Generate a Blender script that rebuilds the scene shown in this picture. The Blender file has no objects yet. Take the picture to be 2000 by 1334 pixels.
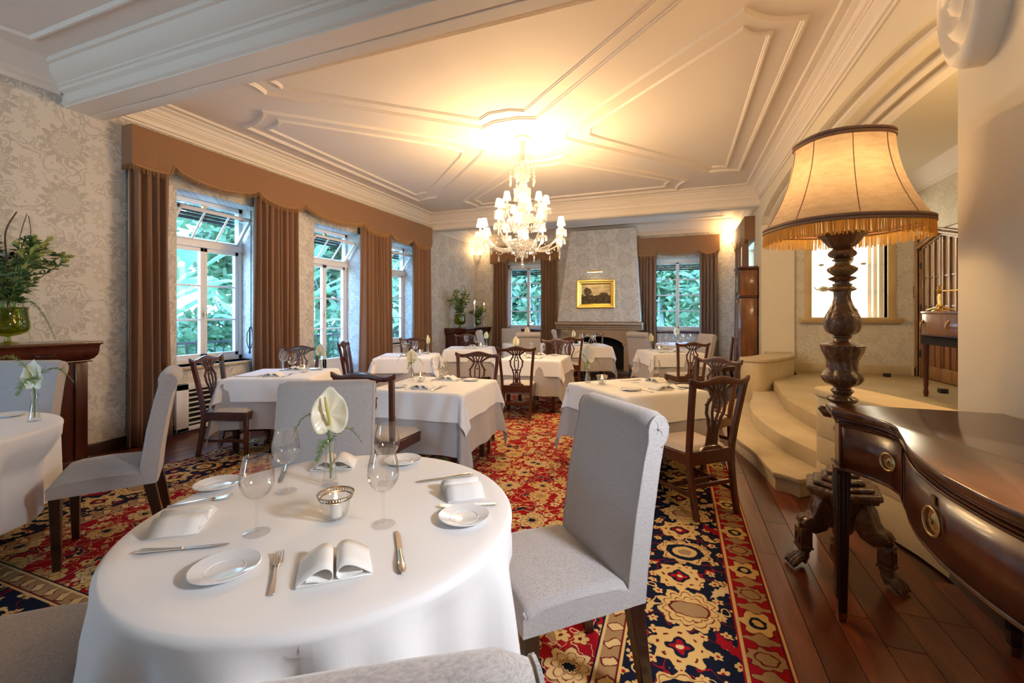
import bpy, bmesh, math, random
from mathutils import Vector, Matrix, Euler
random.seed(7)
PI = math.pi
TAU = 2 * math.pi
scene = bpy.context.scene
COL = scene.collection

# ------------------------------------------------------------------ camera, world, sun, exposure
cam_data = bpy.data.cameras.new('camera')
cam_data.sensor_width = 36.0
cam_data.lens = 36.0 * 859.0 / 2000.0
cam_data.shift_y = -53.0 / 2000.0
cam_data.clip_start = 0.02
cam = bpy.data.objects.new('camera', cam_data)
COL.objects.link(cam)
cam.location = (0.0, 0.0, 1.40)
cam.rotation_euler = (PI / 2, 0.0, math.radians(20.72))
scene.camera = cam

scene.view_settings.view_transform = 'Standard'
scene.view_settings.look = 'None'
scene.view_settings.gamma = 1.0
scene.view_settings.use_curve_mapping = False
scene.view_settings.exposure = 0.75
scene.cycles.max_bounces = 7
scene.cycles.diffuse_bounces = 4
scene.cycles.glossy_bounces = 3
scene.cycles.transmission_bounces = 4
scene.cycles.transparent_max_bounces = 24
scene.cycles.sample_clamp_indirect = 4.0
scene.cycles.caustics_reflective = False
scene.cycles.caustics_refractive = False

world = bpy.data.worlds.new('dusk_sky')
scene.world = world
world.use_nodes = True
WORLD_STRENGTH = 14.0
wn = world.node_tree
wn.nodes.clear()
_out = wn.nodes.new('ShaderNodeOutputWorld')
_bg = wn.nodes.new('ShaderNodeBackground')
_bg.inputs['Strength'].default_value = WORLD_STRENGTH
_tc = wn.nodes.new('ShaderNodeTexCoord')
_sep = wn.nodes.new('ShaderNodeSeparateXYZ')
_rmp = wn.nodes.new('ShaderNodeValToRGB')
_rmp.color_ramp.elements[0].position = 0.0
_rmp.color_ramp.elements[0].color = (0.44, 0.74, 1.0, 1)
_rmp.color_ramp.elements[1].position = 0.7
_rmp.color_ramp.elements[1].color = (0.20, 0.45, 1.0, 1)
wn.links.new(_tc.outputs['Generated'], _sep.inputs[0])
wn.links.new(_sep.outputs['Z'], _rmp.inputs[0])
wn.links.new(_rmp.outputs[0], _bg.inputs['Color'])
wn.links.new(_bg.outputs[0], _out.inputs['Surface'])

def add_light(name, kind, loc, power, color, size=0.1, rot=(0, 0, 0), size_y=None, spot=None, blend=0.6):
    l = bpy.data.lights.new(name, kind)
    l.energy = power
    l.color = color
    if kind == 'AREA':
        l.shape = 'RECTANGLE'
        l.size = size
        l.size_y = size_y or size
    else:
        l.shadow_soft_size = size
    if kind == 'SPOT':
        l.spot_size = spot
        l.spot_blend = blend
    o = bpy.data.objects.new(name, l)
    o.location = loc
    o.rotation_euler = rot
    COL.objects.link(o)
    return o

def portal(name, loc, rot, sx, sy):
    o = add_light(name, 'AREA', loc, 1.0, (1, 1, 1), sx, rot, sy)
    o.data.cycles.is_portal = True
    return o

WARM = (1.0, 0.62, 0.26)
WARM2 = (1.0, 0.80, 0.55)
# chandelier bulbs glow through the tops of their shades; lamp, sconces, picture lamp and assumed landing lights
CH = (-1.90, 5.40)
for k in range(6):
    a = TAU * k / 6 + 0.3
    add_light('chandelier_bulb', 'POINT', (CH[0] + 0.34 * math.cos(a), CH[1] + 0.34 * math.sin(a), 3.04), 17, WARM, 0.05)
for k in range(6):
    a = TAU * k / 6
    add_light('chandelier_bulb', 'POINT', (CH[0] + 0.62 * math.cos(a), CH[1] + 0.62 * math.sin(a), 2.42), 9, WARM2, 0.05)
add_light('floor_lamp_bulb', 'POINT', (0.85, 2.93, 2.12), 8, (1.0, 0.58, 0.22), 0.06)
add_light('sconce_bulb', 'POINT', (1.12, 11.2, 3.22), 12, WARM, 0.06)
add_light('sconce_bulb', 'POINT', (-5.25, 11.2, 3.22), 6, WARM, 0.06)
add_light('sconce_bulb', 'POINT', (1.18, 2.55, 3.24), 4, WARM, 0.06)
add_light('assumed_landing_light', 'POINT', (2.5, 3.4, 2.7), 22, (1.0, 0.66, 0.30), 0.15)  # unseen light assumed for the warm glow on the landing, no fitting built
add_light('assumed_landing_light', 'POINT', (2.7, 4.3, 2.6), 20, (1.0, 0.68, 0.32), 0.12)  # second assumed light, kept out of view behind the pier, no lamp built
add_light('picture_lamp_bulb', 'AREA', (-1.90, 10.72, 2.40), 2.2, (1.0, 0.72, 0.36), 0.42, (math.radians(-38), 0, 0), 0.04)
_sp = add_light('right_key_light', 'SPOT', (1.05, 1.02, 1.68), 98, (0.88, 0.92, 1.0), 0.12, spot=math.radians(125), blend=0.35)   # unseen key light added off to the right, no lamp body built
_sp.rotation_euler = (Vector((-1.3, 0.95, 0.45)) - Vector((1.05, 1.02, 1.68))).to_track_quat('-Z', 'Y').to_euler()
add_light('niche_fill_light', 'POINT', (2.62, 8.93, 2.86), 3.0, (1.0, 0.85, 0.6), 0.03)  # point light added to brighten the niche mouldings, no fitting built
# sky portals in the window openings (they add no light of their own)
for y, zc, hh, ww in ((3.92, 1.82, 2.1, 1.1), (6.0, 1.5, 2.8, 1.1), (7.83, 1.82, 2.1, 1.1)):
    portal('window_portal', (-5.95, y, zc), (0, math.radians(-90), 0), hh, ww)
portal('window_portal', (-3.92, 11.9, 1.95), (math.radians(-90), 0, 0), 1.2, 1.9)
portal('window_portal', (0.0, 11.9, 1.95), (math.radians(-90), 0, 0), 1.2, 1.9)
portal('window_portal', (-4.5, -3.25, 1.6), (math.radians(90), 0, 0), 0.8, 2.0)  # this one guides the added opening in the rear wall

# ------------------------------------------------------------------ mesh building
class MB:
    def __init__(self):
        self.v = []
        self.f = []
    def add(self, vs, fs, M=None):
        n = len(self.v)
        if M is not None:
            vs = [tuple(M @ Vector(p)) for p in vs]
        self.v.extend([tuple(p) for p in vs])
        self.f.extend([tuple(i + n for i in f) for f in fs])
        return self
    def box(self, x0, y0, z0, x1, y1, z1, M=None):
        vs = [(x0, y0, z0), (x1, y0, z0), (x1, y1, z0), (x0, y1, z0), (x0, y0, z1), (x1, y0, z1), (x1, y1, z1), (x0, y1, z1)]
        return self.add(vs, [(3, 2, 1, 0), (4, 5, 6, 7), (0, 1, 5, 4), (1, 2, 6, 5), (2, 3, 7, 6), (3, 0, 4, 7)], M)
    def taper(self, c0, s0, c1, s1, M=None):
        (x, y, z), (a, b) = c0, s0
        (X, Y, Z), (A, B) = c1, s1
        vs = [(x - a, y - b, z), (x + a, y - b, z), (x + a, y + b, z), (x - a, y + b, z),
              (X - A, Y - B, Z), (X + A, Y - B, Z), (X + A, Y + B, Z), (X - A, Y + B, Z)]
        return self.add(vs, [(3, 2, 1, 0), (4, 5, 6, 7), (0, 1, 5, 4), (1, 2, 6, 5), (2, 3, 7, 6), (3, 0, 4, 7)], M)
    def lathe(self, prof, seg=24, M=None, cap0=True, cap1=True, fn=None, sx=1.0, sy=1.0):
        n = len(prof)
        vs = []
        for i, (r, z) in enumerate(prof):
            for k in range(seg):
                a = TAU * k / seg
                rr = r * (fn(a, z) if fn else 1.0)
                vs.append((rr * math.cos(a) * sx, rr * math.sin(a) * sy, z))
        fs = []
        for i in range(n - 1):
            for k in range(seg):
                k2 = (k + 1) % seg
                fs.append((i * seg + k, i * seg + k2, (i + 1) * seg + k2, (i + 1) * seg + k))
        if cap0 and prof[0][0] > 1e-5:
            fs.append(tuple(range(seg - 1, -1, -1)))
        if cap1 and prof[-1][0] > 1e-5:
            fs.append(tuple((n - 1) * seg + k for k in range(seg)))
        return self.add(vs, fs, M)
    def tube(self, path, rad, seg=8, closed=False, cap=True, M=None, flat=1.0, up=None):
        P = [Vector(p) for p in path]
        n = len(P)
        vs = []
        ref = Vector(up) if up else None
        prev = None
        for i in range(n):
            if closed:
                t = P[(i + 1) % n] - P[(i - 1) % n]
            else:
                t = P[min(i + 1, n - 1)] - P[max(i - 1, 0)]
            t.normalize()
            if ref is not None:
                a = ref
            elif prev is not None:
                a = prev
            else:
                a = Vector((0, 0, 1)) if abs(t.z) < 0.9 else Vector((1, 0, 0))
            b = t.cross(a)
            if b.length < 1e-5:
                b = t.cross(Vector((0.3, 1, 0.2)))
            b.normalize()
            nrm = b.cross(t).normalized()
            prev = nrm
            r = rad[i] if isinstance(rad, (list, tuple)) else rad
            for k in range(seg):
                an = TAU * (k + 0.5) / seg
                vs.append(tuple(P[i] + b * (math.cos(an) * r) + nrm * (math.sin(an) * r * flat)))
        fs = []
        m = n if closed else n - 1
        for i in range(m):
            j = (i + 1) % n
            for k in range(seg):
                k2 = (k + 1) % seg
                fs.append((i * seg + k, i * seg + k2, j * seg + k2, j * seg + k))
        if cap and not closed:
            fs.append(tuple(range(seg - 1, -1, -1)))
            fs.append(tuple((n - 1) * seg + k for k in range(seg)))
        return self.add(vs, fs, M)
    def strap(self, path, w, d, M=None, wdir=(1, 0, 0)):
        """rectangular bar swept along a path; w is across (in the plane of the path), d along wdir x path"""
        P = [Vector(p) for p in path]
        n = len(P)
        vs = []
        wd = Vector(wdir)
        for i in range(n):
            t = (P[min(i + 1, n - 1)] - P[max(i - 1, 0)]).normalized()
            nn = t.cross(wd).normalized()
            a = nn.cross(t).normalized()
            ww = w[i] if isinstance(w, (list, tuple)) else w
            dd = d[i] if isinstance(d, (list, tuple)) else d
            for sa, sn in ((-1, -1), (1, -1), (1, 1), (-1, 1)):
                vs.append(tuple(P[i] + a * (sa * ww / 2) + nn * (sn * dd / 2)))
        fs = []
        for i in range(n - 1):
            for k in range(4):
                k2 = (k + 1) % 4
                fs.append((i * 4 + k, i * 4 + k2, (i + 1) * 4 + k2, (i + 1) * 4 + k))
        fs.append((3, 2, 1, 0))
        fs.append(tuple((n - 1) * 4 + k for k in range(4)))
        return self.add(vs, fs, M)
    def prism(self, poly, a, b, axis='z', M=None):
        """polygon (2-D) extruded from a to b along an axis"""
        n = len(poly)
        def P(p, h):
            if axis == 'z':
                return (p[0], p[1], h)
            if axis == 'y':
                return (p[0], h, p[1])
            return (h, p[0], p[1])
        vs = [P(p, a) for p in poly] + [P(p, b) for p in poly]
        fs = [(i, (i + 1) % n, n + (i + 1) % n, n + i) for i in range(n)]
        fs.append(tuple(range(n - 1, -1, -1)))
        fs.append(tuple(range(n, 2 * n)))
        return self.add(vs, fs, M)
    def grid(self, fn, nu, nv, M=None, closeu=False):
        vs = [fn(i / (nu if closeu else nu - 1), j / (nv - 1)) for j in range(nv) for i in range(nu)]
        fs = []
        mu = nu if closeu else nu - 1
        for j in range(nv - 1):
            for i in range(mu):
                i2 = (i + 1) % nu
                fs.append((j * nu + i, j * nu + i2, (j + 1) * nu + i2, (j + 1) * nu + i))
        return self.add(vs, fs, M)
    def extr(self, prof, x0, x1, M=None, axis='x'):
        return self.prism(prof, x0, x1, axis, M)
    def build(self, name, mat, parent=None, bevel=0.0, seg=2, angle=38, flat=False, weld=False, solid=0.0, sub=0):
        me = bpy.data.meshes.new(name)
        me.from_pydata(self.v, [], self.f)
        bm = bmesh.new()
        bm.from_mesh(me)
        if weld:
            bmesh.ops.remove_doubles(bm, verts=bm.verts, dist=1e-5)
        if weld != 'open':
            bmesh.ops.recalc_face_normals(bm, faces=bm.faces)
        if bevel > 0:
            es = [e for e in bm.edges if len(e.link_faces) == 2 and e.calc_face_angle(0) > math.radians(35)]
            if es:
                bmesh.ops.bevel(bm, geom=es, offset=bevel, segments=seg, profile=0.5, affect='EDGES', clamp_overlap=True)
        bm.to_mesh(me)
        bm.free()
        if not flat:
            me.polygons.foreach_set('use_smooth', [True] * len(me.polygons))
            try:
                me.set_sharp_from_angle(angle=math.radians(angle))
            except Exception:
                pass
        o = bpy.data.objects.new(name, me)
        COL.objects.link(o)
        if mat is not None:
            me.materials.append(mat)
        if parent is not None:
            o.parent = parent
        if solid:
            md = o.modifiers.new('thickness', 'SOLIDIFY')
            md.thickness = solid
            md.offset = 0
        if sub:
            md = o.modifiers.new('smooth', 'SUBSURF')
            md.levels = sub
            md.render_levels = sub
        return o

def tag(o, label=None, cat=None, group=None, kind=None):
    if label:
        o['label'] = label
    if cat:
        o['category'] = cat
    if group:
        o['group'] = group
    if kind:
        o['kind'] = kind
    return o

def thing(name, label, cat, loc=(0, 0, 0), rotz=0.0, group=None):
    o = bpy.data.objects.new(name, None)
    o.empty_display_size = 0.1
    COL.objects.link(o)
    o.location = loc
    o.rotation_euler = (0, 0, rotz)
    return tag(o, label, cat, group)

KIDS = {}
def dup(root, loc, rotz=0.0, label=None, group=None, scale=None):
    r = root.copy()
    COL.objects.link(r)
    r.location = loc
    r.rotation_euler = (0, 0, rotz)
    if scale:
        r.scale = (scale, scale, scale)
    if label:
        r['label'] = label
    if group:
        r['group'] = group
    for ch in kids(root):
        c = ch.copy()
        COL.objects.link(c)
        c.parent = r
        for g in kids(ch):
            d = g.copy()
            COL.objects.link(d)
            d.parent = c
    return r

def kids(o):
    return [c for c in COL.objects if c.parent is o] if o.name not in KIDS else KIDS[o.name]

def freeze(o):
    """remember the children of a prototype so that copying it stays quick"""
    ks = [c for c in COL.objects if c.parent is o]
    KIDS[o.name] = ks
    for k in ks:
        KIDS[k.name] = [c for c in COL.objects if c.parent is k]
    return o

def struct(o):
    o['kind'] = 'structure'
    return o

def T(x=0, y=0, z=0, rz=0, rx=0, ry=0, s=1.0):
    return Matrix.Translation((x, y, z)) @ Euler((rx, ry, rz)).to_matrix().to_4x4() @ Matrix.Scale(s, 4)

def lerp(a, b, t):
    return a + (b - a) * t

def catmull(pts, n=8):
    P = [Vector(p if len(p) == 3 else (p[0], p[1], 0)) for p in pts]
    out = []
    for i in range(len(P) - 1):
        p0, p1, p2, p3 = P[max(i - 1, 0)], P[i], P[i + 1], P[min(i + 2, len(P) - 1)]
        for k in range(n):
            t = k / n
            out.append(0.5 * ((2 * p1) + (p2 - p0) * t + (2 * p0 - 5 * p1 + 4 * p2 - p3) * t * t + (3 * p1 - p0 - 3 * p2 + p3) * t ** 3))
    out.append(P[-1])
    return out
def c2(pts, n=8):
    return [(p.x, p.y) for p in catmull(pts, n)]
# ------------------------------------------------------------------ node expressions
class X:
    """a float socket (or constant) inside a node tree, with arithmetic"""
    nt = None
    def __init__(self, s):
        self.s = s
    @staticmethod
    def m(op, *a, clamp=False):
        nd = X.nt.nodes.new('ShaderNodeMath')
        nd.operation = op
        nd.use_clamp = clamp
        for i, q in enumerate(a):
            if isinstance(q, X):
                if isinstance(q.s, (int, float)):
                    nd.inputs[i].default_value = q.s
                else:
                    X.nt.links.new(q.s, nd.inputs[i])
            else:
                nd.inputs[i].default_value = q
        return X(nd.outputs[0])
    def __add__(a, b): return X.m('ADD', a, b)
    __radd__ = __add__
    def __sub__(a, b): return X.m('SUBTRACT', a, b)
    def __rsub__(a, b): return X.m('SUBTRACT', b, a)
    def __mul__(a, b): return X.m('MULTIPLY', a, b)
    __rmul__ = __mul__
    def __truediv__(a, b): return X.m('DIVIDE', a, b)
    def __rtruediv__(a, b): return X.m('DIVIDE', b, a)
    def __neg__(a): return X.m('MULTIPLY', a, -1.0)
def xsin(a): return X.m('SINE', a)
def xcos(a): return X.m('COSINE', a)
def xabs(a): return X.m('ABSOLUTE', a)
def xfloor(a): return X.m('FLOOR', a)
def xsqrt(a): return X.m('SQRT', a)
def xmin(a, b): return X.m('MINIMUM', a, b)
def xmax(a, b): return X.m('MAXIMUM', a, b)
def xatan2(a, b): return X.m('ARCTAN2', a, b)
def xfr(a): return X.m('FRACT', a)
def lt(a, b, soft=0.004):
    """1 where a < b, with a soft edge"""
    return X.m('MULTIPLY_ADD', X.m('SUBTRACT', b, a), 1.0 / soft, 0.5, clamp=True)
def band(a, lo, hi, soft=0.004):
    return lt(a, hi, soft) * (1.0 - lt(a, lo, soft))
def hyp(a, b): return xsqrt(a * a + b * b)
def rep(a, period):
    """a folded into [-period/2, period/2]"""
    return (xfr(a * (1.0 / period) + 0.5) - 0.5) * period
class CX:
    """a colour socket"""
    def __init__(self, s):
        self.s = s
def rgb(c):
    nd = X.nt.nodes.new('ShaderNodeRGB')
    nd.outputs[0].default_value = (c[0], c[1], c[2], 1)
    return CX(nd.outputs[0])
def mixc(f, a, b, mode='MIX'):
    nd = X.nt.nodes.new('ShaderNodeMix')
    nd.data_type = 'RGBA'
    nd.blend_type = mode
    def put(inp, q):
        if isinstance(q, (CX, X)):
            X.nt.links.new(q.s, inp)
        elif isinstance(q, (tuple, list)):
            inp.default_value = (q[0], q[1], q[2], 1)
        else:
            inp.default_value = q
    put(nd.inputs[0], f)
    put(nd.inputs[6], a)
    put(nd.inputs[7], b)
    return CX(nd.outputs[2])
def coords(kind='object'):
    if kind == 'world':
        g = X.nt.nodes.new('ShaderNodeNewGeometry')
        src = g.outputs['Position']
    else:
        t = X.nt.nodes.new('ShaderNodeTexCoord')
        src = t.outputs['Object' if kind == 'object' else 'UV']
    sp = X.nt.nodes.new('ShaderNodeSeparateXYZ')
    X.nt.links.new(src, sp.inputs[0])
    return src, X(sp.outputs[0]), X(sp.outputs[1]), X(sp.outputs[2])
def comb(a, b, c=0.0):
    nd = X.nt.nodes.new('ShaderNodeCombineXYZ')
    for i, q in enumerate((a, b, c)):
        if isinstance(q, X):
            X.nt.links.new(q.s, nd.inputs[i])
        else:
            nd.inputs[i].default_value = q
    return nd.outputs[0]
def noise(vec, scale, detail=2.0, rough=0.5, col=False):
    nd = X.nt.nodes.new('ShaderNodeTexNoise')
    nd.inputs['Scale'].default_value = scale
    nd.inputs['Detail'].default_value = detail
    nd.inputs['Roughness'].default_value = rough
    if vec is not None:
        X.nt.links.new(vec, nd.inputs['Vector'])
    return CX(nd.outputs[1]) if col else X(nd.outputs[0])
def voro(vec, scale, rnd=1.0, feature='F1'):
    nd = X.nt.nodes.new('ShaderNodeTexVoronoi')
    nd.feature = feature
    nd.inputs['Scale'].default_value = scale
    nd.inputs['Randomness'].default_value = rnd
    if vec is not None:
        X.nt.links.new(vec, nd.inputs['Vector'])
    return nd
def scalevec(vec, s):
    nd = X.nt.nodes.new('ShaderNodeVectorMath')
    nd.operation = 'MULTIPLY'
    X.nt.links.new(vec, nd.inputs[0])
    nd.inputs[1].default_value = s
    return nd.outputs[0]
def ramp(f, stops):
    nd = X.nt.nodes.new('ShaderNodeValToRGB')
    el = nd.color_ramp.elements
    while len(el) > 1:
        el.remove(el[-1])
    el[0].position = stops[0][0]
    el[0].color = (*stops[0][1], 1)
    for p, c in stops[1:]:
        e = el.new(p)
        e.color = (*c, 1)
    X.nt.links.new(f.s, nd.inputs[0])
    return CX(nd.outputs[0])

def newmat(name, rough=0.5, metal=0.0, spec=0.5, coat=0.0, sheen=0.0):
    m = bpy.data.materials.new(name)
    m.use_nodes = True
    nt = m.node_tree
    X.nt = nt
    b = nt.nodes['Principled BSDF']
    b.inputs['Roughness'].default_value = rough
    b.inputs['Metallic'].default_value = metal
    b.inputs['Specular IOR Level'].default_value = spec
    b.inputs['Coat Weight'].default_value = coat
    b.inputs['Coat Roughness'].default_value = 0.12
    b.inputs['Sheen Weight'].default_value = sheen
    return m, b
def setc(b, c, inp='Base Color'):
    if isinstance(c, (CX, X)):
        X.nt.links.new(c.s, b.inputs[inp])
    else:
        b.inputs[inp].default_value = (c[0], c[1], c[2], 1)
def bump(b, h, strength=0.3, dist=0.01):
    nd = X.nt.nodes.new('ShaderNodeBump')
    nd.inputs['Strength'].default_value = strength
    nd.inputs['Distance'].default_value = dist
    X.nt.links.new(h.s, nd.inputs['Height'])
    X.nt.links.new(nd.outputs[0], b.inputs['Normal'])
def sm(name, c, rough=0.5, metal=0.0, spec=0.5, var=0.12, scale=8.0, bmp=0.0, bscale=60.0, coat=0.0, sheen=0.0):
    """simple procedural material: colour with noise variation, optional fine bump"""
    m, b = newmat(name, rough, metal, spec, coat, sheen)
    vec, x, y, z = coords('object')
    n = noise(vec, scale, 3.0)
    d = tuple(max(0.0, q * (1 - var)) for q in c)
    l = tuple(min(1.0, q * (1 + var)) for q in c)
    setc(b, mixc(n, d, l))
    if bmp:
        bump(b, noise(vec, bscale, 3.0), bmp, 0.004)
    return m

# ------------------------------------------------------------------ plain materials
M = {}
M['ceiling'] = sm('ceiling_paint', (0.82, 0.73, 0.645), 0.7, var=0.02, scale=2, bmp=0.05, bscale=30)
M['trim'] = sm('moulding_paint', (0.83, 0.745, 0.655), 0.6, var=0.02, scale=2)
M['cream'] = sm('cream_wall_paint', (0.76, 0.68, 0.53), 0.7, var=0.03, scale=2, bmp=0.05, bscale=40)
M['white_wood'] = sm('white_window_paint', (0.82, 0.82, 0.84), 0.4, var=0.02)
M['linen'] = None
M['cloth'] = sm('white_tablecloth_cotton', (0.85, 0.835, 0.83), 0.85, var=0.015, scale=5, bmp=0.08, bscale=500, sheen=0.1)
M['skirt'] = sm('grey_undercloth_cotton', (0.44, 0.41, 0.40), 0.85, var=0.03, scale=5, bmp=0.08, bscale=400, sheen=0.2)
M['napkin'] = sm('white_napkin_linen', (0.87, 0.85, 0.82), 0.9, var=0.02, scale=40, bmp=0.15, bscale=600)
M['porcelain'] = sm('white_porcelain', (0.84, 0.84, 0.84), 0.12, var=0.01, coat=0.5)
M['silver'] = sm('silver_plate', (0.86, 0.82, 0.76), 0.16, 1.0, var=0.04)
M['darksilver'] = sm('oxidised_silver', (0.45, 0.38, 0.30), 0.25, 1.0, var=0.3, scale=200)
M['brass'] = sm('polished_brass', (0.80, 0.54, 0.20), 0.24, 1.0, var=0.1)
M['oldbrass'] = sm('tarnished_brass', (0.42, 0.30, 0.14), 0.35, 1.0, var=0.25, scale=20)
M['wax'] = sm('candle_wax', (0.90, 0.86, 0.76), 0.5, var=0.02)
M['black'] = sm('black_metal', (0.02, 0.02, 0.02), 0.5, var=0.1)
M['dark'] = sm('dark_void_soot', (0.012, 0.010, 0.009), 0.9, var=0.3)
M['brick'] = sm('sooty_firebrick', (0.09, 0.055, 0.035), 0.9, var=0.4, scale=12, bmp=0.4, bscale=40)
M['blind'] = sm('dark_roller_shutter', (0.035, 0.035, 0.045), 0.6, var=0.2)
M['gilt'] = sm('gilded_plaster', (0.72, 0.48, 0.12), 0.30, 0.9, var=0.25, scale=30, bmp=0.4, bscale=80)
M['leaf'] = sm('dark_green_leaf', (0.06, 0.12, 0.028), 0.45, var=0.4, scale=25)
M['fern'] = sm('fern_green', (0.10, 0.22, 0.035), 0.5, var=0.35, scale=25)
M['bud'] = sm('lily_bud_green', (0.30, 0.33, 0.07), 0.45, var=0.3, scale=18)
M['twig'] = sm('brown_twig', (0.10, 0.055, 0.03), 0.7, var=0.3)
M['stem'] = sm('green_stem', (0.16, 0.26, 0.05), 0.4, var=0.2)
M['doorglass'] = sm('obscured_door_glass', (0.52, 0.43, 0.28), 0.25, var=0.15, scale=4)
M['spadix'] = sm('yellow_green_spadix', (0.50, 0.46, 0.12), 0.5, var=0.2)
M['spathe'] = sm('cream_anthurium_spathe', (0.86, 0.80, 0.62), 0.3, var=0.05, scale=12)
M['rosewhite'] = sm('small_white_flower', (0.85, 0.82, 0.72), 0.5, var=0.05)
M['fringe'] = sm('gold_silk_fringe', (0.72, 0.42, 0.07), 0.55, var=0.3, scale=60, sheen=0.3)
M['braid'] = sm('brown_braid_trim', (0.30, 0.17, 0.10), 0.7, var=0.3, scale=90)
M['pelfringe'] = sm('bronze_pelmet_fringe', (0.40, 0.21, 0.075), 0.7, var=0.35, scale=70)
M['stonedark'] = sm('dark_hearth_stone', (0.10, 0.075, 0.055), 0.6, var=0.2)
M['lampglass'] = sm('warm_opal', (0.9, 0.85, 0.7), 0.3, var=0.02)
M['plum'] = sm('dark_plum_glaze', (0.03, 0.015, 0.035), 0.2, var=0.2)
M['trunkbark'] = sm('palm_bark', (0.34, 0.36, 0.33), 0.9, var=0.45, scale=9, bmp=0.5, bscale=20)
M['plaster'] = sm('white_plaster', (0.86, 0.80, 0.70), 0.6, var=0.02)

def emis(name, c, strength):
    m = bpy.data.materials.new(name)
    m.use_nodes = True
    nt = m.node_tree
    X.nt = nt
    b = nt.nodes['Principled BSDF']
    b.inputs['Base Color'].default_value = (*c, 1)
    b.inputs['Emission Color'].default_value = (*c, 1)
    b.inputs['Emission Strength'].default_value = strength
    return m
M['flame'] = emis('candle_flame', (1.0, 0.66, 0.28), 45.0)
M['shadeglow'] = emis('lit_candle_shade', (1.0, 0.84, 0.60), 1.6)
M['bulb'] = emis('lit_bulb', (1.0, 0.75, 0.4), 20.0)
M['nicheglow'] = emis('backlit_niche_panel', (1.0, 0.93, 0.74), 2.6)
M['picbulb'] = emis('picture_light_tube', (1.0, 0.8, 0.5), 8.0)

def glassmat(name, tint=(1, 1, 1), gloss=0.10, edge=0.75, body=0.0, rough=0.02, power=3, dark=0.0):
    """thin glass: mostly transparent, mirror-like towards grazing angles"""
    m = bpy.data.materials.new(name)
    m.use_nodes = True
    nt = m.node_tree
    X.nt = nt
    nt.nodes.clear()
    out = nt.nodes.new('ShaderNodeOutputMaterial')
    tr = nt.nodes.new('ShaderNodeBsdfTransparent')
    tr.inputs[0].default_value = (*tint, 1)
    gl = nt.nodes.new('ShaderNodeBsdfGlossy')
    gl.inputs['Roughness'].default_value = rough
    gl.inputs[0].default_value = (1, 1, 1, 1)
    lw = nt.nodes.new('ShaderNodeLayerWeight')
    lw.inputs[0].default_value = 0.5
    f = X(lw.outputs['Facing'])
    fac = X.m('MULTIPLY_ADD', X.m('POWER', f, power), edge, gloss, clamp=True)
    if dark:
        k = 1.0 - X.m('POWER', f, 2.5) * dark
        nt.links.new(mixc(k, (tint[0] * 0.1, tint[1] * 0.1, tint[2] * 0.1), tint).s, tr.inputs[0])
    mx = nt.nodes.new('ShaderNodeMixShader')
    nt.links.new(fac.s, mx.inputs[0])
    nt.links.new(tr.outputs[0], mx.inputs[1])
    nt.links.new(gl.outputs[0], mx.inputs[2])
    last = mx.outputs[0]
    if body:
        df = nt.nodes.new('ShaderNodeBsdfTranslucent')
        df.inputs[0].default_value = (0.95, 0.92, 0.85, 1)
        m2 = nt.nodes.new('ShaderNodeMixShader')
        m2.inputs[0].default_value = body
        nt.links.new(last, m2.inputs[1])
        nt.links.new(df.outputs[0], m2.inputs[2])
        last = m2.outputs[0]
    nt.links.new(last, out.inputs[0])
    return m
M['glass'] = glassmat('clear_glass', (0.985, 0.985, 0.985), 0.06, 0.8, power=3, dark=0.25)
M['glassfoot'] = glassmat('clear_glass_foot', (0.995, 0.995, 0.995), 0.06, 0.40, power=4)
M['pane'] = glassmat('window_glass', (0.95, 0.98, 0.99), 0.04, 0.5)
M['crystal'] = glassmat('cut_crystal', (0.92, 0.92, 0.92), 0.26, 0.6, body=0.13, rough=0.06)
M['greenglass'] = glassmat('olive_green_glass', (0.60, 0.64, 0.16), 0.06, 0.5)
M['water'] = glassmat('vase_water', (0.9, 0.92, 0.88), 0.05, 0.4)

def wood(name, dark, light, rough=0.25, coat=0.5, scale=(3, 3, 40), axis='z'):
    m, b = newmat(name, rough, 0.0, 0.5, coat)
    vec, x, y, z = coords('object')
    s = {'z': (14, 14, 1.6), 'y': (14, 1.6, 14), 'x': (1.6, 14, 14)}[axis]
    v = scalevec(vec, s)
    n = noise(v, 1.6, 4.0, 0.6)
    n2 = noise(vec, 3.0, 2.0)
    setc(b, ramp(n * 0.75 + n2 * 0.25, [(0.25, dark), (0.72, light)]))
    bump(b, n, 0.05, 0.003)
    return m
M['mahogany'] = wood('dark_mahogany', (0.020, 0.0034, 0.0018), (0.095, 0.015, 0.0055), 0.3, 0.25)
M['mahog_x'] = wood('mahogany_top', (0.026, 0.007, 0.003), (0.12, 0.036, 0.012), 0.2, 0.5, axis='y')
M['chairwood'] = wood('chair_mahogany', (0.028, 0.007, 0.0035), (0.12, 0.028, 0.011), 0.28)
M['darkleg'] = wood('dark_stained_leg', (0.010, 0.004, 0.003), (0.04, 0.012, 0.008), 0.3)
M['walnut'] = wood('burr_walnut', (0.06, 0.018, 0.006), (0.30, 0.11, 0.035), 0.3, 0.5)
M['oak'] = wood('oak_door', (0.15, 0.065, 0.022), (0.40, 0.21, 0.085), 0.4, 0.2)
M['carved'] = wood('carved_lamp_wood', (0.040, 0.015, 0.006), (0.18, 0.078, 0.030), 0.32, 0.4)
def carve(m, sc, st):
    X.nt = m.node_tree
    b = m.node_tree.nodes['Principled BSDF']
    vec, x, y, z = coords('object')
    v = voro(scalevec(vec, (1.0, 1.0, 0.7)), sc, 1.0, 'SMOOTH_F1')
    n = noise(vec, sc * 1.6, 3.0)
    bump(b, X(v.outputs['Distance']) * 1.0 + n * 0.5, st, 0.02)
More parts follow.
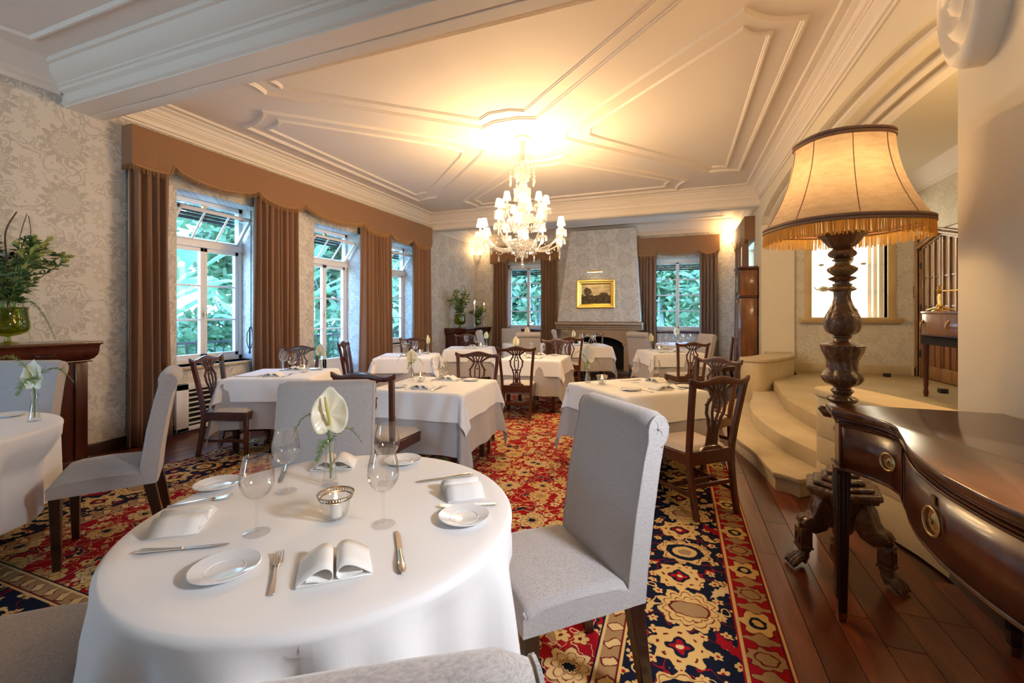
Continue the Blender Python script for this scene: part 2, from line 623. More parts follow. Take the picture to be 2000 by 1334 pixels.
M['carvedgold'] = wood('gilt_rubbed_carving', (0.07, 0.035, 0.010), (0.26, 0.15, 0.045), 0.35, 0.3)

carve(M['carved'], 42.0, 0.55)
carve(M['carvedgold'], 60.0, 0.5)

def plankmat():
    m, b = newmat('red_brown_parquet', 0.28, 0.0, 0.5, 0.25)
    vec, x, y, z = coords('object')
    oi = X.nt.nodes.new('ShaderNodeObjectInfo')
    rnd = X(oi.outputs['Random'])
    v = scalevec(vec, (16, 2.0, 16))
    nd = X.nt.nodes.new('ShaderNodeVectorMath')
    nd.operation = 'ADD'
    X.nt.links.new(v, nd.inputs[0])
    X.nt.links.new(comb(rnd * 40.0, rnd * 17.0, 0.0), nd.inputs[1])
    n = noise(nd.outputs[0], 1.3, 4.0, 0.62)
    c = ramp(n, [(0.2, (0.045, 0.009, 0.003)), (0.55, (0.14, 0.032, 0.010)), (0.85, (0.26, 0.07, 0.022))])
    c = mixc(0.75, c, mixc(rnd, (0.45, 0.42, 0.4), (1.35, 1.25, 1.2)), 'MULTIPLY')
    setc(b, c)
    bump(b, n, 0.06, 0.002)
    return m
M['parquet'] = plankmat()

def linen():
    m, b = newmat('grey_linen_upholstery', 0.9, 0.0, 0.2, 0.0, 0.25)
    vec, x, y, z = coords('object')
    a = noise(scalevec(vec, (150, 150, 1100)), 1.0, 1.0)
    c = noise(scalevec(vec, (1100, 1100, 150)), 1.0, 1.0)
    w = (a + c) * 0.5
    setc(b, ramp(w, [(0.30, (0.28, 0.26, 0.255)), (0.50, (0.41, 0.38, 0.37)), (0.72, (0.55, 0.51, 0.49))]))
    bump(b, w, 0.18, 0.002)
    return m
M['linen'] = linen()
M['seatcloth'] = sm('pale_seat_fabric', (0.60, 0.52, 0.45), 0.9, var=0.1, scale=160, bmp=0.15, bscale=300, sheen=0.2)

def curtainmat(name, c):
    m, b = newmat(name, 0.8, 0.0, 0.2, 0.0, 0.35)
    vec, x, y, z = coords('world')
    n = noise(scalevec(vec, (300, 300, 20)), 1.0, 2.0)
    setc(b, mixc(n, tuple(q * 0.82 for q in c), tuple(q * 1.15 for q in c)))
    return m
M['curtain'] = curtainmat('brown_curtain_cloth', (0.235, 0.125, 0.072))
M['pelmet'] = curtainmat('brown_pelmet_cloth', (0.275, 0.142, 0.068))

def stone(name, dark, light, pit=0.3):
    m, b = newmat(name, 0.75, 0.0, 0.3)
    vec, x, y, z = coords('world')
    n = noise(vec, 2.2, 5.0, 0.6)
    v = voro(vec, 55.0)
    pits = lt(X(v.outputs['Distance']), 0.16, 0.1) * lt(noise(vec, 9.0, 2.0), 0.50, 0.1)
    c = ramp(n, [(0.25, dark), (0.75, light)])
    setc(b, mixc(pits * pit, c, tuple(q * 0.35 for q in dark)))
    bump(b, n - pits * 0.6, 0.25, 0.01)
    return m
M['limestone'] = stone('pale_limestone', (0.48, 0.38, 0.23), (0.64, 0.53, 0.35), 0.6)
M['stonefloor'] = stone('landing_limestone', (0.40, 0.31, 0.17), (0.52, 0.42, 0.25), 0.15)
M['firestone'] = stone('grey_brown_fireplace_stone', (0.36, 0.26, 0.17), (0.46, 0.34, 0.23), 0.2)
M['nichestone'] = stone('ochre_stone', (0.50, 0.36, 0.17), (0.66, 0.50, 0.27), 0.1)

# ------------------------------------------------------------------ damask wallpaper
def damask(name, axis, ground, figure):
    m, b = newmat(name, 0.6, 0.0, 0.3)
    vec, x, y, z = coords('world')
    h = x + y
    nz = noise(vec, 7.0, 2.0)
    h = h + (nz - 0.5) * 0.02
    P, Q = 1.02, 0.54
    def flower(hc, zc):
        u = rep(h - hc, P)
        v = rep(z - zc, Q)
        r = hyp(u, v)
        th = xatan2(u, v + 0.02)
        masks = []
        # seed head with a net, ring, petals above, spiky leaves below
        head = band(r, 0.062, 0.070) + lt(r, 0.060) * lt(xsin(u * 330.0) * xsin(v * 330.0 + u * 60.0), -0.05, 0.3)
        lobes = xabs(xcos(th * 5.0))
        e1 = 0.085 + lobes * 0.055
        pet = band(r, 0.078, e1 - 0.016, 0.006) * 0.35 + band(r, e1 - 0.016, e1, 0.005)
        sp = xabs(xcos(th * 7.0 + 0.4))
        e2 = 0.15 + sp * sp * 0.055
        spk = band(r, e1 + 0.012, e2 - 0.010, 0.006) * lt(0.35, sp, 0.1)
        return xmin(head + pet + spk, 1.0), r
    f1, r1 = flower(0.02, 1.93)
    f2, r2 = flower(0.02 + P / 2, 1.93 + Q / 2)
    def small(hc, zc, R, n):
        u = rep(h - hc, P)
        v = rep(z - zc, Q)
        r = hyp(u, v * 0.8)
        th = xatan2(u, v)
        e = R * (0.62 + xabs(xsin(th * n)) * 0.38)
        return band(r, R * 0.22, e - 0.012, 0.006) * lt(xsin(r * 420.0), 0.1, 0.5), r
    s1, q1 = small(0.26, 1.93, 0.085, 3.0)
    s2, q2 = small(0.26 + P / 2, 1.93 + Q / 2, 0.085, 3.0)
    s3, q3 = small(-0.22, 2.06, 0.075, 4.0)
    s4, q4 = small(-0.22 + P / 2, 2.06 + Q / 2, 0.075, 4.0)
    # scrolling stems and leaf sprigs between
    wv = noise(comb(h, z), 5.5, 1.0)
    vine = band(wv, 0.44, 0.465, 0.01) + band(wv, 0.485, 0.50, 0.008) + band(wv, 0.555, 0.585, 0.01) + lt(0.655, wv, 0.01) * lt(xsin((h + z) * 260.0), 0.0, 0.5)
    nearf = lt(xmin(xmin(r1, r2), xmin(xmin(q1, q2), xmin(q3, q4))), 0.11, 0.01)
    vv = voro(comb(h, z), 26.0)
    sprig = lt(X(vv.outputs['Distance']), 0.30, 0.06) * lt(0.44, noise(comb(h, z), 12.0), 0.05)
    rest = xmin(vine + sprig * 0.8, 1.0) * (1.0 - nearf)
    fig = xmin(f1 + f2 + s1 + s2 + s3 + s4 + rest, 1.0)
    setc(b, mixc(fig, ground, figure))
    rr = X.m('MULTIPLY_ADD', fig, -0.12, 0.62)
    X.nt.links.new(rr.s, b.inputs['Roughness'])
    return m
GR, FI = (0.66, 0.62, 0.57), (0.475, 0.445, 0.405)
M['paper_y'] = damask('damask_wallpaper_side', 'y', GR, FI)
M['paper_x'] = damask('damask_wallpaper_end', 'x', GR, FI)
M['paper_l'] = damask('damask_wallpaper_landing', 'x', (0.66, 0.62, 0.52), (0.55, 0.51, 0.42))
M['paper_ly'] = damask('damask_wallpaper_landing_side', 'y', (0.66, 0.62, 0.52), (0.55, 0.51, 0.42))

# ------------------------------------------------------------------ oriental rug
RX0, RX1, RY0, RY1 = -4.45, 0.43, 0.55, 9.75
def rugmat():
    m, b = newmat('oriental_rug_wool', 0.95, 0.0, 0.05, 0.0, 0.0)
    vec, x0, y0, z0 = coords('world')
    nzc = noise(vec, 26.0, 1.0, col=True)
    sp = X.nt.nodes.new('ShaderNodeSeparateColor')
    X.nt.links.new(nzc.s, sp.inputs[0])
    x = x0 + (X(sp.outputs[0]) - 0.5) * 0.030
    y = y0 + (X(sp.outputs[1]) - 0.5) * 0.030
    RED, NAVY, GOLD, TAN = (0.27, 0.006, 0.012), (0.008, 0.010, 0.022), (0.56, 0.355, 0.125), (0.30, 0.18, 0.08)
    DRED, CREAM = (0.11, 0.008, 0.009), (0.58, 0.40, 0.18)
    # distance from the edge, and the coordinate along the nearest edge
    dx = xmin(x - RX0, RX1 - x)
    dy = xmin(y - RY0, RY1 - y)
    d = xmin(dx, dy)
    side = lt(dx, dy, 0.002)
    along = side * y + (1.0 - side) * x
    # --- field
    v1 = voro(comb(x, y), 3.6, 0.75)
    def polar(nd):
        s2 = X.nt.nodes.new('ShaderNodeSeparateXYZ')
        X.nt.links.new(nd.outputs['Position'], s2.inputs[0])
        u = x - X(s2.outputs[0])
        v = y - X(s2.outputs[1])
        sc = X.nt.nodes.new('ShaderNodeSeparateColor')
        X.nt.links.new(nd.outputs['Color'], sc.inputs[0])
        return hyp(u, v), xatan2(u, v), X(sc.outputs[0]), X(sc.outputs[1])
    nv = noise(comb(x, y), 7.0, 1.5)
    nw = noise(comb(x, y, 3.7), 8.0, 1.0)
    c = mixc(band(nv, 0.487, 0.502, 0.006), RED, GOLD)
    c = mixc(band(nw, 0.475, 0.487, 0.006), c, CREAM)
    c = mixc(band(nw, 0.62, 0.665, 0.006), c, NAVY)
    c = mixc(band(nw, 0.607, 0.62, 0.006) , c, CREAM)
    c = mixc(band(nv, 0.65, 0.70, 0.006), c, TAN)
    c = mixc(band(nv, 0.64, 0.65, 0.006), c, CREAM)
    v2 = voro(comb(x, y), 11.0, 0.9)
    r, th, ra, rb = polar(v2)
    e = 0.022 + xabs(xcos(th * 2.5)) * 0.016
    c = mixc(lt(r, e + 0.004, 0.003) * lt(0.55, ra, 0.02), c, DRED)
    c = mixc(lt(r, e, 0.003) * lt(0.55, ra, 0.02), c, mixc(lt(rb, 0.4, 0.01), GOLD, CREAM))
    c = mixc(lt(r, 0.009, 0.003) * lt(0.55, ra, 0.02), c, DRED)
    r, th, ra, rb = polar(v1)
    pet = xabs(xcos(th * 4.0 + ra * 9.0))
    e = (0.045 + ra * 0.040 + pet * 0.028) * lt(0.38, ra, 0.02)
    c = mixc(lt(r, e + 0.006, 0.004), c, DRED)
    c = mixc(lt(r, e, 0.004), c, mixc(lt(rb, 0.25, 0.01), GOLD, CREAM))
    c = mixc(band(r, e * 0.70, e * 0.75, 0.004), c, DRED)
    c = mixc(band(r, e * 0.40, e * 0.60, 0.004) * lt(pet, 0.55, 0.1), c, TAN)
    c = mixc(band(r, e * 0.33, e * 0.38, 0.004), c, DRED)
    c = mixc(lt(r, e * 0.26, 0.004), c, mixc(lt(rb, 0.6, 0.01), TAN, NAVY))
    field = c
    # --- main navy border
    q = d - 0.415
    c = rgb(NAVY)
    na = noise(comb(along, q * 1.0, 1.3), 7.5, 1.0)
    c = mixc(band(na, 0.49, 0.505, 0.006), c, RED)
    vs = voro(comb(along, q), 10.5, 0.8)
    sxx = X.nt.nodes.new('ShaderNodeSeparateXYZ')
    X.nt.links.new(vs.outputs['Position'], sxx.inputs[0])
    uu = along - X(sxx.outputs[0])
    vv = q - X(sxx.outputs[1])
    r = hyp(uu, vv)
    th = xatan2(uu, vv)
    e = 0.014 + xabs(xcos(th * 2.5)) * 0.011
    c = mixc(lt(r, e, 0.003), c, GOLD)
    c = mixc(lt(r, 0.007, 0.003), c, RED)
    # curled leaf strokes
    c = mixc(band(na, 0.66, 0.685, 0.006), c, GOLD)
    # rosettes every 0.53
    u = rep(along - 1.97, 0.53)
    v = q - 0.01
    r = hyp(u, v)
    th = xatan2(u, v)
    e = 0.112 + xcos(th * 8.0) * 0.014
    c = mixc(lt(r, e, 0.004), c, GOLD)
    c = mixc(band(r, 0.078, 0.088, 0.003) * lt(0.6, xcos(th * 8.0), 0.1), c, DRED)
    c = mixc(lt(r, 0.052 + xcos(th * 4.0) * 0.008, 0.003), c, NAVY)
    c = mixc(lt(r, 0.034 + xcos(th * 4.0) * 0.010, 0.003), c, RED)
    c = mixc(lt(r, 0.016, 0.003), c, CREAM)
    # flame palmettes between, two kinds
    u = rep(along - 1.97 - 0.265, 1.06)
    v = q + 0.035
    r = hyp(u * 0.95, v)
    th = xatan2(u, v)
    e = 0.118 + xabs(xsin(th * 5.5)) * 0.030
    c = mixc(lt(r, e, 0.004), c, GOLD)
    c = mixc(band(r, e * 0.80, e * 0.84, 0.003) + band(r, e * 0.58, e * 0.62, 0.003), c, DRED)
    c = mixc(lt(hyp(u, v * 0.6), 0.050, 0.003), c, TAN)
    c = mixc(band(hyp(u, v * 0.6), 0.050, 0.057, 0.003), c, DRED)
    wing = lt(xabs(xabs(u) - 0.06 - (0.0 - v) * 0.9), 0.034 + xsin(v * 190.0) * 0.008, 0.004) * band(v, -0.23, -0.10, 0.004)
    c = mixc(wing, c, mixc(lt(u, 0.0, 0.004), CREAM, RED))
    u = rep(along - 1.97 - 0.795, 1.06)
    v = q + 0.02
    r = hyp(u, v * 0.85)
    th = xatan2(u, v)
    e = 0.120 + xcos(th * 9.0) * 0.014
    c = mixc(lt(r, e, 0.004), c, GOLD)
    c = mixc(band(r, e * 0.86, e * 0.90, 0.003), c, DRED)
    c = mixc(band(r, 0.058, 0.088, 0.003), c, NAVY)
    c = mixc(lt(r, 0.030, 0.003), c, TAN)
    navy = c
    # --- inner guard (tan, key-shaped figure)
    w = rep(along, 0.105)
    qg = d - 0.69
    c = rgb(TAN)
    kk = lt(xabs(w) + xabs(qg + xsin(along * 60.0) * 0.012) * 0.8, 0.030, 0.004)
    c = mixc(kk, c, CREAM)
    c = mixc(band(xabs(w) + xabs(qg + xsin(along * 60.0) * 0.012) * 0.8, 0.030, 0.038, 0.004), c, DRED)
    guard = c
    # --- outer red guard
    qo = d - 0.095
    c = rgb(RED)
    def spot(off, per, ru, rv, n, amp, col, c):
        u = rep(along - off, per) * (1.0 / ru)
        v = qo * (1.0 / rv)
        r = hyp(u, v)
        th = xatan2(u, v)
        e = 1.0 + xcos(th * n) * amp
        c = mixc(lt(r, e * 1.1, 0.05), c, DRED)
        return mixc(lt(r, e, 0.05), c, col), r
    c, r = spot(1.80, 0.44, 0.075, 0.070, 6.0, 0.16, GOLD, c)
    c = mixc(lt(r, 0.52, 0.05), c, NAVY)
    c = mixc(lt(r, 0.28, 0.05), c, GOLD)
    c, r = spot(2.02, 0.44, 0.060, 0.070, 9.0, 0.10, TAN, c)
    c = mixc(band(r, 0.55, 0.66, 0.05), c, DRED)
    c, r = spot(1.91, 0.44, 0.032, 0.062, 4.0, 0.20, TAN, c)
    c, r = spot(2.13, 0.44, 0.032, 0.062, 4.0, 0.20, TAN, c)
    outer = c
    dd = xmin(xmin(x0 - RX0, RX1 - x0), xmin(y0 - RY0, RY1 - y0))
    c = mixc(lt(dd, 0.735, 0.003), field, guard)
    c = mixc(lt(dd, 0.645, 0.003), c, navy)
    c = mixc(lt(dd, 0.185, 0.003), c, outer)
    for a, w2, col in ((0.012, 0.006, CREAM), (0.022, 0.005, DRED), (0.180, 0.008, GOLD), (0.190, 0.004, RED), (0.645, 0.006, GOLD), (0.654, 0.004, DRED), (0.735, 0.006, CREAM), (0.745, 0.004, NAVY)):
        c = mixc(band(dd, a - w2, a + w2, 0.003), c, col)
    wear = noise(vec, 2.0, 2.0)
    c = mixc(0.35, c, mixc(wear, (0.55, 0.55, 0.6), (1.4, 1.35, 1.3)), 'MULTIPLY')
    setc(b, c)
    bump(b, noise(vec, 420.0, 1.0), 0.15, 0.003)
    return m
M['rug'] = rugmat()

def foliagemat(name, c1, c2_, tr=0.35):
    m = bpy.data.materials.new(name)
    m.use_nodes = True
    nt = m.node_tree
    X.nt = nt
    b = nt.nodes['Principled BSDF']
    b.inputs['Roughness'].default_value = 0.5
    vec, x, y, z = coords('object')
    c = mixc(noise(vec, 2.3, 3.0), c1, c2_)
    setc(b, c)
    out = nt.nodes['Material Output']
    t = nt.nodes.new('ShaderNodeBsdfTranslucent')
    nt.links.new(c.s, t.inputs[0])
    mx = nt.nodes.new('ShaderNodeMixShader')
    mx.inputs[0].default_value = tr
    nt.links.new(b.outputs[0], mx.inputs[1])
    nt.links.new(t.outputs[0], mx.inputs[2])
    nt.links.new(mx.outputs[0], out.inputs[0])
    return m
M['banana'] = foliagemat('banana_leaf', (0.13, 0.28, 0.14), (0.34, 0.48, 0.25))
M['shrub'] = foliagemat('garden_shrub_leaf', (0.09, 0.20, 0.10), (0.27, 0.40, 0.20))
M['tree'] = foliagemat('garden_tree_leaf', (0.09, 0.18, 0.10), (0.28, 0.40, 0.21))
M['grassmat'] = foliagemat('garden_grass', (0.08, 0.25, 0.12), (0.2, 0.42, 0.2), 0.0)

def parchment():
    m = bpy.data.materials.new('parchment_silk_shade')
    m.use_nodes = True
    nt = m.node_tree
    X.nt = nt
    b = nt.nodes['Principled BSDF']
    b.inputs['Roughness'].default_value = 0.8
    vec, x, y, z = coords('object')
    n = noise(scalevec(vec, (14, 14, 46)), 1.0, 4.0, 0.65)
    c = mixc(n, (0.34, 0.25, 0.17), (0.74, 0.62, 0.46))
    setc(b, c)
    out = nt.nodes['Material Output']
    t = nt.nodes.new('ShaderNodeBsdfTranslucent')
    nt.links.new(c.s, t.inputs[0])
    mx = nt.nodes.new('ShaderNodeMixShader')
    mx.inputs[0].default_value = 0.42
    nt.links.new(b.outputs[0], mx.inputs[1])
    nt.links.new(t.outputs[0], mx.inputs[2])
    nt.links.new(mx.outputs[0], out.inputs[0])
    return m
M['parchment'] = parchment()
def fringemat():
    m = bpy.data.materials.new('gold_silk_fringe_strands')
    m.use_nodes = True
    nt = m.node_tree
    X.nt = nt
    b = nt.nodes['Principled BSDF']
    b.inputs['Roughness'].default_value = 0.5
    vec, x, y, z = coords('object')
    n = noise(scalevec(vec, (160, 160, 2)), 1.0, 2.0)
    c = mixc(n, (0.60, 0.34, 0.05), (0.95, 0.74, 0.26))
    setc(b, c)
    out = nt.nodes['Material Output']
    t = nt.nodes.new('ShaderNodeBsdfTranslucent')
    nt.links.new(c.s, t.inputs[0])
    mx = nt.nodes.new('ShaderNodeMixShader')
    mx.inputs[0].default_value = 0.55
    nt.links.new(b.outputs[0], mx.inputs[1])
    nt.links.new(t.outputs[0], mx.inputs[2])
    nt.links.new(mx.outputs[0], out.inputs[0])
    return m
M['lampfringe'] = fringemat()

def picturemat():
    m, b = newmat('oil_landscape_canvas', 0.7)
    vec, x, y, z = coords('object')
    n = noise(vec, 9.0, 4.0, 0.6)
    hgt = z + (n - 0.5) * 0.22
    sky = ramp(noise(scalevec(vec, (2, 2, 5)), 2.0, 3.0), [(0.3, (0.42, 0.28, 0.12)), (0.6, (0.74, 0.58, 0.30)), (0.8, (0.85, 0.72, 0.45))])
    land = ramp(noise(vec, 14.0, 4.0), [(0.3, (0.03, 0.018, 0.006)), (0.55, (0.10, 0.06, 0.02)), (0.8, (0.28, 0.19, 0.06))])
    tree = lt(hyp(x + 0.21, z - 0.06) + (n - 0.5) * 0.14, 0.10, 0.01)
    tree2 = lt(hyp(x - 0.19, (z + 0.03) * 1.5) + (n - 0.5) * 0.10, 0.11, 0.01)
    c = mixc(lt(hgt, -0.02, 0.02), sky, land)
    c = mixc(xmin(tree + tree2, 1.0), c, land)
    setc(b, c)
    return m
M['picture'] = picturemat()
def dialmat():
    m, b = newmat('brass_clock_dial', 0.3, 0.7)
    vec, x, y, z = coords('object')
    r = hyp(y, z)
    th = xatan2(y, z)
    c = mixc(band(r, 0.075, 0.105, 0.003), (0.55, 0.38, 0.14), (0.75, 0.72, 0.65))
    c = mixc(band(r, 0.08, 0.10, 0.002) * lt(0.9, xcos(th * 12.0), 0.02), c, (0.03, 0.03, 0.03))
    setc(b, c)
    return m
M['dial'] = dialmat()
# ------------------------------------------------------------------ room shell
XL, XR = -5.45, 1.36          # side walls
YB = 11.45                    # end wall
ZC = 3.70                     # ceiling
ZA = 3.62                     # alcove ceiling
LZ = 0.43                     # landing level

# floor: a screed under separate parquet boards where the rug leaves them bare
b = MB(); b.box(XL - 0.5, -3.2, -0.12, 3.9, YB + 0.4, -0.012)
floor = struct(b.build('floor', M['darkleg'], flat=True))
board_me = {}
def board(x, y, w, l):
    key = (round(w, 3), round(l, 3))
    if key not in board_me:
        q = MB(); g = 0.0012
        q.taper((0, 0, -0.012), (w / 2 - g, l / 2 - g), (0, 0, -0.0015), (w / 2 - g, l / 2 - g))
        q.taper((0, 0, -0.0015), (w / 2 - g, l / 2 - g), (0, 0, 0.0), (w / 2 - g - 0.0012, l / 2 - g - 0.0012))
        o = q.build('plank', M['parquet'], floor, flat=True)
        board_me[key] = o.data
    else:
        o = bpy.data.objects.new('plank', board_me[key])
        COL.objects.link(o); o.parent = floor
    o.location = (x, y, 0)
W = 0.14
rnd = random.Random(3)
nb = 0
for i in range(10):                                    # right of the rug, beside the steps
    x = 0.40 + W / 2 + i * W
    y = -0.3 - rnd.random() * 0.9
    while y < 9.6:
        l = rnd.choice((0.9, 1.15, 1.4))
        if not (x > 1.25 and y + l > 3.2) and not (x > 0.85 and y > 4.5):
            board(x, y + l / 2, W, l); nb += 1
        y += l
for i in range(8):                                     # left of the rug, below the windows
    x = XL + W / 2 + i * W
    y = 1.2 - rnd.random() * 0.9
    while y < 9.6:
        l = rnd.choice((0.9, 1.15, 1.4))
        board(x, y + l / 2, W, l); nb += 1
        y += l
b = MB(); b.box(XL, 9.60, -0.012, 1.3, YB, -0.001)
b.box(-4.4, -3.1, -0.012, 0.40, 0.62, -0.001)
struct(b.build('floor', M['parquet'], flat=True))

# left wall with three deep window openings
WIN = ((3.40, 4.45, 0.78), (5.46, 6.55, 0.10), (7.30, 8.36, 0.78))
ZW = 2.87
DEEP = 0.38
b = MB()
ys = [-3.2] + [q for w in WIN for q in w[:2]] + [YB + 0.3]
for i in range(0, len(ys), 2):
    b.box(XL - DEEP, ys[i], 0, XL, ys[i + 1], 3.9)
for y0, y1, zs in WIN:
    b.box(XL - DEEP, y0, ZW, XL, y1, 3.9)
    b.box(XL - DEEP, y0, 0, XL, y1, zs)
struct(b.build('wall_left', M['paper_y'], flat=True))
# end wall with two windows and a chimney breast
BWIN = ((-4.52, -3.32), (-0.62, 0.58))
BZ0, BZ1 = 1.00, 2.78
b = MB()
xs = [XL - 0.3, BWIN[0][0], BWIN[0][1], BWIN[1][0], BWIN[1][1], XR + 0.6]
for i in range(0, 6, 2):
    b.box(xs[i], YB, 0, xs[i + 1], YB + 0.30, 3.9)
for x0, x1 in BWIN:
    b.box(x0, YB, 0, x1, YB + 0.30, BZ0)
    b.box(x0, YB, BZ1, x1, YB + 0.30, 3.9)
struct(b.build('wall_back', M['paper_x'], flat=True))
b = MB()   # tapering hood of the chimney breast, papered like the wall
z0, z1 = 1.22, 3.5
vs = [(-2.86, 10.80, z0), (-0.84, 10.80, z0), (-0.84, YB + 0.02, z0), (-2.86, YB + 0.02, z0),
      (-2.56, 10.98, z1), (-0.98, 10.98, z1), (-0.98, YB + 0.02, z1), (-2.56, YB + 0.02, z1)]
b.add(vs, [(3, 2, 1, 0), (4, 5, 6, 7), (0, 1, 5, 4), (1, 2, 6, 5), (2, 3, 7, 6), (3, 0, 4, 7)])
struct(b.build('wall_chimney', M['paper_x'], flat=True))

# right wall: near pier, wide arch onto the landing, far pier with a window beyond
A0, A1 = 2.96, 8.76
TH = 0.50
def arch(y):
    t = (y - (A0 + A1) / 2) / ((A1 - A0) / 2)
    return 2.96 + 0.34 * math.sqrt(max(0.0, 1 - abs(t) ** 2.2))
b = MB()
b.box(XR, -3.2, 0, XR + TH, A0, 3.9)
N = 36
pts = [(lerp(A0, A1, i / N), arch(lerp(A0, A1, i / N))) for i in range(N + 1)]
for i in range(N):
    (ya, za), (yb, zb) = pts[i], pts[i + 1]
    b.add([(XR, ya, za), (XR, yb, zb), (XR, yb, 3.9), (XR, ya, 3.9), (XR + TH, ya, za), (XR + TH, yb, zb), (XR + TH, yb, 3.9), (XR + TH, ya, 3.9)],
          [(0, 1, 2, 3), (7, 6, 5, 4), (0, 4, 5, 1)])
b.box(XR, A1, 0, XR + TH, 9.55, 3.9)
b.box(XR, 9.55, 0, XR + 0.3, 10.85, 0.9)
b.box(XR, 9.55, 2.8, XR + 0.3, 10.85, 3.9)
b.box(XR, 10.85, 0, XR + TH, YB + 0.3, 3.9)
wr = struct(b.build('wall_right', M['cream'], flat=True, weld='open'))
# moulded archivolts on the landing side of the arch
def arch_mould(name, x0, x1, dz0, dz1):
    q = MB()
    n = len(pts)
    vs = []
    for (y, z) in pts:
        vs += [(x0, y, z - dz0), (x1, y, z - dz0), (x1, y, z - dz1), (x0, y, z - dz1)]
    fs = [(4 * i + k, 4 * i + (k + 1) % 4, 4 * i + 4 + (k + 1) % 4, 4 * i + 4 + k) for i in range(n - 1) for k in range(4)]
    q.add(vs, fs)
    return struct(q.build(name, M['trim'], angle=30))
arch_mould('trim_1', XR + 0.10, XR + 0.16, -0.01, 0.03)
arch_mould('trim_2', XR + 0.34, XR + 0.40, -0.01, 0.03)
arch_mould('trim_3', XR + 0.47, XR + 0.56, -0.05, 0.05)

# rear wall behind the viewer, with an unglazed opening added to let in fill daylight
b = MB()
b.box(XL - 0.3, -3.3, 0, -4.9, -3.0, 3.9)
b.box(-4.1, -3.3, 0, XR + 0.6, -3.0, 3.9); b.box(-4.9, -3.3, 0, -4.1, -3.0, 0.7)
b.box(-4.9, -3.3, 2.55, -4.1, -3.0, 3.9)
struct(b.build('wall_front', M['cream'], flat=True))
# ceilings
b = MB()
b.box(XL - 0.3, -3.2, 3.68, XR + 0.3, 2.4, 3.9)
b.box(XL - 0.3, 2.4, ZC, XR + 0.3, 9.0, 3.9)
b.box(XL - 0.3, 9.0, ZA, XR + 0.3, YB + 0.3, 3.9)
struct(b.build('ceiling', M['ceiling'], flat=True))
# near beam with a deep cove on the side towards the viewer
def along_x(name, prof, x0=XL, x1=XR, mat='trim', seg=None):
    q = MB(); q.prism(prof, x0, x1, 'x')
    return struct(q.build(name, M[mat], angle=25))
def arcpts(cy, cz, r, a0, a1, n=8):
    return [(cy + r * math.cos(math.radians(lerp(a0, a1, i / n))), cz + r * math.sin(math.radians(lerp(a0, a1, i / n)))) for i in range(n + 1)]
prof = [(2.72, 3.72), (2.72, 3.37), (2.68, 3.37), (2.68, 3.36), (2.60, 3.36), (2.60, 3.368), (2.575, 3.368), (2.575, 3.36), (2.40, 3.36), (2.40, 3.372), (2.375, 3.385), (2.375, 3.40), (2.385, 3.41), (2.385, 3.475),
        (2.37, 3.48), (2.35, 3.49), (2.34, 3.515), (2.325, 3.52), (2.325, 3.54)]
prof += [(2.15 + 0.165 * math.cos(t) + 0.0, 3.66 - 0.115 * math.sin(t)) for t in [math.radians(a) for a in range(80, -1, -10)]][::-1][0:0]
prof += [(2.315, 3.545), (2.29, 3.56), (2.26, 3.585), (2.235, 3.615), (2.22, 3.645), (2.195, 3.65), (2.185, 3.665), (2.185, 3.72)]
along_x('trim_beam', prof)
# cornice of the near bay on the left wall
def along_y(name, prof, y0, y1, mat='trim'):
    q = MB(); q.prism([(p[0], p[1]) for p in prof], y0, y1, 'y')
    return struct(q.build(name, M[mat], angle=25))
cov = [(0.0, 3.46), (0.03, 3.46), (0.035, 3.50), (0.06, 3.52), (0.07, 3.55), (0.09, 3.57), (0.12, 3.60), (0.16, 3.635), (0.20, 3.65), (0.21, 3.665), (0.23, 3.67), (0.23, 3.70), (0, 3.70)]
along_y('trim_4', [(XL + p[0], p[1]) for p in cov], -3.0, 2.36)
# main cornice: one mitred ring
def ring(name, x0, x1, y0, y1, prof, mat='trim'):
    q = MB()
    vs = []
    for (d, z) in prof:
        vs += [(x0 + d, y0 + d, z), (x1 - d, y0 + d, z), (x1 - d, y1 - d, z), (x0 + d, y1 - d, z)]
    fs = [(4 * i + k, 4 * i + (k + 1) % 4, 4 * i + 4 + (k + 1) % 4, 4 * i + 4 + k) for i in range(len(prof) - 1) for k in range(4)]
    q.add(vs, fs)
    return struct(q.build(name, M[mat], angle=25))
CORN = [(0.0, 3.45), (0.02, 3.45), (0.022, 3.475), (0.04, 3.48), (0.045, 3.52), (0.06, 3.54), (0.085, 3.56), (0.09, 3.575), (0.10, 3.578), (0.10, 3.60), (0.12, 3.61), (0.14, 3.64), (0.17, 3.655), (0.18, 3.66), (0.18, 3.672), (0.24, 3.676), (0.25, 3.69), (0.25, 3.705)]
ring('trim_cornice', XL, XR, 2.72, 8.90, CORN)
# back beam: plain soffit, stepped underside
prof = [(8.90, 3.72), (8.90, 3.36), (8.93, 3.355), (8.93, 3.345), (9.17, 3.345), (9.17, 3.355), (9.20, 3.36), (9.20, 3.70)]
along_x('trim_5', prof)
ring('trim_alcove', XL, XR, 9.20, YB, [(0.0, 3.36), (0.02, 3.36), (0.03, 3.42), (0.06, 3.44), (0.10, 3.50), (0.12, 3.51), (0.16, 3.56), (0.20, 3.585), (0.22, 3.60), (0.22, 3.625)])

